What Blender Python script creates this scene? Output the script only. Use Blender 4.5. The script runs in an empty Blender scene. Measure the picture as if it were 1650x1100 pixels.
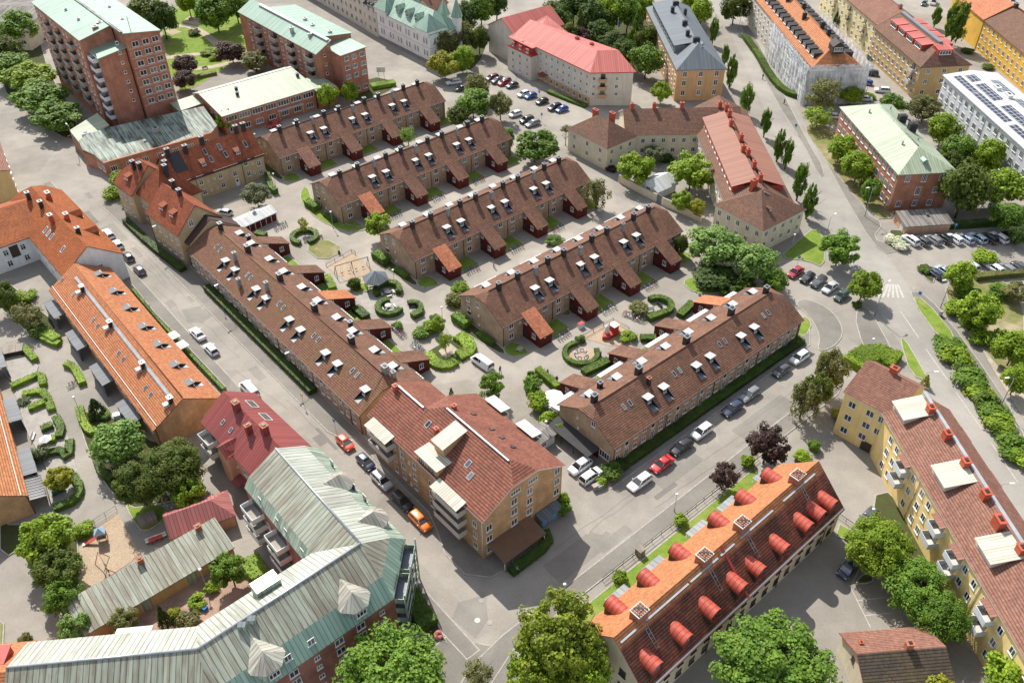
import bpy, math, random
from math import sin, cos, radians as rad, pi, floor, sqrt, atan2, hypot
from mathutils import Vector, Matrix
random.seed(7)
scene = bpy.context.scene
COL = scene.collection
CAMH, FPX, PITCH, ROLL = 110.0, 1411.55, rad(39.776), rad(-.331)
_f = Vector((0, cos(PITCH), -sin(PITCH))); _u0 = Vector((1, 0, 0)).cross(_f)
_r = cos(ROLL)*Vector((1, 0, 0)) + sin(ROLL)*_u0; _u = -sin(ROLL)*Vector((1, 0, 0)) + cos(ROLL)*_u0
def G(px, py, h=0.0):
    'ground-plan point surveyed from the photograph (1650 x 1100 survey grid) at height h'
    d = _r*((px-825)/FPX) + _u*(-(py-550)/FPX) + _f
    t = (h-CAMH)/d.z
    return Vector((d.x*t, d.y*t, h))
class Fr:
    'a local plan frame: origin and azimuth'
    def __init__(s, o, az):
        s.o = Vector((o[0], o[1])); s.az = az; a = rad(az); s.x = Vector((cos(a), sin(a))); s.y = Vector((-sin(a), cos(a)))
    def w(s, x, y): p = s.o + s.x*x + s.y*y; return (p.x, p.y)
    def l(s, p): d = Vector((p[0], p[1])) - s.o; return (d.dot(s.x), d.dot(s.y))
    def px(s, x, y, h=0): return s.l(G(x, y, h))
# ------------------------------------------------------------------ materials
class N:
    def __init__(s, name, rough=.85, spec=.3, metal=0.0):
        s.mat = bpy.data.materials.new(name); s.mat.use_nodes = True
        s.t = s.mat.node_tree; s.b = s.t.nodes['Principled BSDF']
        s.b.inputs['Roughness'].default_value = rough; s.b.inputs['Specular IOR Level'].default_value = spec
        s.b.inputs['Metallic'].default_value = metal; s._uv = None; s._oc = None
    def n(s, typ, **kw):
        x = s.t.nodes.new(typ)
        for k, v in kw.items(): setattr(x, k, v)
        return x
    def put(s, sock, v):
        if hasattr(v, 'is_output'): s.t.links.new(v, sock)
        else:
            if isinstance(v, (tuple, list)) and len(v) == 3 and sock.type == 'RGBA': v = (*v, 1)
            sock.default_value = v
    def uv(s):
        if not s._uv: s._uv = s.n('ShaderNodeTexCoord').outputs['UV']
        return s._uv
    def obj(s):
        if not s._oc: s._oc = s.n('ShaderNodeNewGeometry').outputs['Position']
        return s._oc
    def m(s, op, a, b=0.0, c=0.0):
        x = s.n('ShaderNodeMath', operation=op)
        for i, v in enumerate((a, b, c)): s.put(x.inputs[i], v)
        return x.outputs[0]
    def xyz(s, v):
        x = s.n('ShaderNodeSeparateXYZ'); s.put(x.inputs[0], v); return x.outputs
    def scale(s, v, k):
        x = s.n('ShaderNodeVectorMath', operation='MULTIPLY'); s.put(x.inputs[0], v); s.put(x.inputs[1], k); return x.outputs[0]
    def noise(s, v, sc, det=3.0, ro=.55):
        x = s.n('ShaderNodeTexNoise'); s.put(x.inputs['Vector'], v); x.inputs['Scale'].default_value = sc
        x.inputs['Detail'].default_value = det; x.inputs['Roughness'].default_value = ro; return x.outputs[0]
    def rng(s, v, a, b, c=0.0, d=1.0, smooth=True):
        x = s.n('ShaderNodeMapRange', interpolation_type='SMOOTHSTEP' if smooth else 'LINEAR'); s.put(x.inputs[0], v)
        for i, k in enumerate((a, b, c, d)): x.inputs[i+1].default_value = k
        return x.outputs[0]
    def mix(s, f, a, b, mode='MIX'):
        x = s.n('ShaderNodeMix', data_type='RGBA', blend_type=mode); s.put(x.inputs[0], f); s.put(x.inputs[6], a); s.put(x.inputs[7], b)
        return x.outputs[2]
    def mul(s, col, k):
        x = s.n('ShaderNodeVectorMath', operation='SCALE'); s.put(x.inputs[0], col); s.put(x.inputs['Scale'], k); return x.outputs[0]
    def col(s, v): s.put(s.b.inputs['Base Color'], v); return s
    def bump(s, h, st=.4, dist=.05):
        x = s.n('ShaderNodeBump'); x.inputs['Strength'].default_value = st; x.inputs['Distance'].default_value = dist
        s.put(x.inputs['Height'], h); s.t.links.new(x.outputs[0], s.b.inputs['Normal']); return s
def lerp(a, b, t): return tuple(p+(q-p)*t for p, q in zip(a, b))
def plain(name, c, rough=.7, spec=.3, metal=0, var=.12, sc=.8):
    n = N(name, rough, spec, metal); v = n.noise(n.obj(), sc, 4)
    return n.col(n.mul(c, n.rng(v, .25, .75, 1-var, 1+var))).mat
def tile(name, c, c2=None, row=.40, colw=.30, dark=.5, patch=.6, rough=.7):
    'pantile or concrete tile roof: courses up the slope, columns along it, weathered patches'
    n = N(name, rough, .08); uv = n.uv(); o = n.xyz(uv)
    fv = n.m('FRACT', n.m('DIVIDE', o[1], row)); fu = n.m('FRACT', n.m('DIVIDE', o[0], colw))
    c2 = c2 or lerp(c, (.05, .045, .04), .35)
    base = n.mix(n.rng(n.noise(uv, .25, 5, .65), .42, .62), c, n.mix(patch, c, c2))
    cell = n.n('ShaderNodeTexWhiteNoise', noise_dimensions='2D')
    cm = n.n('ShaderNodeCombineXYZ'); n.put(cm.inputs[0], n.m('FLOOR', n.m('DIVIDE', o[0], colw))); n.put(cm.inputs[1], n.m('FLOOR', n.m('DIVIDE', o[1], row)))
    n.put(cell.inputs[0], cm.outputs[0])
    base = n.mul(base, n.rng(cell.outputs[0], 0, 1, .84, 1.14, False))
    base = n.mul(base, n.rng(n.noise(uv, 1.4, 4, .7), .3, .7, .84, 1.12))
    edge = n.rng(fv, .05, .5, dark*.72, 1.08); eu = n.rng(n.m('ABSOLUTE', n.m('SUBTRACT', fu, .5)), .38, .5, 1, .78)
    base = n.mul(base, n.m('MULTIPLY', edge, eu))
    return n.col(base).mat
def seam(name, c, w=.6, rough=.45, streak=.35, c2=None, dark=.55, metal=0.0, cross=0):
    'standing seam sheet metal, stained in runs down the slope'
    n = N(name, rough if 'copper' in name else max(rough, .62), .34 if 'copper' in name else .22, metal); uv = n.uv(); o = n.xyz(uv)
    d = n.m('DIVIDE', o[0], w); fu = n.m('FRACT', d); line = n.rng(n.m('ABSOLUTE', n.m('SUBTRACT', fu, .5)), .38, .48, 1.06, dark*.85)
    st = n.noise(n.scale(uv, (1.6, .12, 1)), 1.0, 5, .7); pa = n.noise(uv, .12, 4)
    c2 = c2 or lerp(c, (.1, .09, .08), .6)
    pc = n.n('ShaderNodeTexWhiteNoise', noise_dimensions='1D'); n.put(pc.inputs['W'], n.m('FLOOR', d))
    f = n.m('MULTIPLY', n.rng(n.m('ADD', n.m('MULTIPLY', st, .7), n.m('MULTIPLY', pa, .3)), .42, .62), streak*1.6)
    base = n.mix(f, c, c2); base = n.mul(base, n.rng(pc.outputs[0], 0, 1, .86, 1.12, False))
    base = n.mul(base, line)
    return n.col(base).mat
def brick(name, c, c2=None, mortar=(.42, .36, .3), sc=1.0, band=None):
    n = N(name, .9, .2); uv = n.uv(); b = n.n('ShaderNodeTexBrick'); n.put(b.inputs['Vector'], uv)
    c2 = c2 or lerp(c, (.1, .06, .04), .4)
    for i, k in ((1, c), (2, c2), (3, lerp(c, mortar, .55))): n.put(b.inputs[i], k)
    b.inputs['Scale'].default_value = 1; b.inputs['Brick Width'].default_value = .26*sc; b.inputs['Row Height'].default_value = .085*sc; b.inputs['Mortar Size'].default_value = .008*sc
    v = n.noise(uv, .35, 5, .6); v2 = n.noise(n.scale(uv, (1.2, .15, 1)), 1.0, 4)
    return n.col(n.mul(n.mul(b.outputs[0], n.rng(v, .3, .7, .78, 1.16)), n.rng(v2, .3, .7, .9, 1.06))).mat
def plaster(name, c, var=.1):
    n = N(name, .9, .2); uv = n.uv()
    v = n.noise(uv, .3, 5, .6); st = n.noise(n.scale(uv, (1.4, .12, 1)), 1.0, 4); fine = n.noise(uv, 9, 2)
    k = n.m('MULTIPLY', n.rng(v, .3, .7, 1-var, 1+var*.5), n.rng(st, .35, .7, 1.02, 1-var))
    return n.col(n.mul(n.mul(c, k), n.rng(fine, .3, .7, .96, 1.04))).mat
def planks(name, c, w=.16):
    n = N(name, .75, .25); uv = n.uv(); o = n.xyz(uv); d = n.m('DIVIDE', o[0], w); fu = n.m('FRACT', d)
    pc = n.n('ShaderNodeTexWhiteNoise', noise_dimensions='1D'); n.put(pc.inputs['W'], n.m('FLOOR', d))
    g = n.noise(n.scale(uv, (6, .6, 1)), 1, 4)
    k = n.m('MULTIPLY', n.rng(pc.outputs[0], 0, 1, .8, 1.15, False), n.m('MULTIPLY', n.rng(fu, 0, .14, .5, 1), n.rng(g, .3, .7, .8, 1.15)))
    return n.col(n.mul(c, k)).mat
def asphalt(name, c, crack=.5, patch=.12):
    n = N(name, .92, .2); p = n.obj()
    v = n.noise(p, .05, 5, .6); f = n.noise(p, 3.5, 4, .7); pt = n.noise(p, .28, 2)
    vo = n.n('ShaderNodeTexVoronoi', feature='DISTANCE_TO_EDGE'); vo.inputs['Scale'].default_value = .11
    w = n.n('ShaderNodeVectorMath', operation='ADD'); n.put(w.inputs[0], p)
    nv = n.n('ShaderNodeTexNoise'); n.put(nv.inputs['Vector'], p); nv.inputs['Scale'].default_value = .5; nv.inputs['Detail'].default_value = 4
    n.put(w.inputs[1], n.scale(nv.outputs[1], (3, 3, 3))); n.put(vo.inputs['Vector'], w.outputs[0])
    cr = n.rng(vo.outputs[0], .0, .006, 1-crack*.22, 1); pv = n.n('ShaderNodeTexVoronoi'); n.put(pv.inputs['Vector'], p); pv.inputs['Scale'].default_value = .07
    pc = n.xyz(pv.outputs['Color'])[0]
    k = n.m('MULTIPLY', n.rng(v, .3, .7, .82, 1.12), n.m('MULTIPLY', n.rng(f, .3, .7, .92, 1.07), n.rng(pt, .35, .65, 1-patch*.4, 1+patch*.4)))
    k = n.m('MULTIPLY', k, n.m('MULTIPLY', cr, n.rng(pc, 0, 1, 1-patch*.6, 1+patch*.5, False)))
    return n.col(n.mul(c, k)).mat
def ground(name, c1, c2, sc=.5, c3=None):
    n = N(name, .95, .15); p = n.obj()
    a = n.mix(n.rng(n.noise(p, sc, 5, .65), .35, .65), c1, c2)
    if c3: a = n.mix(n.rng(n.noise(p, sc*.35, 4, .6), .5, .68), a, c3)
    return n.col(n.mul(a, n.rng(n.noise(p, 6, 3, .7), .3, .7, .75, 1.22))).mat
def leaf(name, c1, c2, tr=.33):
    n = N(name, .6, .25); p = n.obj(); oi = n.n('ShaderNodeObjectInfo')
    a = n.mix(n.rng(n.noise(p, .45, 3), .35, .65), c1, c2)
    gi = n.n('ShaderNodeNewGeometry'); a = n.mul(a, n.rng(gi.outputs['Random Per Island'], 0, 1, .62, 1.4, False))
    a = n.mul(a, n.rng(oi.outputs['Random'], 0, 1, .86, 1.14, False)); n.col(a)
    t = n.n('ShaderNodeBsdfTranslucent'); n.put(t.inputs[0], n.mix(.5, a, (c2[0]*1.6, c2[1]*1.5, c2[2]*.6)))
    mx = n.n('ShaderNodeMixShader'); mx.inputs[0].default_value = tr
    out = n.t.nodes['Material Output']; n.t.links.new(n.b.outputs[0], mx.inputs[1]); n.t.links.new(t.outputs[0], mx.inputs[2]); n.t.links.new(mx.outputs[0], out.inputs[0])
    return n.mat
def glassy(name, c=(.025, .03, .035), rough=.06):
    n = N(name, rough, .6); v = n.n('ShaderNodeObjectInfo').outputs['Random']
    return n.col(n.mix(n.rng(v, .55, 1, 0, .55, False), c, (.30, .31, .30))).mat
def paint(name, c):
    n = N(name, .32, .5); n.b.inputs['Coat Weight'].default_value = .6; n.b.inputs['Coat Roughness'].default_value = .08
    return n.col(n.mul(c, n.rng(n.noise(n.obj(), 1.5, 3), .3, .7, .93, 1.05))).mat
M = {}
def setup_mats():
    M['tile_brown'] = tile('brown_concrete_tile', (.205, .108, .073), (.115, .066, .048), row=.40, patch=.5)
    M['tile_lichen'] = tile('lichen_brown_tile', (.205, .105, .072), (.175, .125, .055), row=.40, patch=.4)
    M['tile_orange'] = tile('orange_clay_tile', (.45, .185, .088), (.40, .155, .082), dark=.6, patch=.5); M['tile_burnt'] = tile('burnt_orange_tile', (.35, .115, .045), (.27, .085, .04), dark=.6)
    M['tile_newred'] = tile('new_red_tile', (.50, .19, .10), (.40, .15, .09), dark=.62)
    M['tile_red'] = tile('red_clay_tile', (.265, .108, .075), (.19, .08, .06), row=.46, dark=.42)
    M['tile_darkred'] = tile('dark_red_clay_tile', (.30, .095, .05), (.19, .06, .035), dark=.55)
    M['tile_umber'] = tile('umber_tile', (.165, .095, .07), (.21, .11, .07), row=.40, dark=.6)
    M['tile_rust'] = tile('rust_brown_tile', (.25, .125, .09), (.20, .10, .075), dark=.62)
    M['tile_char'] = tile('mossy_charcoal_tile', (.085, .068, .055), (.13, .10, .05), row=.40)
    M['tile_barrel'] = tile('bright_orange_tile', (.44, .185, .085), (.37, .145, .07), row=.40, dark=.55, patch=.4)
    M['copper'] = seam('verdigris_copper', (.36, .45, .36), .62, .5, .5, (.16, .17, .13))
    M['copper_grey'] = seam('streaked_copper', (.315, .34, .27), .72, .52, .75, (.205, .185, .14), .42)
    M['copper_teal'] = seam('teal_copper', (.26, .375, .295), .62, .5, .35, (.17, .26, .2))
    M['copper_pale'] = seam('pale_green_copper', (.33, .385, .27), .6, .55, .5, (.25, .28, .19))
    M['copper_dark'] = seam('stained_green_sheet', (.27, .33, .27), .6, .6, .8, (.06, .06, .05))
    M['sheet_red'] = seam('red_sheet_metal', (.44, .125, .105), .6, .45, .15, (.36, .11, .09), .6)
    M['sheet_maroon'] = seam('maroon_sheet_metal', (.24, .055, .05), .55, .5, .2, None, .5)
    M['sheet_grey'] = seam('grey_sheet_metal', (.13, .15, .17), .55, .45, .25, None, .7)
    M['sheet_dark'] = seam('dark_sheet_metal', (.03, .025, .025), .6, .5, .2)
    M['sheet_brown'] = seam('brown_sheet_metal', (.07, .04, .035), .6, .5, .2)
    M['sheet_white'] = seam('pale_sheet_metal', (.50, .51, .50), .5, .4, .2, (.45, .45, .42), .6)
    M['sheet_cream'] = seam('cream_sheet_metal', (.52, .49, .40), .45, .5, .3, (.38, .34, .27), .6)
    M['sheet_pergola'] = seam('grey_corrugated_sheet', (.17, .18, .19), .34, .5, .2, None, .45)
    M['eternit'] = seam('weathered_grey_sheet', (.24, .22, .20), .5, .8, .8, (.10, .09, .08))
    M['felt'] = plain('roofing_felt', (.05, .05, .05), .9)
    M['felt_pale'] = plain('pale_roof_membrane', (.50, .50, .48), .7)
    M['brick_red'] = brick('red_brick', (.43, .175, .10), (.33, .125, .075))
    M['brick_terrace'] = brick('sand_brown_brick', (.43, .305, .20), (.34, .235, .15))
    M['brick_yellow'] = brick('yellow_brown_brick', (.54, .345, .17), (.41, .25, .125))
    M['brick_deep'] = brick('deep_red_brick', (.33, .125, .085), (.24, .09, .065))
    M['pl_beige'] = plaster('beige_plaster', (.48, .37, .215))
    M['pl_cream'] = plaster('cream_plaster', (.66, .58, .42))
    M['pl_yellow'] = plaster('yellow_plaster', (.80, .59, .25))
    M['pl_mustard'] = plaster('mustard_plaster', (.70, .42, .08))
    M['pl_pale'] = plaster('pale_plaster', (.60, .54, .46))
    M['pl_ochre'] = plaster('ochre_plaster', (.56, .33, .17))
    M['pl_tan'] = plaster('tan_plaster', (.52, .36, .17))
    M['pl_straw'] = plaster('straw_plaster', (.70, .60, .33))
    M['pl_white'] = plaster('white_plaster', (.76, .76, .74))
    M['pl_grey'] = plaster('pale_grey_render', (.60, .62, .64))
    M['pl_peach'] = plaster('peach_plaster', (.58, .34, .22))
    M['wood_red'] = planks('falu_red_boards', (.105, .017, .013))
    M['wood_tan'] = planks('tan_boards', (.50, .33, .16))
    M['wood_grey'] = planks('weathered_grey_boards', (.26, .22, .18))
    M['white'] = plain('white_paint', (.70, .70, .68), .55, var=.05)
    M['offwhite'] = plain('off_white_paint', (.54, .51, .45), .6, var=.06)
    M['trim_dark'] = plain('dark_brown_trim', (.055, .04, .032), .6)
    M['metal_dark'] = plain('dark_flashing', (.022, .023, .026), .5, .4)
    M['metal_grey'] = plain('grey_flashing', (.16, .18, .20), .5, .4)
    M['stack_grey'] = plain('pale_stack_sheet', (.22, .24, .255), .6); M['zinc'] = plain('galvanised_metal', (.42, .44, .45), .4, .5, .4)
    M['red_paint'] = plain('red_painted_metal', (.42, .055, .04), .5)
    M['chimney_red'] = plain('red_chimney_sheet', (.42, .085, .045), .55)
    M['brick_chim'] = plain('chimney_brick', (.36, .14, .08), .9, var=.2, sc=3)
    M['concrete'] = plain('concrete', (.32, .295, .26), .9)
    M['plinth'] = plain('grey_plinth', (.26, .25, .24), .9)
    M['black'] = plain('black_rubber', (.012, .012, .013), .8)
    M['glass'] = glassy('window_glass'); M['glass_car'] = glassy('car_glass', (.015, .018, .02))
    M['asphalt'] = asphalt('street_asphalt', (.290, .264, .228))
    M['asphalt_dark'] = asphalt('fresh_asphalt', (.19, .178, .16), .2)
    M['paving'] = asphalt('paving', (.325, .292, .248), .25)
    M['pavement'] = asphalt('pavement_asphalt', (.215, .197, .172), .35)
    M['kerb'] = plain('granite_kerb', (.36, .335, .295), .9, var=.2, sc=2)
    M['grass'] = ground('lawn', (.13, .20, .03), (.18, .25, .038), .6, (.235, .25, .07))
    M['grass_dry'] = ground('dry_lawn', (.15, .17, .05), (.24, .20, .10), .35, (.36, .29, .19))
    M['sand'] = ground('play_sand', (.40, .31, .22), (.36, .275, .19), .3)
    M['gravel'] = ground('gravel', (.44, .37, .28), (.36, .30, .23), .4)
    M['soil'] = ground('planting_soil', (.07, .06, .03), (.06, .085, .025), .7)
    M['line'] = plain('road_paint', (.44, .42, .38), .8, var=.2, sc=2)
    M['bark'] = plain('bark', (.085, .065, .048), .95, var=.3, sc=4)
    M['steel'] = plain('lamp_steel', (.30, .31, .32), .45, .5, .5)
    M['globe'] = plain('white_lamp_globe', (.70, .70, .68), .35)
    M['wood'] = plain('bench_wood', (.30, .17, .09), .8)
    for nm, a, b in (('leaf_green', (0.100, 0.189, 0.021), (0.153, 0.254, 0.028)), ('leaf_bright', (0.177, 0.277, 0.019), (0.254, 0.348, 0.024)),
                     ('leaf_dark', (0.053, 0.100, 0.017), (0.083, 0.136, 0.021)), ('leaf_deep', (0.071, 0.112, 0.017), (0.124, 0.159, 0.024)), ('leaf_fresh', (0.142, 0.254, 0.053), (0.212, 0.319, 0.077)),
                     ('leaf_yellow', (0.248, 0.277, 0.021), (0.319, 0.313, 0.026)), ('leaf_lime', (.150, .205, .018), (.225, .275, .024)), ('leaf_purple', (.058, .034, .030), (.098, .056, .046)),
                     ('leaf_grey', (0.130, 0.159, 0.077), (0.189, 0.206, 0.106)), ('leaf_olive', (0.136, 0.153, 0.041), (0.195, 0.189, 0.065)),
                     ('hedge_bright', (.16, .26, .016), (.22, .31, .022)), ('hedge_green', (.070, .125, .016), (.105, .165, .022)),
                     ('hedge_dark', (.045, .085, .014), (.07, .112, .018)), ('flower_pink', (.60, .16, .22), (.70, .30, .33)), ('flower_white', (.70, .68, .60), (.55, .58, .42))):
        M[nm] = leaf(nm, a, b)
setup_mats()
# ------------------------------------------------------------------ mesh building
class MB:
    'collects polygons with metre UVs (u level along the face, v up it) into ONE mesh'
    def __init__(s): s.v = []; s.f = []; s.mi = []; s.mats = []; s.sm = []
    def slot(s, m):
        m = M[m] if isinstance(m, str) else m
        if m not in s.mats: s.mats.append(m)
        return s.mats.index(m)
    def face(s, pts, m, smooth=False):
        i = len(s.v); s.v.extend(tuple(p) for p in pts); s.f.append(tuple(range(i, i+len(pts)))); s.mi.append(s.slot(m)); s.sm.append(smooth)
    def box(s, x0, y0, z0, x1, y1, z1, m, top=None, bottom=True):
        a = [(x0, y0), (x1, y0), (x1, y1), (x0, y1)]; s.prism(a, z0, z1, m, top, bottom)
    def prism(s, poly, z0, z1, m, top=None, bottom=True):
        n = len(poly)
        zt = z1 if callable(z1) else (lambda x, y: z1)
        T = [(p[0], p[1], zt(p[0], p[1])) for p in poly]; B = [(p[0], p[1], z0) for p in poly]
        for i in range(n): j = (i+1) % n; s.face([B[i], B[j], T[j], T[i]], m)
        s.face(T, top or m)
        if bottom: s.face(B[::-1], m)
    def bar(s, a, b, r, m, n=6, r2=None):
        a, b = Vector(a), Vector(b); d = (b-a).normalized(); r2 = r if r2 is None else r2
        e = d.orthogonal().normalized(); g = d.cross(e)
        A = [a+(e*cos(2*pi*k/n)+g*sin(2*pi*k/n))*r for k in range(n)]; B = [b+(e*cos(2*pi*k/n)+g*sin(2*pi*k/n))*r2 for k in range(n)]
        for k in range(n): j = (k+1) % n; s.face([A[k], A[j], B[j], B[k]], m, True)
        s.face(B, m); s.face(A[::-1], m)
    def lathe(s, prof, m, n=10, c=(0, 0)):
        R = [[(c[0]+r*cos(2*pi*k/n), c[1]+r*sin(2*pi*k/n), z) for k in range(n)] for r, z in prof]
        for i in range(len(R)-1):
            for k in range(n): j = (k+1) % n; s.face([R[i][k], R[i][j], R[i+1][j], R[i+1][k]], m, True)
        s.face(R[-1], m); s.face(R[0][::-1], m)
    def shell(s, faces, m, th=.18, trim=None, under=None):
        'a roof skin: top faces, an underside th below, fascia along every free edge'
        key = lambda p: (round(p[0], 2), round(p[1], 2), round(p[2], 2)); cnt = {}
        for f in faces:
            for i in range(len(f)): e = frozenset((key(f[i]), key(f[(i+1) % len(f)]))); cnt[e] = cnt.get(e, 0)+1
        for f in faces:
            s.face(f, m); s.face([(p[0], p[1], p[2]-th) for p in reversed(f)], under or trim or m)
            for i in range(len(f)):
                a, b = f[i], f[(i+1) % len(f)]
                if cnt[frozenset((key(a), key(b)))] == 1: s.face([(a[0], a[1], a[2]-th), (b[0], b[1], b[2]-th), b, a], trim or m)
    def mesh(s, name):
        me = bpy.data.meshes.new(name)
        # weld shared corners
        idx = {}; vv = []; remap = []
        for p in s.v:
            k = (round(p[0], 4), round(p[1], 4), round(p[2], 4))
            if k not in idx: idx[k] = len(vv); vv.append(p)
            remap.append(idx[k])
        F = []; MI = []; SM = []
        for f, mi, sm in zip(s.f, s.mi, s.sm):
            g = []
            for i in f:
                if remap[i] not in g: g.append(remap[i])
            if len(g) > 2: F.append(g); MI.append(mi); SM.append(sm)
        me.from_pydata(vv, [], F)
        for m in s.mats: me.materials.append(m)
        me.polygons.foreach_set('material_index', MI); me.polygons.foreach_set('use_smooth', SM)
        uvl = me.uv_layers.new(name='UVMap'); uv = [0.0]*(2*len(me.loops))
        for p in me.polygons:
            nn = p.normal
            if abs(nn.z) > .999: U, V = Vector((1, 0, 0)), Vector((0, 1, 0))
            else:
                U = Vector((-nn.y, nn.x, 0)).normalized(); V = nn.cross(U)
                if V.z < 0: V = -V
            for li in p.loop_indices:
                co = me.vertices[me.loops[li].vertex_index].co; uv[2*li] = co.dot(U); uv[2*li+1] = co.dot(V)
        uvl.data.foreach_set('uv', uv); me.update()
        return me
    def build(s, name, parent=None, loc=None, rz=0):
        return put(name, s.mesh(name), parent, loc, rz)
def put(name, me, parent=None, loc=None, rz=0, sc=None):
    o = bpy.data.objects.new(name, me); COL.objects.link(o)
    if parent: o.parent = parent; CH.setdefault(parent.name, []).append(o)
    if loc is not None: o.location = loc
    if rz: o.rotation_euler = (0, 0, rz)
    if sc: o.scale = sc
    return o
def tag(o, label=None, cat=None, group=None, kind=None):
    if label: o['label'] = label
    if cat: o['category'] = cat
    if group: o['group'] = group
    if kind: o['kind'] = kind
    return o
def thing(name, label, cat, loc=(0, 0, 0), rz=0, group=None):
    o = bpy.data.objects.new(name, None); COL.objects.link(o); o.empty_display_size = .3
    o.location = loc; o.rotation_euler = (0, 0, rz); return tag(o, label, cat, group)
CH = {}
def dup(root, loc, rz, label=None, group=None, sc=None):
    'a copy of a thing with copies of its parts and sub-parts (meshes shared)'
    r = root.copy(); COL.objects.link(r); r.location = loc; r.rotation_euler = (0, 0, rz)
    if sc: r.scale = sc
    if label: r['label'] = label
    if group: r['group'] = group
    for c0 in CH.get(root.name, ()):
        c = c0.copy(); COL.objects.link(c); c.parent = r; CH.setdefault(r.name, []).append(c)
        for g in CH.get(c0.name, ()):
            d = g.copy(); COL.objects.link(d); d.parent = c; CH.setdefault(c.name, []).append(d)
    return r
# ------------------------------------------------------------------ windows
WM = {}
def win_mesh(w, h, nm=2, tr=.0, sill=True, fm='white', fr=.09):
    k = (w, h, nm, tr, sill, fm)
    if k in WM: return WM[k]
    a = MB(); d = .07
    a.box(-w/2, -d, 0, -w/2+fr, .0, h, fm); a.box(w/2-fr, -d, 0, w/2, .0, h, fm); a.box(-w/2+fr, -d, 0, w/2-fr, 0, fr, fm); a.box(-w/2+fr, -d, h-fr, w/2-fr, 0, h, fm)
    for i in range(1, nm):
        x = -w/2+w*i/nm; a.box(x-.045, -d+.01, fr, x+.045, 0, h-fr, fm)
    if tr: a.box(-w/2+fr, -d+.012, h*tr-.035, w/2-fr, 0, h*tr+.035, fm)
    if sill: a.box(-w/2-.06, -.17, -.07, w/2+.06, 0, 0, fm)
    g = MB(); g.box(-w/2+fr*.6, -.03, fr*.6, w/2-fr*.6, -.004, h-fr*.6, 'glass')
    WM[k] = (a.mesh('window'), g.mesh('pane')); return WM[k]
def win_full(w, h, nm=2, tr=.0, fm='white'):
    'frame and glass in one mesh, for windows that are sub-parts'
    k = ('full', w, h, nm, tr, fm)
    if k not in WM:
        a = MB(); d = .07; fr = .09
        a.box(-w/2, -d, 0, -w/2+fr, .0, h, fm); a.box(w/2-fr, -d, 0, w/2, .0, h, fm); a.box(-w/2+fr, -d, 0, w/2-fr, 0, fr, fm); a.box(-w/2+fr, -d, h-fr, w/2-fr, 0, h, fm)
        for i in range(1, nm): x = -w/2+w*i/nm; a.box(x-.045, -d+.01, fr, x+.045, 0, h-fr, fm)
        if tr: a.box(-w/2+fr, -d+.012, h*tr-.035, w/2-fr, 0, h*tr+.035, fm)
        a.box(-w/2-.06, -.15, -.07, w/2+.06, 0, 0, fm); a.box(-w/2+.05, -.03, .05, w/2-.05, -.004, h-.05, 'glass'); WM[k] = a.mesh('window')
    return WM[k]
def window(parent, x, y, z, ang, w=1.2, h=1.3, nm=2, tr=0., sill=True, fm='white', name='window', deep=True):
    'ang: outward wall direction (radians, local)'
    f, g = win_mesh(w, h, nm, tr, sill, fm)
    o = put(name, f, parent, (x, y, z), ang+pi/2)
    if deep: put('pane', g, o)
    else:
        o2 = put('pane', g, parent, (x, y, z), ang+pi/2)
    return o
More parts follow.
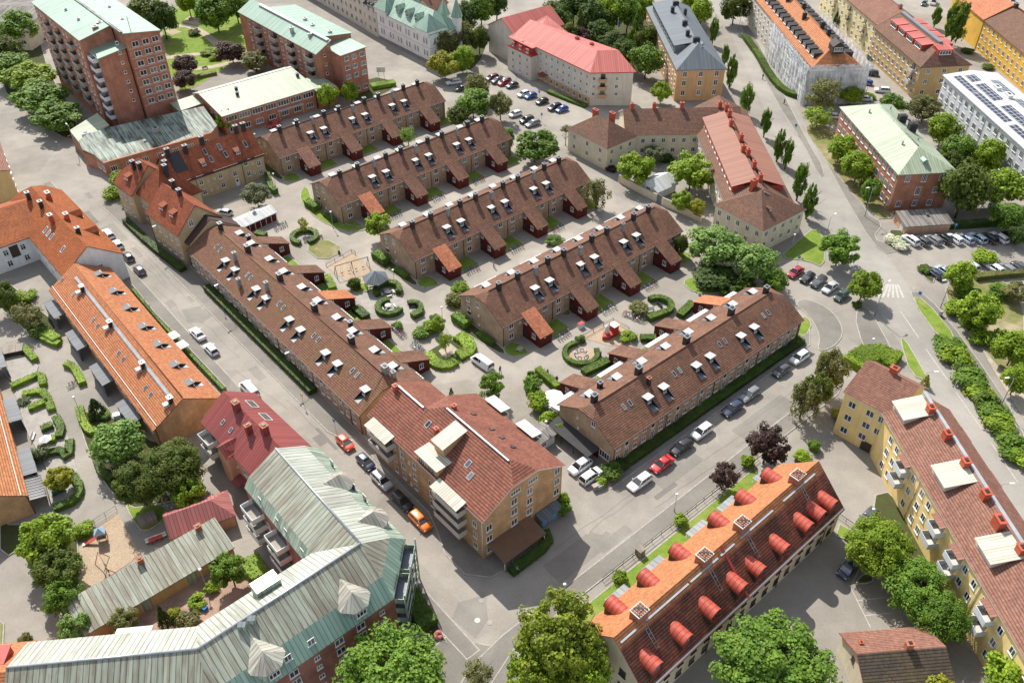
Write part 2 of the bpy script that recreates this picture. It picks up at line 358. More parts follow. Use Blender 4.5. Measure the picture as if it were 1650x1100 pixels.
class Bld:
    def __init__(s, name, label, o, az, cat='building', group=None):
        s.root = thing(name, label, cat, (o[0], o[1], 0), rad(az), group); s.fr = Fr(o, az); s.W = MB(); s.R = MB()
    def done(s):
        if s.W.f: s.W.build('wall', s.root)
        if s.R.f: s.R.build('roof', s.root)
        return s
    def part(s, name, mb): return mb.build(name, s.root)
    def win(s, x, y, z, ang, **k): return window(s.root, x, y, z, rad(ang), **k)
    def row(s, p, q, z, n, a0=None, a1=None, ts=None, **k):
        'windows along wall p->q (outward on the right of travel)'
        d = Vector((q[0]-p[0], q[1]-p[1])); L = d.length; d.normalize(); ang = atan2(-d.x, d.y)
        ts = ts or [((i+.5)/n)*L if a0 is None else a0+(a1-a0)*(i/(max(1, n-1))) for i in range(n)]
        for zz in (z if isinstance(z, (list, tuple)) else [z]):
            for t in ts: window(s.root, p[0]+d.x*t+d.y*.0, p[1]+d.y*t, zz, ang, **k)
    def block(s, x0, y0, x1, y1, he, hr, wm, rm, ax='x', e0=(0, 1), e1=(0, 1), ov=.4, ovx=None, z0=0, ym=None, th=.18, trim=None, walls=True, skip=(), he1=None):
        T = (lambda x, y, z: (x, y, z)) if ax == 'x' else (lambda x, y, z: (y, x, z))
        if ax == 'y': x0, y0, x1, y1 = y0, x0, y1, x1
        he1 = he if he1 is None else he1
        ym = (y0+y1)/2 if ym is None else ym; ovx = ov if ovx is None else ovx
        s0 = (hr-he)/(ym-y0); s1 = (hr-he1)/(y1-ym)
        zf = lambda y: he+s0*(y-y0) if y <= ym else he1+s1*(y1-y)
        def end(x, sg, d, t):
            xe = x-sg*(ovx if t > .02 or True else 0)
            ev0 = (xe, y0-ov, he-s0*ov); ev1 = (xe, y1+ov, he1-s1*ov)
            if t >= .999: return ev0, ev1, None, None, (xe, ym, hr)
            if t <= .001: return ev0, ev1, None, None, (x+sg*d, ym, hr)
            ya = y0+(ym-y0)*t; yb = y1-(y1-ym)*t
            return ev0, ev1, (xe, ya, zf(ya)), (xe, yb, zf(yb)), (x+sg*d, ym, hr)
        A = end(x0, 1, *e0); B = end(x1, -1, *e1)
        fs = [[p for p in (A[0], B[0], B[2], B[4], A[4], A[2]) if p], [p for p in (B[1], A[1], A[3], A[4], B[4], B[3]) if p]]
        if e0[1] < .999: fs.append([p for p in ((A[3], A[2], A[4]) if A[2] else (A[1], A[0], A[4]))])
        if e1[1] < .999: fs.append([p for p in ((B[2], B[3], B[4]) if B[2] else (B[0], B[1], B[4]))])
        fs = [[T(*p) for p in f] for f in fs]
        if ax == 'y': fs = [f[::-1] for f in fs]
        s.R.shell(fs, rm, th, trim)
        if walls:
            g = .12
            Q = [[(x0, y0, z0), (x1, y0, z0), (x1, y0, he-g), (x0, y0, he-g)], [(x1, y1, z0), (x0, y1, z0), (x0, y1, he1-g), (x1, y1, he1-g)]]
            for x, (d, t), fl in ((x0, e0, 0), (x1, e1, 1)):
                ya = y0+(ym-y0)*t; yb = y1-(y1-ym)*t
                f = [(x, y1, z0), (x, y0, z0), (x, y0, he-g)] + ([(x, ya, zf(ya)-g)] if t > .001 else []) + ([(x, yb, zf(yb)-g)] if .001 < t < .999 else []) + [(x, y1, he1-g)]
                Q.append(f[::-1] if fl else f)
            for i, f in enumerate(Q):
                if i in skip: continue
                f = [T(*p) for p in f]; s.W.face(f if ax == 'x' else f[::-1], wm)
        if ax == 'x': return lambda x, y: zf(y)
        return lambda x, y: zf(x)
    def chim(s, x, y, z, w=.8, d=.8, h=1.6, m='metal_dark', cap='metal_grey', name='chimney', down=1.2):
        a = MB(); a.box(x-w/2, y-d/2, z-down, x+w/2, y+d/2, z+h, m)
        a.box(x-w/2-.1, y-d/2-.1, z+h+.003, x+w/2+.1, y+d/2+.1, z+h+.11, cap)
        a.box(x-w/4, y-d/4, z+h+.113, x+w/4, y+d/4, z+h+.24, 'metal_dark')
        return s.part(name, a)
    def skylight(s, x, y, rz, w=.75, h=1.1, ax='y', sg=1, fm='zinc', name='skylight'):
        'a roof window lying in the slope; rz(x,y) roof height'
        e = .02
        def P(a, b, up):
            X, Y = (x+a, y+b) if ax == 'y' else (x+b, y+a)
            return (X, Y, rz(X, Y)+up)
        a = MB(); b = [P(-w/2, -h/2, .12), P(w/2, -h/2, .12), P(w/2, h/2, .12), P(-w/2, h/2, .12)]
        lo = [P(-w/2, -h/2, -.05), P(w/2, -h/2, -.05), P(w/2, h/2, -.05), P(-w/2, h/2, -.05)]
        for i in range(4): a.face([lo[i], lo[(i+1) % 4], b[(i+1) % 4], b[i]], fm)
        a.face(b, fm); o = s.part(name, a)
        g = MB(); k = .1; g.face([P(-w/2+k, -h/2+k, .135), P(w/2-k, -h/2+k, .135), P(w/2-k, h/2-k, .135), P(-w/2+k, h/2-k, .135)], 'glass'); g.build('pane', o)
    def pipe(s, x, y, z1, m='trim_dark', z0=0, r=.06): a = MB(); a.bar((x, y, z0), (x, y, z1), r, m); return s.part('downpipe', a)
# ------------------------------------------------------------------ brick terraces of the courtyard
TW, THE, THR = 13.1, 5.15, 8.85
tz = lambda y: THE+(THR-THE)*min(y, TW-y)/(TW/2)
DM = {}
def dormer_meshes(cap):
    if cap in DM: return DM[cap]
    a = MB(); w = .75; y0, y1, yb, zt = .9, 2.6, 3.75, tz(2.6)+.78; zf = tz(.9)-.05
    cap_m = 'sheet_white' if cap == 'f' else 'sheet_pergola'
    # trench cut into the slope: floor, cheeks
    a.face([(-w, y0, zf), (w, y0, zf), (w, y1, zf), (-w, y1, zf)], 'metal_grey')
    a.face([(-w, y0, zf), (-w, y1, zf), (-w, y1, tz(y1)+.05), (-w, y0, tz(y0)+.05)], 'metal_dark'); a.face([(w, y1, zf), (w, y0, zf), (w, y0, tz(y0)+.05), (w, y1, tz(y1)+.05)], 'metal_dark')
    for sx in (-1, 1):
        x = sx*w
        a.face([(x-.03, y0, tz(y0)+.06), (x+.03, y0, tz(y0)+.06), (x+.03, y1, tz(y1)+.06), (x-.03, y1, tz(y1)+.06)], 'metal_grey')
        a.face([(x, y1, tz(y1)), (x, yb, tz(yb)), (x, yb-.15, zt), (x, y1, zt)], 'metal_dark')
    a.face([(-w, y1, zf), (w, y1, zf), (w, y1, zt), (-w, y1, zt)], 'metal_dark')
    a.shell([[(-w-.08, y1-.3, zt+.06), (w+.08, y1-.3, zt+.06), (w+.08, yb, zt-.02), (-w-.08, yb, zt-.02)]], cap_m, .09, 'metal_grey')
    DM[cap] = a.mesh('dormer'); return DM[cap]
def slope(R, xs, L, m, side, hip=(2.0, .72), ovx=.3, ov=.35, top=None):
    'one roof slope with the dormer trenches cut out; side 0 = front, 1 = back'
    Y = (lambda y: y) if side == 0 else (lambda y: TW-y)
    P = lambda x, y: (x, Y(y), tz(y) if y >= 0 else THE+(THR-THE)/(TW/2)*y)
    ym = TW/2; d, t = hip; yc = ym*t; w = .75; F = []
    cuts = []
    for x in xs: cuts += [x-w, x+w]
    c0 = cuts[0] if cuts else L/2; c1 = cuts[-1] if cuts else L/2
    F.append([P(-ovx, -ov), P(c0, -ov), P(c0, ym), P(d, ym), P(-ovx, yc)])
    F.append([P(c1, -ov), P(L+ovx, -ov), P(L+ovx, yc), P(L-d, ym), P(c1, ym)])
    for i in range(1, len(cuts)-1):
        if i % 2 == 0: pass
        else: F.append([P(cuts[i], -ov), P(cuts[i+1], -ov), P(cuts[i+1], ym), P(cuts[i], ym)])
    for x in xs:
        F.append([P(x-w, -ov), P(x+w, -ov), P(x+w, .9), P(x-w, .9)]); F.append([P(x-w, 2.6), P(x+w, 2.6), P(x+w, ym), P(x-w, ym)])
    if side: F = [f[::-1] for f in F]
    return F
def annex(root, x0, x1, side, roofm, win_side, ln=5.1):
    'boarded porch wing under a lean-to roof that carries the main slope on'
    Y = (lambda y: y) if side == 0 else (lambda y: TW-y)
    e = MB(); ya, yb = .0, -ln; za, zb = tz(.3)-.35, 2.42
    zz = lambda y: za+(zb-za)*(y-.3)/(yb-.3)
    A = [(x0, Y(ya)), (x1, Y(ya)), (x1, Y(yb)), (x0, Y(yb))]
    q = lambda x, y, z: (x, Y(y), z)
    fs = [[q(x0, yb, 0), q(x1, yb, 0), q(x1, yb, zz(yb)), q(x0, yb, zz(yb))], [q(x0, ya, 0), q(x0, yb, 0), q(x0, yb, zz(yb)), q(x0, ya, zz(ya))], [q(x1, yb, 0), q(x1, ya, 0), q(x1, ya, zz(ya)), q(x1, yb, zz(yb))]]
    for f in fs: e.face(f if side == 0 else f[::-1], 'wood_red')
    o = e.build('annex', root)
    r = MB(); s = .22
    r.shell([[q(x0-s, yb-.25, zz(yb-.25)+.2), q(x1+s, yb-.25, zz(yb-.25)+.2), q(x1+s, .35, tz(.35)+.05), q(x0-s, .35, tz(.35)+.05)]], roofm, .14, 'trim_dark'); r.build('roof', o)
    sg = win_side; xw = x0 if sg < 0 else x1; ang = pi if sg < 0 else 0
    fm = win_full(.95, 1.15, 2)
    for yy, z in ((yb+1.9, 1.35), (-.75, 3.45)):
        w = put('window', fm, o, (xw, Y(yy), z), ang+pi/2)
    dr = MB(); dr.box(min(xw, xw+sg*.06), min(Y(-1.3), Y(-.35)), .05, max(xw, xw+sg*.06), max(Y(-1.3), Y(-.35)), 2.1, 'trim_dark'); dr.build('door', o)
    lm = MB(); xm = (x0+x1)/2; lm.box(xm-.55, Y(yb)-.14 if side == 0 else Y(yb), 1.95, xm-.3, Y(yb) if side == 0 else Y(yb)+.14, 2.2, 'globe'); lm.build('wall_lamp', o)
    return o
def canopy(root, x0, x1, side, y0=.05, y1=2.0, z0=3.25, z1=2.85):
    Y = (lambda y: -y) if side == 0 else (lambda y: TW+y)
    a = MB(); f = [(x0, Y(y0), z0), (x1, Y(y0), z0), (x1, Y(y1), z1), (x0, Y(y1), z1)]
    a.shell([f if side else f[::-1]], 'white', .06)
    n = int((x1-x0)/.62)
    for i in range(n+1):
        x = x0+(x1-x0)*i/n; a.bar((x, Y(y0), z0+.03), (x, Y(y1), z1+.03), .035, 'zinc', 4)
    a.bar((x0+.1, Y(y1-.1), 0), (x0+.1, Y(y1-.1), z1), .06, 'white', 5); a.bar((x1-.1, Y(y1-.1), 0), (x1-.1, Y(y1-.1), z1), .06, 'white', 5)
    return a.build('canopy', root)
def terrace(label, o, az, L, fd, bd, fa, ba, chims, sky=(), can=(), front=None, hips=((2.0, .72), (2.0, .72)), tiles=('tile_brown', 'tile_brown'), wside=-1, aroof=None, wplan=None, gables=True):
    b = Bld('terrace_house', label, o, az); root = b.root
    F = slope(b.R, fd, L, tiles[0], 0); Bk = slope(b.R, bd, L, tiles[1], 1)
    b.R.shell(F, tiles[0], .16, 'trim_dark'); b.R.shell(Bk, tiles[1], .16, 'trim_dark')
    d, t = 2.0, .72; ym = TW/2; yc = ym*t; zc = tz(yc)
    for x, sg in ((0, 1), (L, -1)):
        xe = x-sg*.3; f = [(xe, TW-yc, zc), (xe, yc, zc), (x+sg*d, ym, THR)]
        b.R.shell([f if sg > 0 else f[::-1]], tiles[0], .16, 'trim_dark')
    W = b.W; g = .1; m = 'brick_terrace'
    W.face([(0, 0, 0), (L, 0, 0), (L, 0, THE-g), (0, 0, THE-g)], m); W.face([(L, TW, 0), (0, TW, 0), (0, TW, THE-g), (L, TW, THE-g)], m)
    W.face([(0, TW, 0), (0, 0, 0), (0, 0, THE-g), (0, yc, zc-g), (0, TW-yc, zc-g), (0, TW, THE-g)], m)
    W.face([(L, 0, 0), (L, TW, 0), (L, TW, THE-g), (L, TW-yc, zc-g), (L, yc, zc-g), (L, 0, THE-g)], m)
    rg = MB(); rg.bar((d, ym, THR-.02), (L-d, ym, THR-.02), .13, tiles[0], 6); b.part('ridge_cap', rg)
    gt = MB(); gt.box(-.3, -.47, THE-.33, L+.3, -.352, THE-.2, 'trim_dark'); gt.box(-.3, TW+.352, THE-.33, L+.3, TW+.47, THE-.2, 'trim_dark'); b.part('gutter', gt)
    for x in fd:
        dm = put('dormer', dormer_meshes('f'), root, (x, 0, 0)); put('window', win_full(.8, 1.05, 2), dm, (0, 2.6, tz(2.6)-.42))
    for x in bd:
        dm = put('dormer', dormer_meshes('f'), root, (x, TW, 0), pi); put('window', win_full(.8, 1.05, 2), dm, (0, 2.6, tz(2.6)-.42))
    for i, x in enumerate(fa): annex(root, x, x+3.1, 0, (aroof or {}).get(i, tiles[0]), wside)
    for i, x in enumerate(ba): annex(root, x, x+3.3, 1, (aroof or {}).get(i, tiles[1]), wside, 6.0)
    for c in can: canopy(root, c[0], c[1], 1, .05, c[2])
    for c in chims: b.chim(c[0], c[1], tz(c[1]), *(c[2:] or ()))
    for x in sky: b.skylight(x, 3.9, lambda X, Y: tz(Y), .62, 1.0)
    # walls
    for q in (wplan or ()): b.row((0, 0), (L, 0), q[0], len(q[1]), ts=q[1], **q[2])
    n = int(L/4.2)
    b.row((L, TW), (0, TW), (.9, 3.5), n, a0=2.2, a1=L-2.2, w=1.2, h=1.2)
    if gables:
        A = dict(w=1.0, h=1.25); w0 = lambda y, z, **k: b.win(0, y, z, 180, **k); w1 = lambda y, z, **k: b.win(L, y, z, 0, **k)
        if gables == 1:
            for w_ in (w0, w1):
                w_(10.6, 5.05, **A); w_(7.6, 5.2, w=.9, h=1.2); w_(10.4, 2.9, w=1.05, h=1.3); w_(10.4, .5, w=1.05, h=1.3)
                w_(7.3, 3.3, w=.35, h=.4, nm=1); w_(7.3, .9, w=.35, h=.4, nm=1)
            pn = MB(); pn.box(-.05, 9.9, 1.87, -.002, 10.9, 2.82, 'wood_red'); b.part('panel', pn)
        else:
            w0(4.9, 6.0, w=.9, h=1.2); w0(1.9, .9, w=2.3, h=1.5, nm=4); w0(8.6, 5.2, w=.35, h=.4, nm=1); w0(8.3, 3.0, w=.35, h=.4, nm=1)
            w1(4.9, 6.0, w=.9, h=1.2); w1(1.9, 3.5, **A)
    for k in range(int(L/12.6)+1):
        x = .12 if k == 0 else k*12.62+.4
        if x < L: b.pipe(x, -.09, THE-.3)
    b.pipe(L-.12, -.09, THE-.3)
    return b.done()
U = 12.63
def_ch = [(4.1, 6.0), (9.06, 6.1), (13.2, 5.4, .6, .6, 1.7, 'stack_grey'), (17.1, 6.1), (21.5, 6.1), (25.1, 4.9, .6, .6, 1.8, 'stack_grey'), (29.55, 6.1), (34, 6.1), (38.1, 5.3, .6, .6, 1.7, 'stack_grey'), (42.3, 6.2), (47, 6.2)]
fd6 = [10.9, 14.8, 23.5, 27.4, 36.1, 40.0]
up = [2.1]; lo = [2.1]
for k in range(3): up += [10.9+k*U, 14.6+k*U]; lo += [10.2+k*U, 14.6+k*U]
up += [48.9]
sm = [4.4+k*U for k in range(4)]+[16.8+k*U for k in range(3)]
plan_row = ((3.45, up, dict(w=1.15, h=1.25)), (.95, lo+[48.9], dict(w=1.15, h=1.25)), (3.6, sm, dict(w=.35, h=.4, nm=1)))
RO = [(-1.76, 130.57)]
Df = Fr((-1.76, 130.57), 40.35)
names = {0: 'brown terrace nearest the hedged play circle', 1: 'second brown terrace from the hedged play circle',
         2: 'third brown terrace, its orange annex behind the bright round tree', 3: 'farthest brown terrace before the red brick block, without an orange annex'}
for i, (dx, dy, az) in enumerate(((0, 0, 40.4), (.3, 29.26, 40.2), (.4, 58.5, 40.2), (1.1, 88.2, 39.9))):
    terrace(names[i], Df.w(dx, dy), az, 51.5, fd6, [4.2, 10.8, 17, 23.4, 29.7, 36, 42.6, 48.6], [5.15+k*U-.05*k for k in range(4)], [], def_ch,
            can=[(5.5+12.7*k, 11.6+12.7*k, 2.9) for k in range(4)], wplan=plan_row, aroof={0: 'tile_newred' if i < 3 else 'tile_rust'}, tiles=('tile_brown', 'tile_brown'))
ech = [(2.4, 7.35, 1.0, .8, 1.7), (7.03, 10.5, .8, .7, 1.3), (13.0, 4.75, .6, .6, 1.5, 'metal_dark', 'brick_chim'), (13.06, 7.3, 1.1, .9, 1.7), (25.65, 7.35, 1.1, .9, 1.7), (38.4, 7.4, 1.1, .9, 1.7), (49.0, 7.4, 1.0, .8, 1.5)]
eup = [1.0+2.12*k for k in range(24)]
plan_e = ((3.75, [x for i, x in enumerate(eup) if i % 3 != 1], dict(w=1.0, h=.95)), (3.3, [x for i, x in enumerate(eup) if i % 3 == 1], dict(w=1.0, h=1.5, nm=1)),
          (1.35, [x for i, x in enumerate(eup) if i % 3 != 1], dict(w=1.0, h=1.15)), (.75, [x for i, x in enumerate(eup) if i % 3 == 1], dict(w=1.0, h=1.9, nm=2)))
Ef = Fr((16.6, 98.99), 40.3)
terrace('brown terrace along the street with the row of eight parked cars', (16.6, 98.99), 40.3, 51.5, [11.05, 15.0, 23.6, 27.4, 36.2, 40.1],
        [4.1, 10.75, 17.1, 23.4, 29.7, 36.2, 42.7, 48.9], [], [5.9, 18.4, 31.1, 42.8], ech, sky=[6.1, 7.6, 18.75, 20.2, 31.1, 32.6, 44, 45.5], can=[(.2, 5.7, 2.9), (12, 18.2, 2.9), (24.7, 30.9, 2.9), (36.6, 42.6, 2.9), (46.6, 51.3, 2.9)],
        wplan=plan_e, aroof={3: 'tile_orange'}, gables=2)
wch = [(3.0, 7.0, 1.0, .8, 1.6), (7.8, 10.7, .7, .7, 1.3), (14.4, 7.4, 1.1, .9, 1.7), (14.3, 4.4, .65, .65, 1.9, 'stack_grey'), (20.9, 1.6, .65, .65, 1.8, 'stack_grey'), (27.8, 4.3, .65, .65, 1.9, 'stack_grey'), (27.7, 7.4, 1.1, .9, 1.7), (40.8, 7.4, 1.1, .9, 1.7),
       (47, 11.1, .7, .7, 1.3), (53.5, 7.4, 1.1, .9, 1.7), (64.4, 7.3, 1.1, .9, 1.8, 'stack_grey'), (65.8, 8.0, .7, .7, 1.4, 'stack_grey')]
wup = [.9+2.12*k for k in range(31)]
plan_w = tuple((z, [x for i, x in enumerate(wup) if (i % 3 == 1) == t], d) for z, t, d in ((3.75, False, dict(w=1.0, h=.95)), (3.3, True, dict(w=1.0, h=1.5, nm=1)), (1.35, False, dict(w=1.0, h=1.15)), (.75, True, dict(w=1.0, h=1.9))))
Wf = Fr((-69.5, 157.58), -49.34)
tw = terrace('long lichen stained brown terrace opposite the orange roofed street row', (-69.5, 157.58), -49.34, 66.8, [12.4, 16.6, 25.5, 29.5, 38.5, 42.6, 51.4, 55.4, 64.3],
        [4.74, 10, 17.8, 23.7, 30.9, 36.8, 43.8, 49.2, 56.5, 62.3], [], [5.3, 20, 31.9, 44.7, 57.3], wch, sky=[6.6, 8.3, 20.2, 21.7, 33.1, 34.7, 45.9, 47.5, 58.9, 60.4], can=[(8.8, 15.3, 1.9), (23.5, 29, 1.9), (35.4, 41.5, 1.9), (48.2, 54.7, 1.9), (60.8, 64.6, 1.9)],
        wplan=plan_w, tiles=('tile_lichen', 'tile_brown'), aroof={2: 'tile_orange'}, gables=0, wside=1)
# dark sheet-metal link roof at the north-west end of the long terrace
b = Bld('link_building', 'narrow link with dark brown sheet roof between beige gabled house and long terrace', Wf.w(-4.6, .6), -49.34)
b.block(0, 0, 4.5, 11.6, 6.0, 10.0, 'pl_beige', 'sheet_brown', ov=.3, ovx=0)
dr = MB(); dr.box(1.2, -.06, 0, 3.2, -.002, 2.6, 'trim_dark'); b.part('door', dr); b.done()
# ------------------------------------------------------------------ the other buildings
def Z(x0, y0, k=3.929): return lambda x, y: (x0+x/k, y0+y/k)
T1, T2, T3, T4, M1, M2, M3, M4 = Z(0, 0), Z(410, 0), Z(820, 0), Z(1230, 0), Z(0, 270), Z(410, 270), Z(820, 270), Z(1230, 270)
L1, L2, L3, L4, B1, B2, B3, B4 = Z(0, 545), Z(410, 545), Z(820, 545), Z(1230, 545), Z(0, 820), Z(410, 820), Z(820, 820), Z(1230, 820)
def balcony(b, x, y, z, ang, w=3.2, d=1.5, h=1.0, m='offwhite', slab='concrete', name='balcony'):
    'ang: outward direction; x,y the middle of the wall behind it'
    a = MB(); t = .07
    a.box(-w/2, -d, -.16, w/2, -.003, 0, slab); a.box(-w/2, -d, .003, w/2, -d+t, h, m); a.box(-w/2, -d+t, .003, -w/2+t, -.003, h, m); a.box(w/2-t, -d+t, .003, w/2, -.003, h, m)
    dr = a; dr.box(-w*.3, -.05, .05, w*.3, -.004, 2.1, 'glass')
    return put(name, a.mesh(name), b.root, (x, y, z), rad(ang)+pi/2)
def awning(b, x, y, z, ang, w, d, m, drop=.25, name='balcony_roof', th=.1):
    a = MB(); a.shell([[(-w/2, -d, -drop), (w/2, -d, -drop), (w/2, -.003, 0), (-w/2, -.003, 0)]], m, th); return put(name, a.mesh(name), b.root, (x, y, z), rad(ang)+pi/2)
def dorm(b, x, y, z, ang, w=1.4, d=2.2, h=1.25, wall='metal_dark', roof='metal_grey', rise=.15, gable=0.0, nm=2, win=True, name='dormer', ov=.12, wh=None):
    'surface dormer: front at (x,y,z) facing ang, body running back d into the slope'
    a = MB(); a.box(-w/2, 0, -.6, w/2, d, h, wall, bottom=False)
    if gable: a.shell([[(-w/2-ov, -ov*1.5, h), (0, -ov*1.5, h+gable), (0, d*1.15, h+gable), (-w/2-ov, d, h)][::1], [(0, -ov*1.5, h+gable), (w/2+ov, -ov*1.5, h), (w/2+ov, d, h), (0, d*1.15, h+gable)]], roof, .08); a.face([(-w/2, 0, h), (w/2, 0, h), (0, 0, h+gable)], wall)
    else: a.shell([[(-w/2-ov, -ov*1.5, h+.06), (w/2+ov, -ov*1.5, h+.06), (w/2+ov, d, h+rise), (-w/2-ov, d, h+rise)]], roof, .1)
    o = put(name, a.mesh(name), b.root, (x, y, z), rad(ang)+pi/2)
    if win: put('window', win_full(round(w*.78, 2), round(wh or h*.75, 2), nm), o, (0, -.003, h*.12))
    return o
def polyroof(b, faces, rm, th=.18, trim=None):
    b.R.shell([[tuple(p) for p in f] for f in faces], rm, th, trim)
# -------- brick corner block
o = G(777.3, 839.1, 9.6); b = BC = Bld('apartment_block', 'yellow brown brick corner block with red tile roof, cream balconies and a wooden roof box', o, 41.07)
rz = b.block(.3, .3, 16.2, 21, 9.6, 14.0, 'brick_yellow', 'tile_red', ax='y', e0=(2.9, .69), e1=(2.9, .69), ov=.4, trim='white')
rz2 = b.block(.3, 21.002, 11.9, 29.2, 9.6, 12.9, 'brick_yellow', 'tile_red', ax='y', ov=.4, ovx=.2, trim='white')
for x, zs in ((1.4, (1.0, 3.5, 6.0)), (6.3, (.9, 3.3, 5.7, 8.0)), (9.4, (.9, 3.3, 5.7, 8.0)), (15.1, (1.0, 3.4, 5.8, 8.2))):
    for z in zs: b.win(x, .3, z, -90, w=1.15 if x != 6.3 else 1.25, h=1.35, nm=2)
b.win(6.6, .3, 10.2, -90, w=1.9, h=.8, nm=4); b.win(10.0, .3, 10.2, -90, w=1.9, h=.8, nm=4)
for y, zs in ((2.2, (1.0, 3.5, 6.0)), (11.6, (1.2, 3.5, 5.8, 8)), (13, (.8, 3.2, 5.6)), (17.2, (1.2, 3.6, 6.2)), (18.6, (1.2, 3.6, 6.2)), (20.4, (1.2, 3.6, 6.2)), (22.6, (1, 3.6, 6.4)), (28.2, (1, 3.6, 6.4))):
    for z in zs: b.win(.3, y, z, 180, w=.9 if y not in (11.6, 18.6) else .5, h=1.25 if y not in (11.6, 18.6) else .6, nm=2 if y != 11.6 else 1)
for z in (2.6, 5.0, 7.4): balcony(b, .3, 7.2, z, 180, w=6.2, d=1.7, h=1.05)
awning(b, .3, 7.2, 9.9, 180, 6.4, 2.0, 'sheet_cream', .5)
for z in (4.6, 7.1): balcony(b, .3, 25.0, z, 180, w=5.6, d=1.7, h=1.05)
awning(b, .3, 25.0, 9.7, 180, 5.8, 2.0, 'sheet_cream', .5)
a = MB(); a.box(.25, 10.9, 8.9, 4.9, 16.2, 10.9, 'wood_tan', bottom=False); a.shell([[(0, 10.7, 11.0), (5.1, 10.7, 11.1), (5.1, 16.4, 11.1), (0, 16.4, 11.0)]], 'sheet_cream', .12)
box = b.part('roof_box', a)
put('window', win_full(2.0, 1.3, 4), box, (.25, 12.4, 9.3), -pi/2); put('window', win_full(1.4, 1.3, 3), box, (.25, 14.8, 9.3), -pi/2)
a = MB(); a.box(2.7, 12.3, 11.05, 7.0, 14.7, 13.1, 'wood_tan'); a.shell([[(2.3, 12.0, 13.1), (7.2, 12.0, 14.05), (7.2, 15.0, 14.05), (2.3, 15.0, 13.1)]], 'sheet_cream', .12); b.part('stair_house', a)
a = MB(); a.box(7.75, 3.2, 13.8, 8.0, 18, 14.08, 'zinc'); a.box(5.7, 21.5, 12.7, 5.95, 28.6, 12.98, 'zinc'); b.part('ridge_walkway', a)
for p, q in ((4.2, 8.3), (3.2, 6.6), (4.6, 18.8)): b.skylight(p, q, rz, .8, 1.1, ax='x')
for q in (15.5, 11, 8.6, 6): b.skylight(11.2, q, rz, .6, .8, ax='x', fm='metal_dark')
b.chim(4.6, 16.6, rz(4.6, 0), .6, .6, .8, 'chimney_red', 'chimney_red'); b.chim(9.0, 17.6, rz(9, 0), .6, .6, .6, 'chimney_red', 'chimney_red'); b.chim(5.2, 28.3, rz2(5.2, 0), .7, .7, 1.0, 'chimney_red', 'chimney_red')
for q in (16.8, 9.2): awning(b, 16.2, q, 10.1, 0, 4.2, 2.1, 'sheet_white', .35); [balcony(b, 16.2, q, z, 0, w=4.0, d=1.8) for z in (2.4, 5.0, 7.5)]
a = MB(); a.shell([[(1.0, -3.6, 2.2), (9.4, -3.6, 2.2), (9.4, .29, 3.1), (1.0, .29, 3.1)]], 'sheet_brown', .12); a.bar((1.2, -3.4, 0), (1.2, -3.4, 2.2), .09, 'offwhite'); a.bar((9.2, -3.4, 0), (9.2, -3.4, 2.2), .09, 'offwhite'); M['canopy_brown'] = plain('brown_felt', (.17, .10, .06), .9); a.shell([[(.98, -3.62, 2.23), (9.42, -3.62, 2.23), (9.42, .28, 3.13), (.98, .28, 3.13)]], 'canopy_brown', .03); b.part('entrance_canopy', a)
b.pipe(.22, 20.9, 9.3, 'white'); b.pipe(.22, .45, 9.3, 'white'); b.done()
rs = Bld('recycling_shed', 'blue and grey recycling shed against the brick corner block', BC.fr.w(10.6, -1.3), 41.07, 'shed')
rs.W.box(0, 0, 0, 4.4, 1.45, 2.0, 'metal_grey'); rs.R.shell([[(-.1, -.15, 2.0), (4.5, -.15, 2.0), (4.5, 1.45, 2.3), (-.1, 1.45, 2.3)]], 'sheet_grey', .08)
M['blue_panel'] = plain('blue_sheet', (.10, .25, .42), .5); dr = MB(); [dr.box(.15+1.05*k, -.04, .1, 1.1+1.05*k, -.003, 1.85, 'blue_panel' if k % 2 == 0 else 'metal_grey') for k in range(4)]; rs.part('door', dr); rs.done()
# -------- beige gabled house with its mansard wing
b = NH = Bld('apartment_house', 'beige plastered street house with steep dark red tile gables', (-79.8, 170.7), 135.9)
za = b.block(-14.4, -7.7, -1.2, 2.6, 8.2, 13.2, 'pl_beige', 'tile_darkred', e0=(0, 1), e1=(0, 1), ov=.35, trim='metal_dark')
zb = b.block(-1.2, -10.5, 8.4, -.2, 8.6, 14.6, 'pl_beige', 'tile_darkred', ax='y', e0=(4.6, 0), e1=(4.6, 0), ov=.5, trim='metal_dark')
zc = b.block(8.402, -9.5, 16.5, 1.2, 8.2, 13.6, 'pl_beige', 'tile_darkred', e0=(0, 1), e1=(3.6, .3), ov=.4, trim='metal_dark')
for x in (-13, -10.5, -8, -5.5, -3): [b.win(x, 2.6, z, 90, w=1.0, h=1.5, tr=.65) for z in (1.3, 4.8)]
for x in (.5, 3, 5.5, 7.6): [b.win(x, -.2, z, 90, w=1.0, h=1.5, tr=.65) for z in (1.3, 4.8)]
for x in (10.5, 13, 15): [b.win(x, 1.2, z, 90, w=1.0, h=1.5, tr=.65) for z in (1.3, 4.8)]
for y in (-4.2, -.8): b.win(-14.4, y, 8.6, 180, w=1.05, h=1.5, tr=.65)
for x, y in ((10, -3.0), (12, -2.4), (2.2, -5.4), (4.0, -6.4), (-4, -3.6), (-8.5, -2.6)): b.chim(x, y, 11.6 if x > 8 else (13 if x > 0 else 12.2), .9, .8, 2.3)
for x in (-5.5, -9.8): dorm(b, x, 1.0, za(x, 1.0)+.05, 90, 1.6, 2.0, .9, 'tile_darkred', 'tile_darkred', .55)
dorm(b, 12.6, -.2, zc(12, -.2)+.05, 90, 1.6, 2, .9, 'tile_darkred', 'tile_darkred', .55)
b.pipe(-1.3, 2.7, 8); b.done()
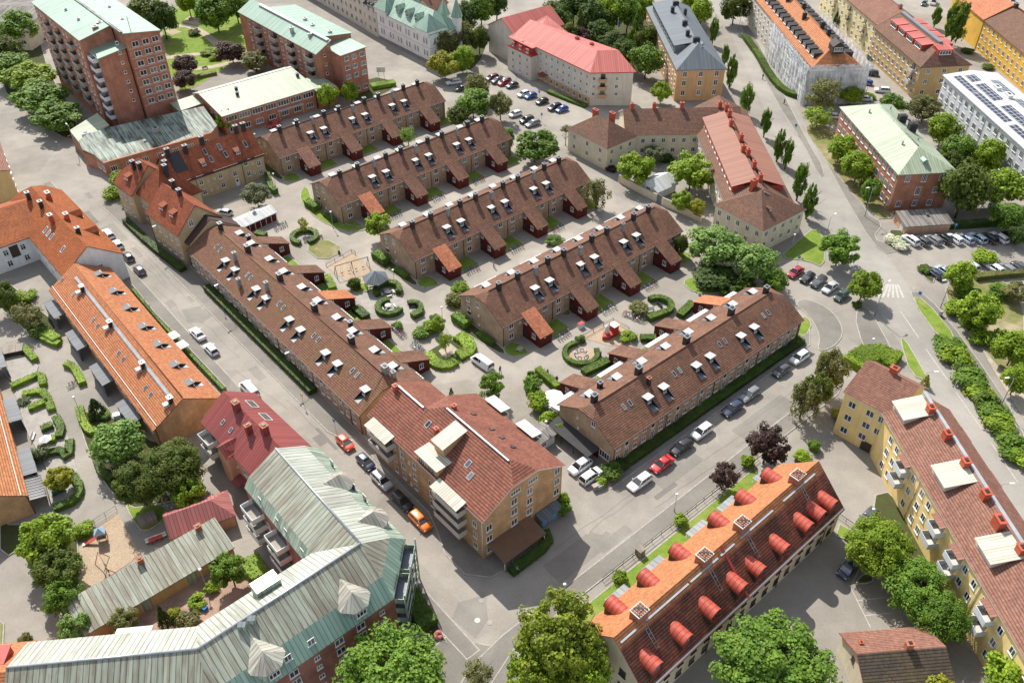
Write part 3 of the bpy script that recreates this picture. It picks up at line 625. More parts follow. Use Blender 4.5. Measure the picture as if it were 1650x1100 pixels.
o = G(180+735/5.5, 180+580/5.5, 6.2); b = WG = Bld('apartment_wing', 'beige wing with dark red mansard roof, roof windows and tall black chimneys', o, 40.0)
zw = b.block(-5.2, 0, 18, 10.4, 6.2, 11.2, 'pl_beige', 'tile_darkred', ov=.35, e0=(0, 1), e1=(0, 1), trim='metal_dark')
a = MB(); a.shell([[(-3.6, 1.6, zw(0, 1.6)+.05), (-.4, 1.6, zw(0, 1.6)+.05), (-.4, 5.2, 11.26), (-3.6, 5.2, 11.26)]], 'metal_dark', .04); b.part('sheet_valley', a)
a = MB(); a.box(-5.3, -.5, 6.0, 18.35, -.36, 6.32, 'metal_dark'); b.part('gutter', a)
for x, y in ((1.0, 4.6), (5.6, 5.2), (-3.2, 5.0), (14.6, 5.2), (16.6, 5.2), (-2.8, 9)): b.chim(x, y, zw(x, y), 1.0, .8, 1.8)
for x, y in ((5.2, 3.6), (5.7, 2.0), (9.0, 3.6), (9.5, 2.0), (15.2, 2.6)): b.skylight(x, y, zw, .8, 1.2)
for x in (3.4, 12.4): dorm(b, x, 1.3, zw(x, 1.3)+.05, -90, 1.3, 2.4, .85, 'tile_rust', 'tile_red', .7)
for x, z in ((1.2, 3.7), (6.2, 3.6), (9.9, 2.9), (13.2, 4.6), (1.5, .9), (6.4, 1.0), (13.4, 1.7), (16.5, 3.4), (16.6, 1.0)): b.win(x, 0, z, -90, w=1.05, h=1.4, tr=.65)
for x, z in ((3.0, 4.0), (4.6, 4.0), (3.2, 1.3), (4.8, 1.3), (14.9, 4.4), (14.9, 1.9)): b.win(x, 0, z, -90, w=.4, h=.5, nm=1)
dr = MB(); dr.box(9.6, -.06, .1, 10.6, -.003, 2.2, 'white'); dr.box(9.85, -.075, 1.3, 10.35, -.062, 1.95, 'glass'); b.part('door', dr)
b.pipe(.1, -.09, 6); b.pipe(12.1, -.09, 6); b.done()
# -------- red brick tower, its podium, the low hall and the second brick block
o = (-93.4, 232.3); b = TWR = Bld('apartment_tower', 'tall red brick tower with pale green copper roof and stacked balconies', o, 40)
W, R = b.W, b.R
def mono(b, x0, y0, x1, y1, zl, zr, wm, rm, ov=.35, trim=None, ax='x'):
    'mono-pitch block: roof at zl on the low-index side to zr on the other'
    f = (lambda x, y: zl+(zr-zl)*(x-x0)/(x1-x0)) if ax == 'x' else (lambda x, y: zl+(zr-zl)*(y-y0)/(y1-y0))
    b.W.prism([(x0, y0), (x1, y0), (x1, y1), (x0, y1)], 0, lambda x, y: f(x, y)-.12, wm, bottom=False)
    P = [(x0-ov, y0-ov), (x1+ov, y0-ov), (x1+ov, y1+ov), (x0-ov, y1+ov)]
    b.R.shell([[(x, y, f(x, y)) for x, y in P]], rm, .2, trim); return f
mono(b, -9.2, 0, 0, 46, 26.4, 25.0, 'brick_red', 'copper_teal'); mono(b, -18.2, 8.0, -9.55, 46, 24.6, 26.5, 'brick_red', 'copper_teal'); mono(b, -16.8, 1.2, -9.56, 7.63, 21.4, 22.4, 'brick_red', 'copper_teal')
a = MB(); a.box(-10.0, .2, 26.3, -9.3, 46, 26.75, 'copper_dark'); b.part('ridge_walkway', a)
for k in range(7):
    z = 6.6+2.62*k
    for x in (-7.0, -4.2, -1.6): b.win(x, 0, z, -90, w=1.75, h=1.4, nm=2)
    bd = MB(); bd.box(-9.1, -.05, z-.42, -.1, -.003, z-.32, 'offwhite'); b.part('string_course', bd)
    b.win(-11.2, 1.2, z+1.2, -90, w=.75, h=.8, nm=1)
for k in range(8):
    z = 3.4+2.62*k
    for y in (10.3, 13.0): b.win(-18.2, y, z, 180, w=1.1, h=1.25)
    for y in (20.2, 22.8, 30, 32.6, 39, 41.6, 44.4): b.win(-18.2, y, z, 180, w=1.1, h=1.25, deep=k > 3)
for k in range(7):
    z = 4.4+2.62*k
    for y in (17, 27, 36): balcony(b, -18.2, y, z, 180, 3.4, 1.0, 1.0, 'concrete')
    balcony(b, -16.8, 3.6, z, 180, 3.6, 1.5, 1.0, 'pl_grey')
for x, y, w in ((-13, 10, 1.4), (-10.8, 12.5, 1.6)): b.chim(x, y, 25.4, w, 1.0, .9, 'brick_red', 'white', 'vent_box')
a = MB(); a.bar((-6.5, 2.5, 25.6), (-6.5, 2.5, 29.5), .09, 'zinc'); a.bar((-7.2, 2.5, 28.8), (-5.8, 2.5, 28.8), .04, 'zinc'); a.bar((-6.5, 1.7, 28), (-6.5, 3.3, 28), .04, 'zinc'); b.part('antenna', a)
for x, y in ((-5, 12), (-4, 24), (-14, 20), (-14, 30), (-5, 33)): b.chim(x, y, 25.6, .6, .5, .4, 'zinc', 'zinc', 'vent')
b.done()
b = Bld('podium_hall', 'single storey brick podium under weathered green sheet roofs around the tower foot', G(*T1(665, 1095)), 36)
def pxl(b, lst): return [(*b.fr.px(x, y, h), h) for x, y, h in lst]
P = lambda *l: pxl(b, [(*T1(x, y), h) for x, y, h in l])
Q = P((655, 1028, 4.2), (1335, 838, 4.2), (1370, 770, 5.2), (1282, 655, 6.3), (905, 735, 6.6), (700, 790, 6.3), (555, 860, 5.2), (505, 910, 4.6), (525, 960, 4.2), (600, 985, 4.2))
Q = [(x, y, 4.25+.115*y) for x, y, z in Q]; polyroof(b, [[Q[0], Q[1], Q[2], Q[3], Q[4]], [Q[0], Q[4], Q[5], Q[6]], [Q[0], Q[6], Q[7], Q[8], Q[9]]], 'copper_dark', .3, 'offwhite')
Q2 = P((440, 825, 4.4), (500, 900, 4.4), (690, 790, 5.2), (615, 715, 5.2)); polyroof(b, [[Q2[0], Q2[1], Q2[2], Q2[3]]], 'copper_pale', .3, 'offwhite')
b.W.prism([(p[0], p[1]) for p in Q], 0, 4.0, 'brick_red', bottom=False); b.W.prism([(p[0], p[1]) for p in Q2], 0, 4.1, 'brick_red', bottom=False)
for (x, y) in ((985, 815),): p = b.fr.px(*T1(x, y), 5.6); b.chim(p[0], p[1], 5.3, 1.6, 1.0, .5, 'zinc', 'zinc', 'roof_hatch')
p = b.fr.px(*T1(545, 850), 5.3); b.chim(p[0], p[1], 5.0, 2.2, 1.1, .7, 'white', 'white', 'vent_box')
q0, q1 = Q[0], Q[9]
b.row((q1[0], q1[1]), (q0[0], q0[1]), 1.2, 2, w=1.6, h=1.4, nm=3); b.row((Q[9][0]-.0, Q[9][1]), (Q[8][0], Q[8][1]), 1.2, 1, w=1.6, h=1.4); b.row((q0[0], q0[1]), (Q[1][0], Q[1][1]), 1.2, 7, w=1.6, h=1.4, nm=3); b.done()
b = Bld('assembly_hall', 'low brick hall with pale green seamed roof and ribbon windows', (-77.5, 220.3), 38.7)
zh = b.block(0, 0, 27.8, 18.6, 6.3, 7.9, 'brick_red', 'copper_pale', ym=14, ov=.5, trim='offwhite')
a = MB(); a.box(-.4, 13.7, 7.88, 28.2, 14.3, 8.0, 'white'); b.part('ridge_cap', a)
mono(b, -7, 12.5, -.003, 18.6, 5.3, 5.6, 'brick_red', 'copper_pale'); mono(b, 28.3, -1, 34, 9, 5.4, 5.4, 'brick_red', 'copper_pale')
for k in range(7): b.win(2.2+3.9*k, 0, 4.0, -90, w=3.3, h=1.5, nm=4); b.win(2.2+3.9*k, 0, 1.0, -90, w=2.2, h=1.4, nm=3)
for y in (2, 5, 8): b.win(0, y, 4.2, 180, w=1.0, h=1.1)
for x, y in ((9, 10), (8.0, 7.4), (27, 8)): b.chim(x, y, zh(x, y), .7, .7, .9)
b.done()
pc = Bld('entrance_porch', 'flat roofed entrance porch on thin posts in front of the low brick hall', G(*T2(160, 770)), 40, 'porch')
pc.R.shell([[(0, -.5, 3.0), (8, -.5, 3.0), (8, 4, 3.1), (0, 4, 3.1)]], 'felt_pale', .25, 'concrete'); a = MB(); [a.bar((x, y, 0), (x, y, 2.9), .09, 'offwhite') for x in (.3, 7.7) for y in (-.2, 3.6)]; pc.part('posts', a); pc.done()
b = Bld('apartment_block', 'lower red brick block with green copper roof behind the farthest terrace', (-42.2, 250.3), 41)
mono(b, -13, 5.6, -8.1, 52, 13.0, 15.5, 'brick_red', 'copper_teal'); mono(b, -8, 9.8, 1.6, 42, 15.5, 14.2, 'brick_red', 'copper_teal'); mono(b, -8.3, 0, 0, 9.7, 12.9, 13.2, 'brick_red', 'copper_teal')
a = MB(); a.box(-8.9, 6, 15.45, -7.9, 46, 15.8, 'white'); b.part('ridge_walkway', a)
for z in (1.0, 5.3, 8.0, 10.7):
    for x, w in ((-6.6, 1.5), (-4.0, 1.5), (-1.2, 1.6)): b.win(x, 0, z, -90, w=w, h=1.3, nm=3)
    b.win(-10.3, 5.6, z+.6, -90, w=.8, h=.8, nm=1)
for z in (2.4, 5.0, 7.6, 10.2):
    for y in (13, 16, 23, 26, 33, 36, 43, 46): b.win(-13, y, z+.3, 180, w=1.2, h=1.25)
    for y in (9, 19.5, 29.5, 39.5): balcony(b, -13, y, z, 180, 3.6, 1.4, 1.0, 'concrete')
for x, y in ((-4, 12), (-9.6, 14), (-11, 22), (-4, 26), (-5, 20)): b.chim(x, y, 14.6, 1.0, .8, .9, 'zinc', 'white', 'vent_box')
b.done()
# -------- white palazzo with green roofs, buff street block
o = G(*T2(1105, 215), 9.8); b = Bld('villa', 'white corner house with mint green turrets and steep roofs', o, 129.8)
b.block(0, -12.5, 29.6, 0, 9.8, 14.2, 'pl_white', 'copper_teal', e0=(5.5, 0), e1=(5.5, 0), ov=.45)
def pyramid(b, cx, cy, w, z0, z1, rm, wm=None, zb=0, n=4, name=None, ov=.3):
    r = w/sqrt(2) if n == 4 else w/2; a0 = pi/4 if n == 4 else pi/n
    P = [(cx+r*cos(a0+2*pi*k/n), cy+r*sin(a0+2*pi*k/n)) for k in range(n)]; E = [(cx+(p[0]-cx)*(1+ov/w*2), cy+(p[1]-cy)*(1+ov/w*2)) for p in P]
    m = MB()
    if wm: m.prism(P, zb, z0+.05, wm, bottom=False)
    m.shell([[(*E[k], z0), (*E[(k+1) % n], z0), (cx, cy, z1)] for k in range(n)], rm, .15)
    return b.part(name or 'turret', m)
pyramid(b, 3.2, -2.6, 7, 10.6, 14.6, 'copper_teal', 'pl_white', 9); pyramid(b, 26.4, -2.6, 6.6, 10.6, 15, 'copper_teal', 'pl_white', 9); pyramid(b, 26.4, -9.6, 6.6, 10.6, 15, 'copper_teal', 'pl_white', 9)
pyramid(b, .6, -11.4, 3.2, 12.5, 18.4, 'copper_teal', 'pl_white', 0, 8); pyramid(b, 4.8, -9.4, 2.6, 12.5, 17.2, 'copper_teal', 'pl_white', 10, 4)
for x in (8.5, 13.6, 19): dorm(b, x, -1.4, 10.9, 90, 2.0, 2.6, 1.4, 'copper_teal', 'copper_teal', gable=1.1)
for x in (1.6, 3.0, 6.6, 8.2, 11.2, 12.8, 16, 17.6, 20.6, 22.2, 26, 27.4): [b.win(x, 0, z, 90, w=.85, h=1.9, tr=.7, deep=False) for z in (2.2, 6.0)]
for y in (-2, -5, -8): [b.win(0, y, z, 180, w=.85, h=1.9, tr=.7, deep=False) for z in (2.2, 6.0)]
a = MB(); a.box(-.08, -12.6, 0, 29.7, .08, 1.0, 'plinth'); a.box(-.06, -12.56, 4.9, 29.66, .06, 5.1, 'offwhite'); b.part('plinth', a); b.done()
b = Bld('street_block', 'long buff street block with pinkish windows, beyond the white turreted house', b.fr.w(29.9, 0), 126.5, 'building')
b.block(0, -11, 8, 0, 9.6, 13, 'pl_pale', 'sheet_dark', ov=.3); b.block(8.01, -11, 62, -.3, 11.5, 15, 'pl_pale', 'tile_rust', ov=.3)
for x in range(17): [b.win(1.6+3.4*x, 0 if x < 2 else -.3, z, 90, w=1.3, h=1.5, fm='pl_peach' if False else 'offwhite', deep=False) for z in (1.4, 4.6, 7.8)]
for x in (1.6, 4, 6.3): dorm(b, x, -.6, 9.9, 90, 1.1, 2, 1.3, 'offwhite', 'sheet_dark')
b.done()
for nm, px, az, m, rm, sx in (('brown roofed gabled house behind the mint green turrets, nearest the trees', T2(1130, 62), 60, 'pl_pale', 'tile_rust', 9), ('pale house with rust roof behind the mint green turrets, at the photo top', T2(1060, 5), 60, 'pl_cream', 'tile_rust', 12)):
    b = Bld('town_house', nm, G(*px, 5), az); zt = b.block(0, 0, sx, 8, 5, 8, m, rm); b.row((0, 0), (sx, 0), 1.6, 3, w=1.1, h=1.3, deep=False); b.chim(3, 4, 8, .8, .8, .8, 'brick_chim', 'brick_chim'); b.done()
# -------- pale block with pink sheet roof
b = PK = Bld('apartment_block', 'pale plastered block with pinkish red sheet roof behind the car park', G(*T3(520, 460), 10), 127.3)
he, hr = 10.0, 13.4
A_, B_ = (*b.fr.px(*T3(515, 462), he), he), (*b.fr.px(*T3(808, 457), he), he)
w = -13.2; RA = (4.6, w/2+.4, hr); Fa = (36, .4, he); C_ = (36, w, he); RF = (36, w/2, hr)
polyroof(b, [[A_, RA, RF, Fa][::-1], [B_, (B_[0]+7, w-.5, he), RA, A_][::-1] if False else [A_, B_, (1.2, w+2.0, hr), RA], [B_, (B_[0]+8, w-.4, he), C_, RF, RA, (1.2, w+2.0, hr)]], 'sheet_red', .25, 'red_paint')
b.W.prism([(.2, -.3), (35.8, -.3), (35.8, w+.4), (B_[0]+8, w+.3), (B_[0]+.5, B_[1]+.7)], 0, he-.15, 'pl_pale', bottom=False)
a = MB(); a.box(.25, -.26, 0, 24, -.06-.2+.02, 2.3, 'pl_ochre'); b.part('base_band', a)
xs = [1.8+2.62*k for k in range(9)]
for x in xs: [b.win(x, -.3, z, 90, w=.8, h=1.1, deep=False) for z in (3.0, 5.3, 7.6)]; b.win(x, -.24, .6, 90, w=1.1, h=1.4, deep=False)
d = Vector((B_[0]+.5-.2, B_[1]+.7+.3)); L = d.length
b.row((.2, -.3), (B_[0]+.5, B_[1]+.7), (2.9, 5.2, 7.5), 1, ts=[.9], w=.85, h=1.1); b.row((.2, -.3), (B_[0]+.5, B_[1]+.7), (2.9, 5.2, 7.5), 1, ts=[L*.62], w=.9, h=1.1)
ang = math.degrees(atan2(-d.x, d.y)); dn = d.normalized()
for z in (2.7, 5.0, 7.3): balcony(b, .2+dn.x*3.4, -.3+dn.y*3.4, z, ang, 2.2, .9, .9, 'pl_ochre')
zt = b.block(24.2, w, 35.8, 2.4, 7.6, 10.2, 'pl_pale', 'red_paint', ax='y', ov=.1, trim='red_paint', walls=True, e0=(0, 1), e1=(1.2, 0)); b.R.shell([[(23.9, w, 10.4), (24.2, 2.0, 10.0), (36, 2.0, 10.0), (36, w, 13.2)]], 'sheet_red', .2)
for x in (26, 29.5, 33): dorm(b, x, 2.35, 8.0, 90, 1.2, 2, 1.3, 'red_paint', 'red_paint'); [b.win(x, 2.4, z, 90, w=.9, h=1.2, deep=False) for z in (1, 3.2, 5.4)]
b.block(36.3, -20.5, 51, -1.5, 8.8, 12.9, 'pl_pale', 'sheet_red', ax='y', ov=.3)
b.chim(15, w/2-1, 13, 1, 1, .9, 'red_paint', 'red_paint'); b.chim(9, w/2-1.4, 13, .9, .9, .8, 'red_paint', 'red_paint')
a = MB(); a.shell([[(19.2, -.2, 3.0), (22, -.2, 3.0), (22, 1.6, 2.5), (19.2, 1.6, 2.5)]], 'sheet_maroon', .1); b.part('door_canopy', a); b.done()
# -------- ochre house with grey sheet roof
o = G(*T3(1065, 438), 9.7); b = Bld('apartment_house', 'ochre plastered house with grey hipped sheet roof and four black vent stacks', o, 2.8)
zo = b.block(.2, .2, 14, 51, 9.7, 14.2, 'pl_ochre', 'sheet_grey', ax='y', e0=(7, 0), e1=(7, 0), ov=.4)
b.row((.2, .2), (14, .2), (1.6, 4.5, 7.2), 3, w=1.2, h=1.6)
b.row((.2, 51), (.2, .2), (1.6, 4.4, 7.2), 14, w=1.1, h=1.5, deep=False)
a = MB(); a.box(1.0, 10, 10.4, 6.4, 46, 12.6, 'metal_grey', bottom=False); a.shell([[(.7, 9.7, 12.7), (7, 9.7, 13.7), (7, 46.3, 13.7), (.7, 46.3, 12.7)]], 'sheet_grey', .15); r = b.part('roof_box', a)
for k in range(11): put('window', win_full(1.6, 1.1, 3, 0, 'metal_grey'), r, (1.0, 12+3.2*k, 11.1), -pi/2)
for x, y, w in ((7, 9.5, 1.9), (5.6, 15, 1.0), (6.4, 23, 1.4), (5, 35, 1.0), (7, 40, 1.8), (8.6, 33, .8)): b.chim(x, y, 13.6, w, 1.1, 1.4, 'metal_dark', 'metal_dark')
dorm(b, 7.1, 2.2, zo(7, 2)+1.0, -90, .8, 1.6, .7, 'metal_grey', 'sheet_grey', gable=.3, nm=1, wh=.5); b.done()
# -------- cream courtyard house of four ranges
b = Bld('courtyard_house', 'cream L shaped house with brown hipped roofs, red chimneys and a red dormer band', G(*T3(620, 935), 6.5), 129.5)
F = b.fr; zA = b.block(0, -10.6, 14.4, -.2, 6.5, 10.4, 'pl_cream', 'tile_umber', e0=(5.2, 0), e1=(5.2, 0), ov=.4, trim='offwhite')
b.row((14.4, -.2), (0, -.2), (1.4, 4.1), 3, w=1.0, h=1.3); b.row((0, -.2), (0, -10), (1.4, 4.1), 3, w=1.0, h=1.3)
for x, y in ((10.6, -6), (6.5, -8)): b.chim(x, y, 9.6, 1.5, .8, 1.5, 'chimney_red', 'chimney_red')
def wing(b, o, az):
    'a sub-frame of building b as an (unnamed) helper that writes into the same thing'
    n = Bld.__new__(Bld); n.fr = Fr(o, az); e = MB(); f = MB(); n.W = e; n.R = f; n.root = b.root; n.parent = b; return n
def merge(b, n):
    'bring the wing built in its own frame into b frame and join it to wall and roof'
    for src, dst in ((n.W, b.W), (n.R, b.R)):
        k = len(dst.v)
        for p in src.v: q = b.fr.l(n.fr.w(p[0], p[1])); dst.v.append((q[0], q[1], p[2]))
        for f, mi, sm in zip(src.f, src.mi, src.sm): dst.f.append(tuple(i+k for i in f)); dst.mi.append(dst.slot(src.mats[mi])); dst.sm.append(sm)
class Sub:
    'route part/window calls made in a wing frame into building b'
    def __init__(s, b, o, az): s.b = b; s.n = wing(b, o, az); s.fr = s.n.fr; s.da = az-b.fr.az
    def tr(s, x, y): return s.b.fr.l(s.fr.w(x, y))
    def block(s, *a, **k): return s.n.block(*a, **k)
    def part(s, name, mb): x, y = s.tr(0, 0); return mb.build(name, s.b.root, (x, y, 0), rad(s.da))
    @property
    def root(s):
        return s.b.root
    def win(s, x, y, z, ang, **k): X, Y = s.tr(x, y); return window(s.b.root, X, Y, z, rad(ang+s.da), **k)
    def row(s, p, q, z, n, **k): s.b.row(s.tr(*p), s.tr(*q), z, n, **k)
    def chim(s, *a, **k): return Bld.chim(s, *a, **k)
    def skylight(s, *a, **k): return Bld.skylight(s, *a, **k)
    def end(s): merge(s.b, s.n)
def sdorm(s, x, y, z, ang, *a, **k): X, Y = s.tr(x, y); return dorm(s.b, X, Y, z, ang+s.da, *a, **k)
def sbal(s, x, y, z, ang, *a, **k): X, Y = s.tr(x, y); return balcony(s.b, X, Y, z, ang+s.da, *a, **k)
def sawn(s, x, y, z, ang, *a, **k): X, Y = s.tr(x, y); return awning(s.b, X, Y, z, ang+s.da, *a, **k)
o = G(*T3(820, 855), 6.5); s = Sub(b, o, 1.6); zB = s.block(-3, .2, 27, 14, 6.5, 10.4, 'pl_cream', 'tile_umber', ov=.4, trim='offwhite'); s.row((0, .2), (16, .2), (1.4, 4.1), 6, w=1.0, h=1.3)
for x in (-1, 4.8, 12, 22): s.chim(x, 7.2, 10.2, .9, .8, 1.6, 'chimney_red', 'chimney_red')
s.end()
o = G(*T3(1195, 850), 6.5); s = Sub(b, o, 91.0); zC = s.block(-36, -15.4, 14, -.2, 6.5, 10.6, 'pl_cream', 'tile_umber', ov=.4, trim='offwhite')
M['sheet_terra'] = seam('terracotta_sheet', (.27, .12, .08), .5, .55, .2, None, .75)
for y0, y1, yy in ((-2.0, -7.2, -2.0), (-13.6, -8.4, -13.6)):
    a = MB(); a.box(-31, min(y0, y1), 6.9, 4, max(y0, y1), 9.0, 'red_paint', bottom=False); sg = .35 if y0 > y1 else -.35
    f = [(-31.3, y0+sg, 9.05), (4.3, y0+sg, 9.05), (4.3, y1, 10.75), (-31.3, y1, 10.75)]; a.shell([f if sg < 0 else f[::-1]], 'sheet_terra', .16, 'red_paint'); r = s.part('roof_box', a)
    for k in range(12): put('window', win_full(1.1, 1.1, 2), r, (-29.5+2.9*k, yy, 7.5), pi if sg > 0 else 0)
for x in (-31.5, -25.5, -19.5, -17.6, -12, -4, 1.5, 5): s.chim(x, -7.8+(.8 if x in (-17.6, -4) else 0), 10.4, .95, .85, 1.9, 'chimney_red', 'chimney_red')
s.row((14, -.2), (-36, -.2), (1.4, 4.1), 16, w=1.0, h=1.3, deep=False); s.end()
o = G(*M4(0, 395), 6.5); s = Sub(b, o, 37.6); zD = s.block(.2, .2, 14.4, 13.8, 6.52, 10.7, 'pl_cream', 'tile_umber', e0=(6.5, 0), e1=(6.5, 0), ov=.4, trim='offwhite'); s.row((.2, .2), (14.4, .2), (1.4, 4.1), 5, w=1.0, h=1.3); s.row((.2, 13.8), (.2, .2), (1.4, 4.1), 5, w=1.0, h=1.3)
s.chim(7.3, 9.8, 10.4, 1.6, .9, 1.6, 'chimney_red', 'chimney_red'); sdorm(s, 5.0, 2.6, 8.2, -90, .7, 1.2, .5, 'tile_umber', 'tile_umber', .3); s.end(); b.done()
# -------- red brick school-like block with green roof and its shed
o = G(*M4(860, 38), 10.2); b = Bld('brick_office', 'three storey red brick block with pale green hipped roof and two black vents', o, 4.9)
zr = b.block(.2, .2, 13.6, 35.6, 10.2, 13.2, 'brick_red', 'copper_pale', ax='y', e0=(6.6, 0), e1=(5.5, 0), ov=.45, trim='copper')
for z in (1.0, 4.3, 7.6): b.row((.2, 35), (.2, .6), z, 13, w=1.5, h=1.7, nm=3, deep=False)
for x, z, w, h in ((2.6, 7.8, 1.2, 1.5), (6.6, 7.6, 1.2, 2.1), (10.8, 7.8, 1.2, 1.5), (6.0, 4.2, 1.2, 2.1), (10.2, 4.6, 1.2, 1.5), (2.2, 1.2, 1.2, 1.5), (6.2, 1.2, 1.1, 1.5), (9.8, 1.2, 1.2, 1.5)): b.win(x, .2, z, -90, w=w, h=h, nm=3)
for x, y in ((10, 22.5), (10.6, 18)): b.chim(x, y, 11.8, 1.9, 1.4, 1.7, 'metal_dark', 'metal_dark', 'vent_box')
a = MB(); a.bar((6.9, 7, 13.2), (6.9, 30, 13.2), .2, 'copper'); b.part('ridge_cap', a); dorm(b, 6.9, 2.2, zr(6.9, 2)-1.9, -90, 1.2, 1.5, .5, 'copper_teal', 'copper_teal', gable=.5, win=False)
for x, y in ((4.6, 10), (9.4, 12), (4, 28), (10.5, 30)): b.chim(x, y, zr(x, y), .3, .3, .7, 'zinc', 'zinc', 'vent_pipe')
b.done()
b = Bld('bin_shed', 'long shed with weathered grey sheet roof and orange red walls by the car park', (89.6, 169.2), 6, 'shed'); b.block(.3, .3, 11, 6, 2.5, 3.2, 'pl_peach', 'eternit', ov=.5, ym=5.5)
dr = MB(); dr.box(.24, 1.2, 0, .297, 2.6, 2.1, 'pl_grey'); b.part('door', dr); b.chim(6.5, 3.3, 2.9, .5, .5, .3); b.done()
p = G(*M4(1330, 320)); b = Bld('car_port', 'low corrugated carport under the big tree behind the parked cars', (p.x-5, p.y), 6, 'shed'); b.R.shell([[(0, 0, 2.3), (12, 0, 2.3), (12, 6, 2.7), (0, 6, 2.7)]], 'eternit', .1); a = MB(); [a.bar((x, y, 0), (x, y, 2.3), .07, 'zinc') for x in (.3, 6, 11.7) for y in (.3, 5.7)]; b.part('posts', a); b.done()
# -------- house wrapped in scaffold netting
o = G(*T4(310, 430), 10.5); b = SC = Bld('apartment_house', 'house under renovation with orange tiles and rows of black dormers, wrapped in white netting', o, 3.6)
zs = b.block(.3, .3, 14.2, 66, 10.5, 15.0, 'pl_pale', 'tile_barrel', ax='y', e0=(5, 0), e1=(0, 1), ov=.3)
for k in range(15):
    y = 5.5+3.7*k
    dorm(b, 1.6, y, zs(1.6, 0)+.1, 180, 2.5, 3.4, 1.4, 'metal_dark', 'sheet_dark', .25); dorm(b, 12.9, y, zs(12.9, 0)+.1, 0, 2.5, 3.4, 1.4, 'metal_dark', 'sheet_dark', .25)
dorm(b, 7.25, 2.0, zs(7.2, 2)-.9, -90, 3.2, 3.4, 1.5, 'trim_dark', 'sheet_dark', gable=1.3, nm=3)
for x, y in ((8.6, 14), (8.8, 20), (6, 28), (8.4, 36), (6, 44)): b.chim(x, y, 14.2, 1.1, .9, 1.9)
b.row((.3, 66), (.3, .5), (1.5, 4.5, 7.4), 18, w=1.1, h=1.4, deep=False); b.done()
M['net'] = N('scaffold_net', .8, .2).col((.66, .67, .69)).mat
_n = N('scaffold_net_thin', .85, .2); _a = _n.noise(_n.uv(), .8, 4); _n.col(_n.mul((.80, .81, .82), _n.rng(_a, .3, .7, .8, 1.1))); _n.put(_n.b.inputs['Alpha'], _n.rng(_n.noise(_n.scale(_n.uv(), (1, .35, 1)), .6, 4), .35, .6, .45, .9)); M['net'] = _n.mat
t = Fr(o, 3.6); sc = thing('scaffold', 'white netted scaffold standing round the house under renovation', 'scaffold', (o.x, o.y, 0), rad(3.6))
def net(p, q, h, n):
    a = MB(); P = []
    for i in range(n+1):
        f = i/n; x = p[0]+(q[0]-p[0])*f; y = p[1]+(q[1]-p[1])*f; P.append((x, y))
    dx, dy = (q[1]-p[1]), -(q[0]-p[0]); l = hypot(dx, dy); dx /= l; dy /= l
    Z_ = [h*k/7 for k in range(8)]; V = [[(x+dx*.22*sin(i*1.9+z*.5)+dx*random.uniform(-.12, .12), y+dy*.22*sin(i*1.9+z*.5)+dy*random.uniform(-.12, .12), z+(random.uniform(-.1, .5) if z == h else 0)) for i, (x, y) in enumerate(P)] for z in Z_]
    for k in range(7):
        for i in range(n): a.face([V[k][i], V[k][i+1], V[k+1][i+1], V[k+1][i]], 'net', True)
    return a.build('netting', sc)
net((-1.5, 34), (-1.5, -1.6), 11.2, 48); net((-1.5, -1.6), (16.2, -1.6), 11.4, 24); net((16.2, -1.6), (16.2, 40), 11.4, 48)
a = MB()
for p, q in (((-1.95, -2.05), (-1.95, 34)), ((-1.95, -2.05), (16.65, -2.05)), ((16.65, -2.05), (16.65, 40))):
    n = int(hypot(q[0]-p[0], q[1]-p[1])/2.5)
    for i in range(n+1): x = p[0]+(q[0]-p[0])*i/n; y = p[1]+(q[1]-p[1])*i/n; a.bar((x, y, 0), (x, y, 12.3), .05, 'zinc', 4)
    for z in (2, 4, 6, 8, 10, 11, 12): a.bar((*p, z), (*q, z), .045, 'zinc', 4)
a.build('poles', sc)
a = MB(); [a.box(-1.1, -1.2, z, -.2, 34, z+.06, 'wood_grey') or a.box(-.15, -1.2, z, 15.8, -.3, z+.06, 'wood_grey') for z in (2, 4, 6, 8, 10)]; a.build('platform', sc)
# -------- ochre house with red dormers, the straw yellow range behind it, and the mustard range
o = G(*T4(1000, 420), 9.9); b = Bld('apartment_house', 'tan house with brown hipped roof carrying big red sheet dormers', o, 5.7)
zr = b.block(.2, .2, 14.8, 31.5, 9.9, 14.0, 'pl_tan', 'tile_umber', ax='y', e0=(5, 0), e1=(0, 1), ov=.45)
for k in range(4):
    y = 9.5+5.4*k
    dorm(b, 2.8, y, zr(2.8, 0)+.1, 180, 4.5, 5.0, 1.6, 'red_paint', 'sheet_red', .5, nm=4, wh=1.1); dorm(b, 12.2, y, zr(12.2, 0)+.1, 0, 4.5, 5.0, 1.6, 'red_paint', 'sheet_red', .5, nm=4)
dorm(b, 7.5, 2.4, zr(7.5, 0)-2.2, -90, 4.4, 3.6, 1.6, 'red_paint', 'sheet_red', .5, nm=4, wh=1.1)
a = MB(); a.box(6.9, 6, 13.9, 8.1, 31, 14.4, 'metal_grey'); b.part('ridge_walkway', a)
b.row((.2, 31.5), (.2, .3), (1.2, 4.2, 7.2), 11, w=1.3, h=1.4); b.row((.2, .2), (14.8, .2), (1.2, 4.4, 7.4), 3, w=1.2, h=1.4)
for z in (3.6, 6.8): balcony(b, .2, 4.0, z, 180, 2.6, 1.1, 1, 'offwhite')
b.done(); rf = Fr(o, 5.7)
b = Bld('apartment_house', 'long straw yellow range with rust roof and small balconies, behind the tan house', rf.w(0, 0), 5.7)
zy = b.block(1.0, 31.8, 15, 76, 10.4, 14.4, 'pl_straw', 'tile_rust', ax='y', ov=.4); b.row((1, 76), (1, 32), (1.3, 4.4, 7.5), 13, w=1.2, h=1.4)
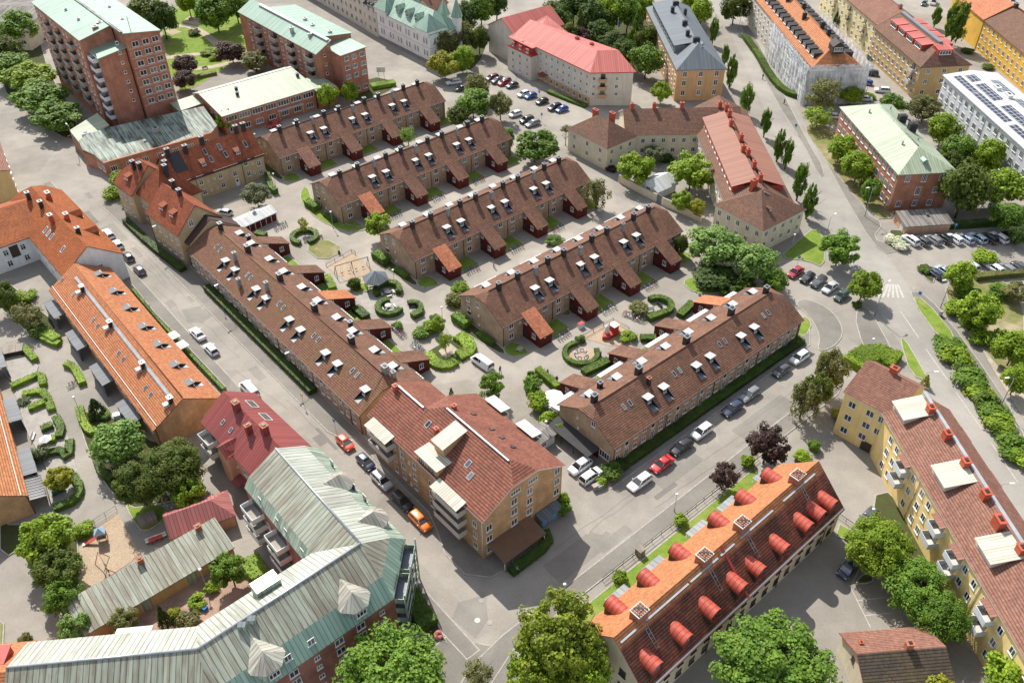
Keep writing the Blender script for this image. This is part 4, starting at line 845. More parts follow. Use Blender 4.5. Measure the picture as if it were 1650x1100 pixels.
for y in (40, 52, 64): [balcony(b, 1, y, z, 180, 2.4, 1.1, 1, 'pl_straw') for z in (3.8, 6.9)]
b.chim(8, 34, 14, 1, 1, 1.3, 'brick_chim'); b.done()
o = G(*T4(1400, 125), 9.5); b = Bld('apartment_house', 'mustard yellow row with brown roof nearer and terracotta roof beyond', o, 90.8)
b.block(-70, -15.8, 0, -.2, 9.5, 13.6, 'pl_mustard', 'tile_umber', ov=.4, ovx=.05); b.block(.06, -15.8, 24, 0, 9.7, 14.2, 'pl_mustard', 'tile_newred', ov=.4, ovx=.3)
b.row((24, -.2), (-42, -.2), (1.2, 4.2, 7.2), 22, w=1.15, h=1.45); b.chim(-1, -8, 13.6, 1.2, 1, 1.2); b.done()
# -------- white building with solar panels
o = G(*T4(1145, 475), 10.5); b = Bld('white_block', 'white office block with solar panels on its pale flat roof', o, -86.1)
zf = b.block(.2, .2, 60, 15, 10.5, 11.5, 'pl_grey', 'felt_pale', ov=.5, e0=(0, 1), trim='white')
b.row((.2, .2), (60, .2), (1.2, 4.4, 7.6), 19, w=1.7, h=1.5, nm=3); b.row((.2, 15), (.2, .2), (1.2, 4.4, 7.6), 4, w=1.3, h=1.5)
_p = N('solar_cell', .15, .6); _o = _p.xyz(_p.uv()); _l = _p.m('MINIMUM', _p.rng(_p.m('ABSOLUTE', _p.m('SUBTRACT', _p.m('FRACT', _p.m('DIVIDE', _o[0], 1.7)), .5)), .44, .48, 1, 0), _p.rng(_p.m('ABSOLUTE', _p.m('SUBTRACT', _p.m('FRACT', _p.m('DIVIDE', _o[1], 1.0)), .5)), .42, .47, 1, 0))
M['solar'] = _p.col(_p.mix(_l, (.45, .47, .5), (.022, .025, .045))).mat
for x0, x1, y0, y1 in ((2, 12.5, 1.6, 3.6), (2.6, 6.6, 4.4, 7.0), (8.4, 18.6, 4.4, 7.0), (13, 30, 1.6, 3.6), (22, 46, 4.4, 7.0), (32, 52, 1.6, 3.6), (6, 15, 10, 12.4), (18, 40, 10, 12.4)):
    a = MB(); zl = zf(0, y0)+.12; zh_ = zf(0, y1)+.12; a.shell([[(x0, y0, zl), (x1, y0, zl), (x1, y1, zh_), (x0, y1, zh_)]], 'solar', .06, 'zinc'); b.part('solar_panel', a)
for x, y in ((12, 8.6), (17, 9.2), (30, 8.2)): b.chim(x, y, 11.3, 2.2, 1.2, .8, 'white', 'white', 'vent_box')
for x in (5, 11.5, 18, 24.5, 31): b.pipe(x, .1, 10.3, 'zinc')
b.done()
# -------- yellow angled apartment house on the right
o = G(*L4(508, 330), 9.9); b = YL = Bld('apartment_house', 'yellow angled apartment house with brown roof, red chimneys and white balconies', o, -46.2)
b.block(.3, .3, 9.0, 10.6, 9.9, 12.9, 'pl_yellow', 'tile_rust', ov=.4, ym=6.2, trim='offwhite', ovx=.3)
b.row((.3, .3), (9, .3), (1.2, 4.1, 7.1), 1, ts=[1.7], w=1.3, h=1.3); b.row((.3, .3), (9, .3), (2.0, 4.6, 7.3), 1, ts=[4.9], w=1.35, h=1.3); b.row((.3, .3), (9, .3), (4.6, 7.3), 1, ts=[6.9], w=1.1, h=1.3)
a = MB(); a.box(5.4, .2, .0, 7.2, .297, 2.0, 'trim_dark'); b.part('door', a)
b.chim(4.6, 6.6, 12.2, 1.2, 1.0, 1.6, 'chimney_red', 'chimney_red')
o2 = G(*L4(790, 520), 9.9); s = Sub(b, o2, -85.4); zy = s.block(-1.5, .2, 52, 10.8, 9.88, 12.88, 'pl_yellow', 'tile_rust', ov=.4, ym=6.4, trim='offwhite')
a = MB(); a.box(-3, 6.2, 12.78, 51, 6.75, 12.98, 'zinc'); s.part('ridge_walkway', a)
for x in (1.2, 6.8, 12.6, 18.6, 23.4, 28.2, 35): s.chim(x, 5.5 if x != 23.4 else 5.0, 12.2, 1.15 if x != 23.4 else 1.7, 1.0, 1.5, 'chimney_red', 'chimney_red')
for x, w, d in ((-.3, 4.0, 5.0), (13.6, 4.0, 4.6), (27.0, 4.0, 4.6), (40, 4.0, 4.6)):
    a = MB(); a.box(x-w/2, 1.6, 10.0, x+w/2, 5.6, 11.7, 'offwhite', bottom=False); a.shell([[(x-w/2-.25, 1.2, 11.75), (x+w/2+.25, 1.2, 11.75), (x+w/2+.25, 5.9, 12.7), (x-w/2-.25, 5.9, 12.7)]], 'sheet_cream', .12, 'offwhite'); s.part('roof_box', a)
for x in (2.2, 4.4, 10.4, 13.4, 15.6, 23.8, 27.0, 29.4, 32.2, 36.5, 39.5, 43): s.row((0, .2), (50, .2), (1.3, 4.2, 7.0), 1, ts=[x], w=1.1, h=1.35)
for x in (8.0, 19.6, 25.0, 34): [sbal(s, x-(.3 if z < 5 else 0), .2, z, -90, 2.6, 1.5, 1.0, 'pl_grey', 'offwhite') for z in (4.0, 6.9)]; sawn(s, x, .2, 9.4, -90, 2.8, 1.3, 'sheet_terra', th=.06)
for x in (12, 30.6): s.part('downpipe', (lambda m: (m.bar((x, .1, 0), (x, .1, 9.5), .07, 'offwhite'), m)[1])(MB()))
s.row((52, 10.8), (0, 10.8), (1.2, 4.2, 7.0), 16, w=1.2, h=1.4, deep=False)
for x in (3, 12.4, 22.6, 33): sawn(s, x, 10.8, 9.0, 90, 3.4, 1.2, 'sheet_terra', th=.06)
s.end(); b.done()
# -------- cream house with red barrel dormers
o = G(*B3(690, 785), 11.2); b = BR = Bld('apartment_house', 'cream house with orange and dark tiled roof, red barrel dormers and brick chimneys', o, 41.1)
zb = b.block(-.6, -5.7, 43.8, 5.6, 5.7, 11.2, 'pl_cream', 'tile_barrel', ov=.4, ovx=.2, trim='red_paint', skip=())
def barrel(x, side):
    'wall dormer under a level half-cylinder of seamed sheet that runs back into the slope'
    a = MB(); r = 1.14; n = 14; sg = 1 if side < 0 else -1; y = -5.3*sg; zr_ = zb(0, y); z0 = zr_+1.5; yy = lambda d: y+d*sg
    ring_ = lambda d, k_=1: [(x+r*k_*cos(pi*k/n), yy(d), z0+r*k_*sin(pi*k/n)) for k in range(n+1)]
    dd = [-.2+.66*k for k in range(6)]
    for A, B in zip([ring_(d) for d in dd], [ring_(d) for d in dd[1:]]):
        for k in range(n): f = [A[k], A[k+1], B[k+1], B[k]]; a.face(f if sg < 0 else f[::-1], 'barrel_sheet', True)
    for d in dd[:-1]:
        A, B = ring_(d-.03, 1.012), ring_(d+.03, 1.012)
        for k in range(n): f = [A[k], A[k+1], B[k+1], B[k]]; a.face(f if sg < 0 else f[::-1], 'seam_red', True)
    q = r-.06; a.face([(x-q, yy(.05), zr_-.6), (x+q, yy(.05), zr_-.6)]+[(x+q*cos(pi*k/n), yy(.05), z0+q*sin(pi*k/n)) for k in range(n+1)], 'trim_dark')
    for sx in (-1, 1): a.box(min(x+sx*r*.99, x+sx*(r-.12)), min(yy(.05), yy(2.2)), zr_-.6, max(x+sx*r*.99, x+sx*(r-.12)), max(yy(.05), yy(2.2)), z0, 'trim_dark')
    o_ = b.part('dormer', a); put('window', win_full(1.3, 1.4, 2, 0, 'red_paint'), o_, (x, yy(.04), zr_+.5), 0 if side < 0 else pi)
M['porch_grey'] = seam('grey_porch_sheet', (.26, .27, .28), .9, .5, .2, None, .8); M['seam_red'] = plain('folded_seam_red', (.20, .035, .025), .6); M['barrel_sheet'] = plain('red_barrel_sheet', (.42, .075, .045), .5, .4, var=.22, sc=1.6)
def bx(px, py, y, z): return b.fr.px(px, py, z)[0]
for px, py in ((1055, 1068), (1103, 1023), (1149, 982), (1194, 942), (1224, 915), (1263, 880), (1302, 845), (1321, 825), (1339, 808)): barrel(bx(px, py, -3.9, 8.2), -1)
for px, py in ((988, 969), (1040, 925), (1091, 883), (1153, 831), (1196, 795), (1237, 760)): barrel(bx(px, py, 3.9, 8.2), 1)
for px, py in ((1035, 985), (1139, 894), (1198, 840), (1292, 767)):
    x = bx(px, py, 0, 12.3); c = b.chim(x, .1, 10.9, 1.9, 1.5, 1.2, 'brick_chim', 'offwhite'); a = MB(); [a.box(x-.86+.37*i, -.6+.38*j, 12.213, x-.62+.37*i, -.36+.38*j, 12.36, 'brick_chim' if (i+j) % 4 else 'trim_dark') for i in range(5) for j in range(4)]; a.build('chimney_pot', c)
    a = MB(); [a.bar((x-.25, -1-.5*k, zb(0, -1-.5*k)+.08), (x+.25, -1-.5*k, zb(0, -1-.5*k)+.08), .035, 'zinc', 4) for k in range(6)]; [a.bar((x+sx*.25, -.9, zb(0, -.9)+.08), (x+sx*.25, -3.6, zb(0, -3.6)+.08), .035, 'zinc', 4) for sx in (-1, 1)]; b.part('roof_ladder', a)
for x0, x1 in ((-.3, 2.7), (4.4, 12.8), (13.2, 19), (19.6, 22.6), (24, 31.5), (34, 42)): a = MB(); a.shell([[(x0, -1.0, zb(0, -1)+.22), (x1, -1.0, zb(0, -1)+.22), (x1, -.35, zb(0, -1)+.32), (x0, -.35, zb(0, -1)+.32)]], 'zinc', .06); b.part('roof_walkway', a)
M['tile_front'] = tile('dark_patched_tile', (.135, .062, .045), (.28, .095, .06), row=.42, dark=.45, patch=.8); a = MB(); a.shell([[(-.79, -6.0, zb(0, -6.0)+.035), (43.99, -6.0, zb(0, -6.0)+.035), (43.99, -.05, 11.19), (-.79, -.05, 11.19)]], 'tile_front', .03); b.part('front_slope', a); a = MB(); a.shell([[(-.6, -6.02, zb(0, -6.02)+.06), (43.8, -6.02, zb(0, -6.02)+.06), (43.8, -5.85, zb(0, -5.85)+.1), (-.6, -5.85, zb(0, -5.85)+.1)]], 'white', .05); b.part('snow_guard', a)  # front slope: dark red-brown tile with redder patches, laid over the orange
a = MB(); a.shell([[(20.2, -6.0, 5.55), (20.6, -6.0, 5.55), (20.6, -.1, 11.3), (20.2, -.1, 11.3)]], 'red_paint', .1); b.part('fire_wall_cap', a)
for k in range(16): [b.win(1.2+2.7*k, -5.7, z, -90, w=1.1, h=1.35, fm='trim_dark', deep=False) for z in (1.0, 3.7)]
for y in (-2, 2.4): [b.win(-.6, y, z, 180, w=1.1, h=1.4, fm='trim_dark') for z in (1.2, 4.4)]
for y in (-3.4, .2, 3.6): [b.win(43.8, y, z, 0, w=1.1, h=1.4, fm='trim_dark') for z in (1.2, 4.4)]
b.row((43.8, 5.6), (-.6, 5.6), (1.0, 3.8), 12, w=1.2, h=1.4, deep=False)
for px, py in ((985, 948), (1044, 902), (1116, 845), (1164, 805), (1220, 757)):
    p = b.fr.px(px, py, 2.6); a = MB(); a.shell([[(p[0]-2, 5.62, 2.8), (p[0]+2, 5.62, 2.8), (p[0]+2, 8.2, 2.55), (p[0]-2, 8.2, 2.55)]], 'porch_grey', .1); a.bar((p[0]-1.8, 8, 0), (p[0]-1.8, 8, 2.5), .07, 'white'); a.bar((p[0]+1.8, 8, 0), (p[0]+1.8, 8, 2.5), .07, 'white'); b.part('porch_roof', a)
for x in (12.5, 28.5, 40): b.pipe(x, -5.82, 5.4, 'trim_dark')
b.done()
# -------- small house at the lower right
o = G(*B4(610, 912), 6.2); b = Bld('small_house', 'small cream house, orange tiles behind the ridge and mossy dark tiles in front', o, 4.6)
zq = b.block(0, -7.5, 11.2, 4.2, 2.4, 6.2, 'pl_cream', 'tile_rust', ov=.4, ym=0, he1=3.9, trim='red_paint'); a = MB(); a.shell([[(-.38, -7.88, 2.26), (11.58, -7.88, 2.26), (11.58, -.12, 6.19), (-.38, -.12, 6.19)]], 'tile_char', .03); b.part('front_slope', a)
b.chim(6.6, .3, 6.0, .9, .7, 1.2, 'brick_chim', 'brick_chim'); b.chim(1.2, 2.0, zq(0, 2.0), .4, .4, .3, 'chimney_red', 'chimney_red'); b.win(0, -2.6, 1.3, 180, w=.9, h=1.3, fm='trim_dark'); b.win(0, .6, 3.3, 180, w=.7, h=.9, fm='trim_dark'); b.win(3, -7.5, .9, -90); b.win(8, -7.5, .9, -90); b.done()
# -------- orange roofed rows on the left with pergolas
def pergola(b, x0, x1, y0, y1, z=2.9):
    a = MB(); sg = 1 if y1 > y0 else -1; f = [(x0, y0, z+.25), (x1, y0, z+.25), (x1, y1, z), (x0, y1, z)]; a.shell([f if sg > 0 else f[::-1]], 'sheet_pergola', .12, 'metal_grey')
    for x in (x0+.15, x1-.15): a.bar((x, y1-sg*.15, 0), (x, y1-sg*.15, z), .07, 'metal_grey', 5)
    o = b.part('pergola', a)
    g = MB(); yy = y1-sg*.16
    for k in range(4): xa = x0+.3+(x1-x0-.6)*k/4; g.box(xa, min(yy, yy+.02), .25, xa+(x1-x0-.6)/4-.08, max(yy, yy+.02), 2.5, 'glass')
    for zz in (.1, 1.2, 2.55): g.box(x0+.2, min(yy, yy+.05)-.02, zz, x1-.2, max(yy, yy+.05)+.02, zz+.12, 'metal_grey')
    g.build('glazing', o)
_sv = (TW, THE, THR); TW, THE, THR = 11.9, 4.9, 8.5; DM.clear()
b = Bld('terrace_house', 'orange tiled row along the street with grey sheet dormers, glazed pergolas on its garden side', G(*L1(1390, 372), 4.9), 130)
LL = 51.7; xs = []
for px, py in ((154, 440), (177, 468), (201, 494), (227, 524), (253, 552), (279, 585), (306, 613)): xs.append(round(b.fr.px(px, py, 7.4)[0], 2))
xs = sorted(xs); b.xs = xs
for q in slope(b.R, xs, LL, 'tile_orange', 0, hip=(0, 1), ovx=.3, ov=.35),: b.R.shell(q, 'tile_orange', .16, 'trim_dark')
b.R.shell(slope(b.R, [], LL, 'tile_orange', 1, hip=(0, 1)), 'tile_orange', .16, 'trim_dark')
b.W.face([(0, 0, 0), (LL, 0, 0), (LL, 0, 4.8), (0, 0, 4.8)], 'brick_yellow'); b.W.face([(LL, TW, 0), (0, TW, 0), (0, TW, 4.8), (LL, TW, 4.8)], 'brick_yellow')
for x in (0, LL): b.W.face([(x, 0, 0), (x, TW, 0), (x, TW, 4.8), (x, TW/2, 8.35), (x, 0, 4.8)], 'brick_yellow')
for x in xs: dm = put('dormer', dormer_meshes('g'), b.root, (x, 0, 0)); put('window', win_full(.9, 1.0, 2), dm, (0, 2.6, tz(2.6)-.05))
zt = lambda x, y: tz(y)
cx = [2.2, 15.2, 28, 41, 50.6][:4]
for c in (b.fr.px(280, 687, 8)[0], b.fr.px(225, 590, 8)[0], b.fr.px(172, 524, 8)[0], b.fr.px(124, 468, 8)[0]):
    c = max(c, 1.3); b.chim(c, 7.6, zt(0, 7.6), .8, .7, 1.1, 'metal_dark', 'zinc'); a = MB(); a.box(c-.5, 8.1, zt(0, 8.1), c+.5, 9.0, zt(0, 8.1)+.5, 'sheet_white'); b.part('vent_box', a)
a = MB(); a.shell([[(2, 7.5, zt(0, 7.5)+.2), (48, 7.5, zt(0, 7.5)+.2), (48, 7.0, zt(0, 7.0)+.2), (2, 7.0, zt(0, 7.0)+.2)]], 'zinc', .05); b.part('roof_walkway', a)
a = MB(); a.box(-.2, 11.3, zt(0, 11.3)+.02, LL+.2, 11.42, zt(0, 11.3)+.2, 'offwhite'); b.part('snow_guard', a)
for x in (6.5, 8.8, 18.8, 21, 31.4, 33.8, 44.5, 51): b.skylight(x, 9.3, zt, .6, .9)
b.row((0, 0), (LL, 0), (.9, 3.2), 16, w=1.1, h=1.2); b.row((LL, TW), (0, TW), (3.0,), 16, w=1.1, h=1.2)
for k in range(4): pergola(b, 5.9+12.9*k, 12.7+12.9*k, TW+.25, TW+2.3)
a = MB(); a.bar((0, TW/2, 8.5), (LL, TW/2, 8.5), .14, 'tile_orange', 6); b.part('ridge_cap', a); b.pipe(-.1, TW-.2, 4.7); b.done(); L1B = b
TW, THE, THR = _sv; DM.clear()
b = Bld('terrace_house', 'orange tiled row cut by the left photo edge, pergolas facing the hedged gardens', G(*L1(165, 985), 4.5), 122.3)
z0 = b.block(0, .2, 40, 12, 4.5, 8.2, 'brick_yellow', 'tile_barrel', ov=.4, ovx=.25, trim='trim_dark'); a = MB(); a.box(-.2, .6, z0(0, .6)+.02, 40, .72, z0(0, .6)+.2, 'offwhite'); b.part('snow_guard', a)
for px in ((L1(235, 840), L1(100, 690)), (L1(130, 510), L1(5, 370)), (L1(-40, 200), L1(-120, 60))):
    x0 = b.fr.px(*px[0], 3)[0]; pergola(b, x0, x0+6.6, .15, -2.1)
a = MB(); x0 = b.fr.px(*L1(235, 840), 3)[0]-5.5; a.shell([[(x0, -2.4, 2.3), (x0+5.2, -2.4, 2.3), (x0+5.2, .15, 2.7), (x0, .15, 2.7)]], 'glass', .05, 'white'); [a.bar((x0+.65*k, -2.4, 2.34), (x0+.65*k, .15, 2.74), .04, 'white', 4) for k in range(9)]; a.box(x0, -2.42, .1, x0+5.2, -2.36, 1.1, 'wood_grey'); b.part('glass_canopy', a)
b.row((0, .2), (40, .2), (2.9,), 10, w=1.0, h=1.1); b.pipe(-.1, .1, 4.2); b.done()
# -------- white gabled house with orange roofs, top left street
o = G(*M1(770, 540), 6.3); b = Bld('town_house', 'white house with orange tiled roofs and red chimneys, its white gable above the orange row', o, 131.4)
zw = b.block(0, 0, 35.5, 12.1, 6.3, 10.8, 'pl_white', 'tile_burnt', ov=.4, e1=(3, .5), trim='trim_dark', ovx=.25)
z2 = b.block(20, 6.05, 38, 34, 6.3, 9.9, 'pl_white', 'tile_burnt', ax='y', ov=.4, ovx=.2, trim='trim_dark')
for x, y, w in ((26, 4.6, 1.4), (23.2, 7.2, .9), (14.2, 4.9, 1.2), (7.0, 5.2, .8), (16, 7.6, 1.2), (29, 8, 1)): b.chim(x, y, 10.0, w, .8, 1.5, 'chimney_red' if w > 1 else 'metal_dark', 'sheet_white')
for x in (18.8, 9.6): dorm(b, x, 1.0, zw(x, 1)+.05, -90, 1.8, 2.6, 1.0, 'tile_burnt', 'tile_burnt', gable=.9)
for x in (6.2, 12.6, 14.4, 16.2): b.skylight(x, 9.4, zw, .8, 1.3, fm='white')
dorm(b, 20.8, 23, 7.0, 180, 1.8, 2.4, 1.2, 'metal_dark', 'tile_burnt', gable=1.0)
b.win(0, 4.9, 4.2, 180, w=1.0, h=1.4, tr=.65); b.row((0, 0), (35, 0), (1.4, 4.0), 11, w=1.0, h=1.4, tr=.65); b.row((35, 12.1), (0, 12.1), (1.2, 3.8), 1, ts=[33], w=.5, h=.8)
b.row((20, 34), (20, 12.5), (.9, 3.6), 6, w=1.05, h=1.4, tr=.65); b.row((20, 12.1), (0.5, 12.1), (1.2, 3.8), 5, w=1, h=1.3, tr=.65)
a = MB(); a.box(19.93, 15.2, 2.6, 19.997, 17.0, 5.4, 'trim_dark'); b.part('arched_recess', a); a = MB(); a.box(19.93, 12.9, 0, 19.995, 13.8, 2.1, 'white'); b.part('door', a); b.done()
b = Bld('town_house', 'ochre house cut by the left photo edge, above the orange roofs', G(*M1(128, 195)), 121); zt = b.block(0, 0, 18, 14, 7.8, 9.5, 'pl_tan', 'tile_rust', ov=.2); b.chim(9, 3, 9, 1, .8, 1, 'brick_chim'); b.row((0, 0), (18, 0), (1.2, 4.6), 5, w=1, h=1.4); b.done()
# -------- maroon roofed house
o = G(*L1(1625, 880), 7.3); b = Bld('town_house', 'peach house with maroon sheet roof, white balconies and brick chimneys', o, 133.3)
zm = b.block(-.6, -9.6, 17.2, 0, 7.3, 10.8, 'pl_peach', 'sheet_maroon', ov=.35, ovx=.15)
for x, y in ((12.3, -4.4), (4.2, -4.8), (7.0, -3.4)): b.chim(x, y, zm(x, y), 1.2 if x != 7 else .7, 1.0, 1.5, 'sheet_maroon', 'brick_chim')
b.skylight(13, -1.8, zm, .6, .8); b.skylight(10.5, -1.8, zm, .6, .8)
for x in (13.2, 9): b.skylight(x, -7.4, zm, 2.2, 1.3, fm='white')
b.row((17, 0), (0, 0), (1.0, 4.3), 6, w=1.0, h=1.4); [balcony(b, 14.6, 0, z, 90, 3.6, 1.7, 1.0, 'white') for z in (2.4, 4.9)]
a = MB(); a.box(7.0, 0, 0, 10.2, 1.2, 7.0, 'pl_peach', bottom=False); a.shell([[(6.8, 1.5, 7.0), (8.6, 1.5, 8.6), (8.6, -2.8, 8.6), (6.8, -.6, 7.4)], [(8.6, 1.5, 8.6), (10.4, 1.5, 7.0), (10.4, -.6, 7.4), (8.6, -2.8, 8.6)]], 'sheet_maroon', .12); a.face([(7, 1.2, 7.0), (10.2, 1.2, 7.0), (8.6, 1.2, 8.5)], 'pl_peach'); b.part('bay', a)
a = MB(); a.shell([[(4.6, .02, 2.9), (6.6, .02, 2.9), (6.6, 1.9, 2.4), (4.6, 1.9, 2.4)][::-1]], 'sheet_maroon', .1); b.part('door_canopy', a); b.row((-.6, -9.6), (17, -9.6), (1.2, 4.4), 7, w=1.0, h=1.4, deep=False); b.done()
# -------- the big copper roofed block: a mansard profile swept round its bends
b = CO = Bld('apartment_block', 'large brick block with streaked green copper mansard roof and pointed turrets', (0, 0), 0)
HR = 14.0
pts = [G(10, 1075, HR) and G(*B1(38, 1002), HR), G(*B1(1250, 885), HR), G(*B2(670, 217), HR), G(*L2(133, 695), HR)]
pts = [Vector((p.x, p.y)) for p in pts]; dirs = [(pts[i+1]-pts[i]).normalized() for i in range(3)]
nr = [Vector((d.y, -d.x)) for d in dirs]
prR = [(6.75, 0), (6.75, 9.0), (6.95, 9.05), (4.55, 11.4), (0, HR)]; prL = [(-5.9, 0), (-5.9, 9.6), (-6.05, 9.65), (-5.0, 11.3), (0, HR)]
def ring(p, n, pr): return [(p.x+n.x*o_, p.y+n.y*o_, z) for o_, z in pr]
def mitre(i, pr, k=1.0):
    n = (nr[i-1]+nr[i]); n /= n.dot(nr[i]); return [(pts[i].x+n.x*o_, pts[i].y+n.y*o_, z) for o_, z in pr]
RR = [(ring(pts[0], nr[0], prR), mitre(1, prR)), (mitre(1, prR), ring(pts[2], nr[1], prR)), (ring(pts[2], nr[1], prR), ring(pts[2], nr[2], prR)), (ring(pts[2], nr[2], prR), ring(pts[3], nr[2], prR))]
LS = [(ring(pts[0], nr[0], prL), mitre(1, prL)), (mitre(1, prL), mitre(2, prL)), (mitre(2, prL), ring(pts[3], nr[2], prL))]
for gi, grp in enumerate((RR, LS)):
    for si, (A, B) in enumerate(grp):
        up = 'copper_grey' if not (gi == 1 and si < 2) and not (gi == 0 and si == 3) else 'copper_sunlit'
        M.setdefault('copper_sunlit', seam('sunlit_copper', (.40, .43, .365), .7, .42, .6, (.27, .26, .22), .45))  # paler copy of the copper: sun glare on the sunward slopes put into colour
        f = [A[0], B[0], B[1], A[1]]; b.W.face(f if gi == 0 else f[::-1], 'brick_deep')
        f = [A[2], B[2], B[3], A[3]]; steep = f if gi == 0 else f[::-1]
        f = [A[3], B[3], B[4], A[4]]; top = (f if gi == 0 else f[::-1])
        b.R.shell([steep], 'copper_teal' if gi == 0 and si != 3 else 'copper', .15, 'copper'); b.R.shell([top], up, .12, 'copper')
e = [RR[-1][1], LS[-1][1]]; b.W.face(e[0][:2]+e[0][2:5]+e[1][3:1:-1]+e[1][1::-1], 'brick_deep'); e = [RR[0][0], LS[0][0]]; b.W.face(e[0][:2]+e[0][2:5]+e[1][3:1:-1]+e[1][1::-1], 'brick_deep')
cA, cB = RR[2]; cm = Vector(((cA[1][0]+cB[1][0])/2, (cA[1][1]+cB[1][1])/2)); cn = (cm-pts[2]).normalized(); cang = math.degrees(atan2(cn.y, cn.x))
for z in (.8, 3.0, 5.2, 7.4):
    for sx in (-2.4, 2.4):
        p = cm+Vector((-cn.y, cn.x))*sx; balcony(b, p.x, p.y, z, cang, 4.2, 1.5, .95, 'copper', 'metal_grey')
a = MB()
for sx in (-4.6, 0, 4.6): p = cm+Vector((-cn.y, cn.x))*sx+cn*1.55; a.bar((p.x, p.y, 0), (p.x, p.y, 9.6), .12, 'copper', 5)
b.part('balcony_posts', a)
M['copper_turret'] = seam('pale_brown_copper', (.42, .42, .35), .5, .5, .8, (.29, .25, .21), .6)
def turret(p, r, z0, zw, z1, u, v):
    'faceted bay: u along the wall, v outward; its roof fans from a peak and runs back into the slope'
    m = MB(); Q = lambda s_, t_: (p.x+u.x*s_*r+v.x*t_*r, p.y+u.y*s_*r+v.y*t_*r)
    P = [Q(-1, -.9), Q(-1, .35), Q(-.45, .95), Q(.45, .95), Q(1, .35), Q(1, -.9)]; m.prism(P[::-1] if (u.x*v.y-u.y*v.x) < 0 else P, z0, zw, 'copper', bottom=False)
    E = [Q(-1.15, -1.3), Q(-1.15, .4), Q(-.5, 1.1), Q(.5, 1.1), Q(1.15, .4), Q(1.15, -1.3)]; A = (*Q(0, .1), z1); B = (*Q(0, -1.5), z1-.1); E = [(*e, zw) for e in E]
    fs = [[E[0], E[1], A, B], [E[1], E[2], A], [E[2], E[3], A], [E[3], E[4], A], [E[4], E[5], B, A]]
    m.shell([f[::-1] for f in fs] if (u.x*v.y-u.y*v.x) > 0 else fs, 'copper_turret', .1, 'copper'); return b.part('turret', m)
def along(i, px, py, h, off): q = G(px, py, h); d = (Vector((q.x, q.y))-pts[i]).dot(dirs[i]); return pts[i]+dirs[i]*d+nr[i]*off
for i, px, py, r in ((1, *B2(640, 560), 2.0), (1, *B2(70, 930), 2.1), (2, 547, 766, 1.8), (2, 608, 822, 1.8)):
    p = along(i, px, py, 12.6, 4.7); t = turret(p, r, 8.6, 11.2, 12.9, dirs[i], nr[i])
    an = atan2(nr[i].y, nr[i].x); put('window', win_full(1.5, 1.0, 3), t, (p.x+cos(an)*r*.955, p.y+sin(an)*r*.955, 9.6), an+pi/2)
for i, (d0, d1) in ((1, (1.5, 21.5)), (2, (3, 21))):
    n = 7
    for k in range(n):
        q = pts[i]+dirs[i]*(d0+(d1-d0)*k/(n-1)); an = math.degrees(atan2(nr[i].y, nr[i].x)); w_ = q+nr[i]*6.75
        for z in (.7, 2.9, 5.1, 7.2): b.win(w_.x, w_.y, z, an, w=1.3 if k % 3 else .8, h=1.25 if k % 3 else .8)
        if k in (2, 3, 5): w_ = q+nr[i]*6.1; b.win(w_.x, w_.y, 9.95, an, w=1.0, h=1.25)
for k in range(4):
    q = pts[0]+dirs[0]*(3+5.4*k)+nr[0]*6.75; an = math.degrees(atan2(nr[0].y, nr[0].x)); [b.win(q.x, q.y, z, an, w=1.2, h=1.2) for z in (2.9, 5.1, 7.2)]
an = math.degrees(atan2(-nr[2].y, -nr[2].x))
for d_ in (4.5, 9.5, 12, 16.5): q = pts[2]+dirs[2]*(23-d_)-nr[2]*5.65; b.win(q.x, q.y, 9.95, an, w=.95, h=1.2)
for d_, zs in ((3.2, (2.4, 4.8, 7.2)), (10.5, (2.4, 4.8, 7.2)), (19.5, (2.2, 4.6, 7.0))):
    for z in zs: q = pts[3]-dirs[2]*d_-nr[2]*5.9; balcony(b, q.x, q.y, z, an, 3.8, 1.9, 1.0, 'white', 'concrete')
q = pts[3]-dirs[2]*6.8-nr[2]*5.6
for d_ in (4.5, 14, 17, 22): q = pts[2]+dirs[2]*d_-nr[2]*5.9; [b.win(q.x, q.y, z, an, w=.9, h=1.1) for z in (1, 3.4, 5.8)]
a = MB(); [a.bar((pts[i].x, pts[i].y, HR+.03), (pts[i+1].x, pts[i+1].y, HR+.03), .16, 'zinc', 6) for i in range(3)]; b.part('ridge_cap', a)
p = along(1, 427, 941, 12.6, -3.4); a = MB(); a.prism([(p.x+dirs[1].x*u+nr[1].x*v, p.y+dirs[1].y*u+nr[1].y*v) for u, v in ((-1.7, -1), (-1.7, 1), (1.7, 1), (1.7, -1))], 11.5, 13.7, 'copper', 'zinc'); b.part('vent_box', a)
for px, py in ((398, 988), (384, 1000)): p = along(1, px, py, 13.8, .6); a = MB(); a.box(p.x-.5, p.y-.4, 12.8, p.x+.5, p.y+.4, 14.2, 'copper', 'sheet_grey'); b.part('vent', a)
an0 = math.degrees(atan2(-nr[0].y, -nr[0].x)); an1 = math.degrees(atan2(-nr[1].y, -nr[1].x))
for px, py in ((125, 1022), (215, 1012)): p = along(0, px, py, 7, -5.95); balcony(b, p.x, p.y, 6.2, an0, 5, 1.6, 1.0, 'copper', 'concrete')
p = along(0, 215, 1012, 8.5, -5.95); awning(b, p.x, p.y, 8.6, an0, 4.6, 2.0, 'stripe' if 'stripe' in M else 'felt_pale', .5)
p = along(1, 318, 1006, 7, -5.95); balcony(b, p.x, p.y, 6.2, an1, 5, 1.6, 1.0, 'white', 'concrete')
b.done()
b = Bld('town_house', 'orange roofed neighbour of the copper block, cut by the bottom left corner', (pts[0]-dirs[0]*.15)[:], math.degrees(atan2(-dirs[0].y, -dirs[0].x)))
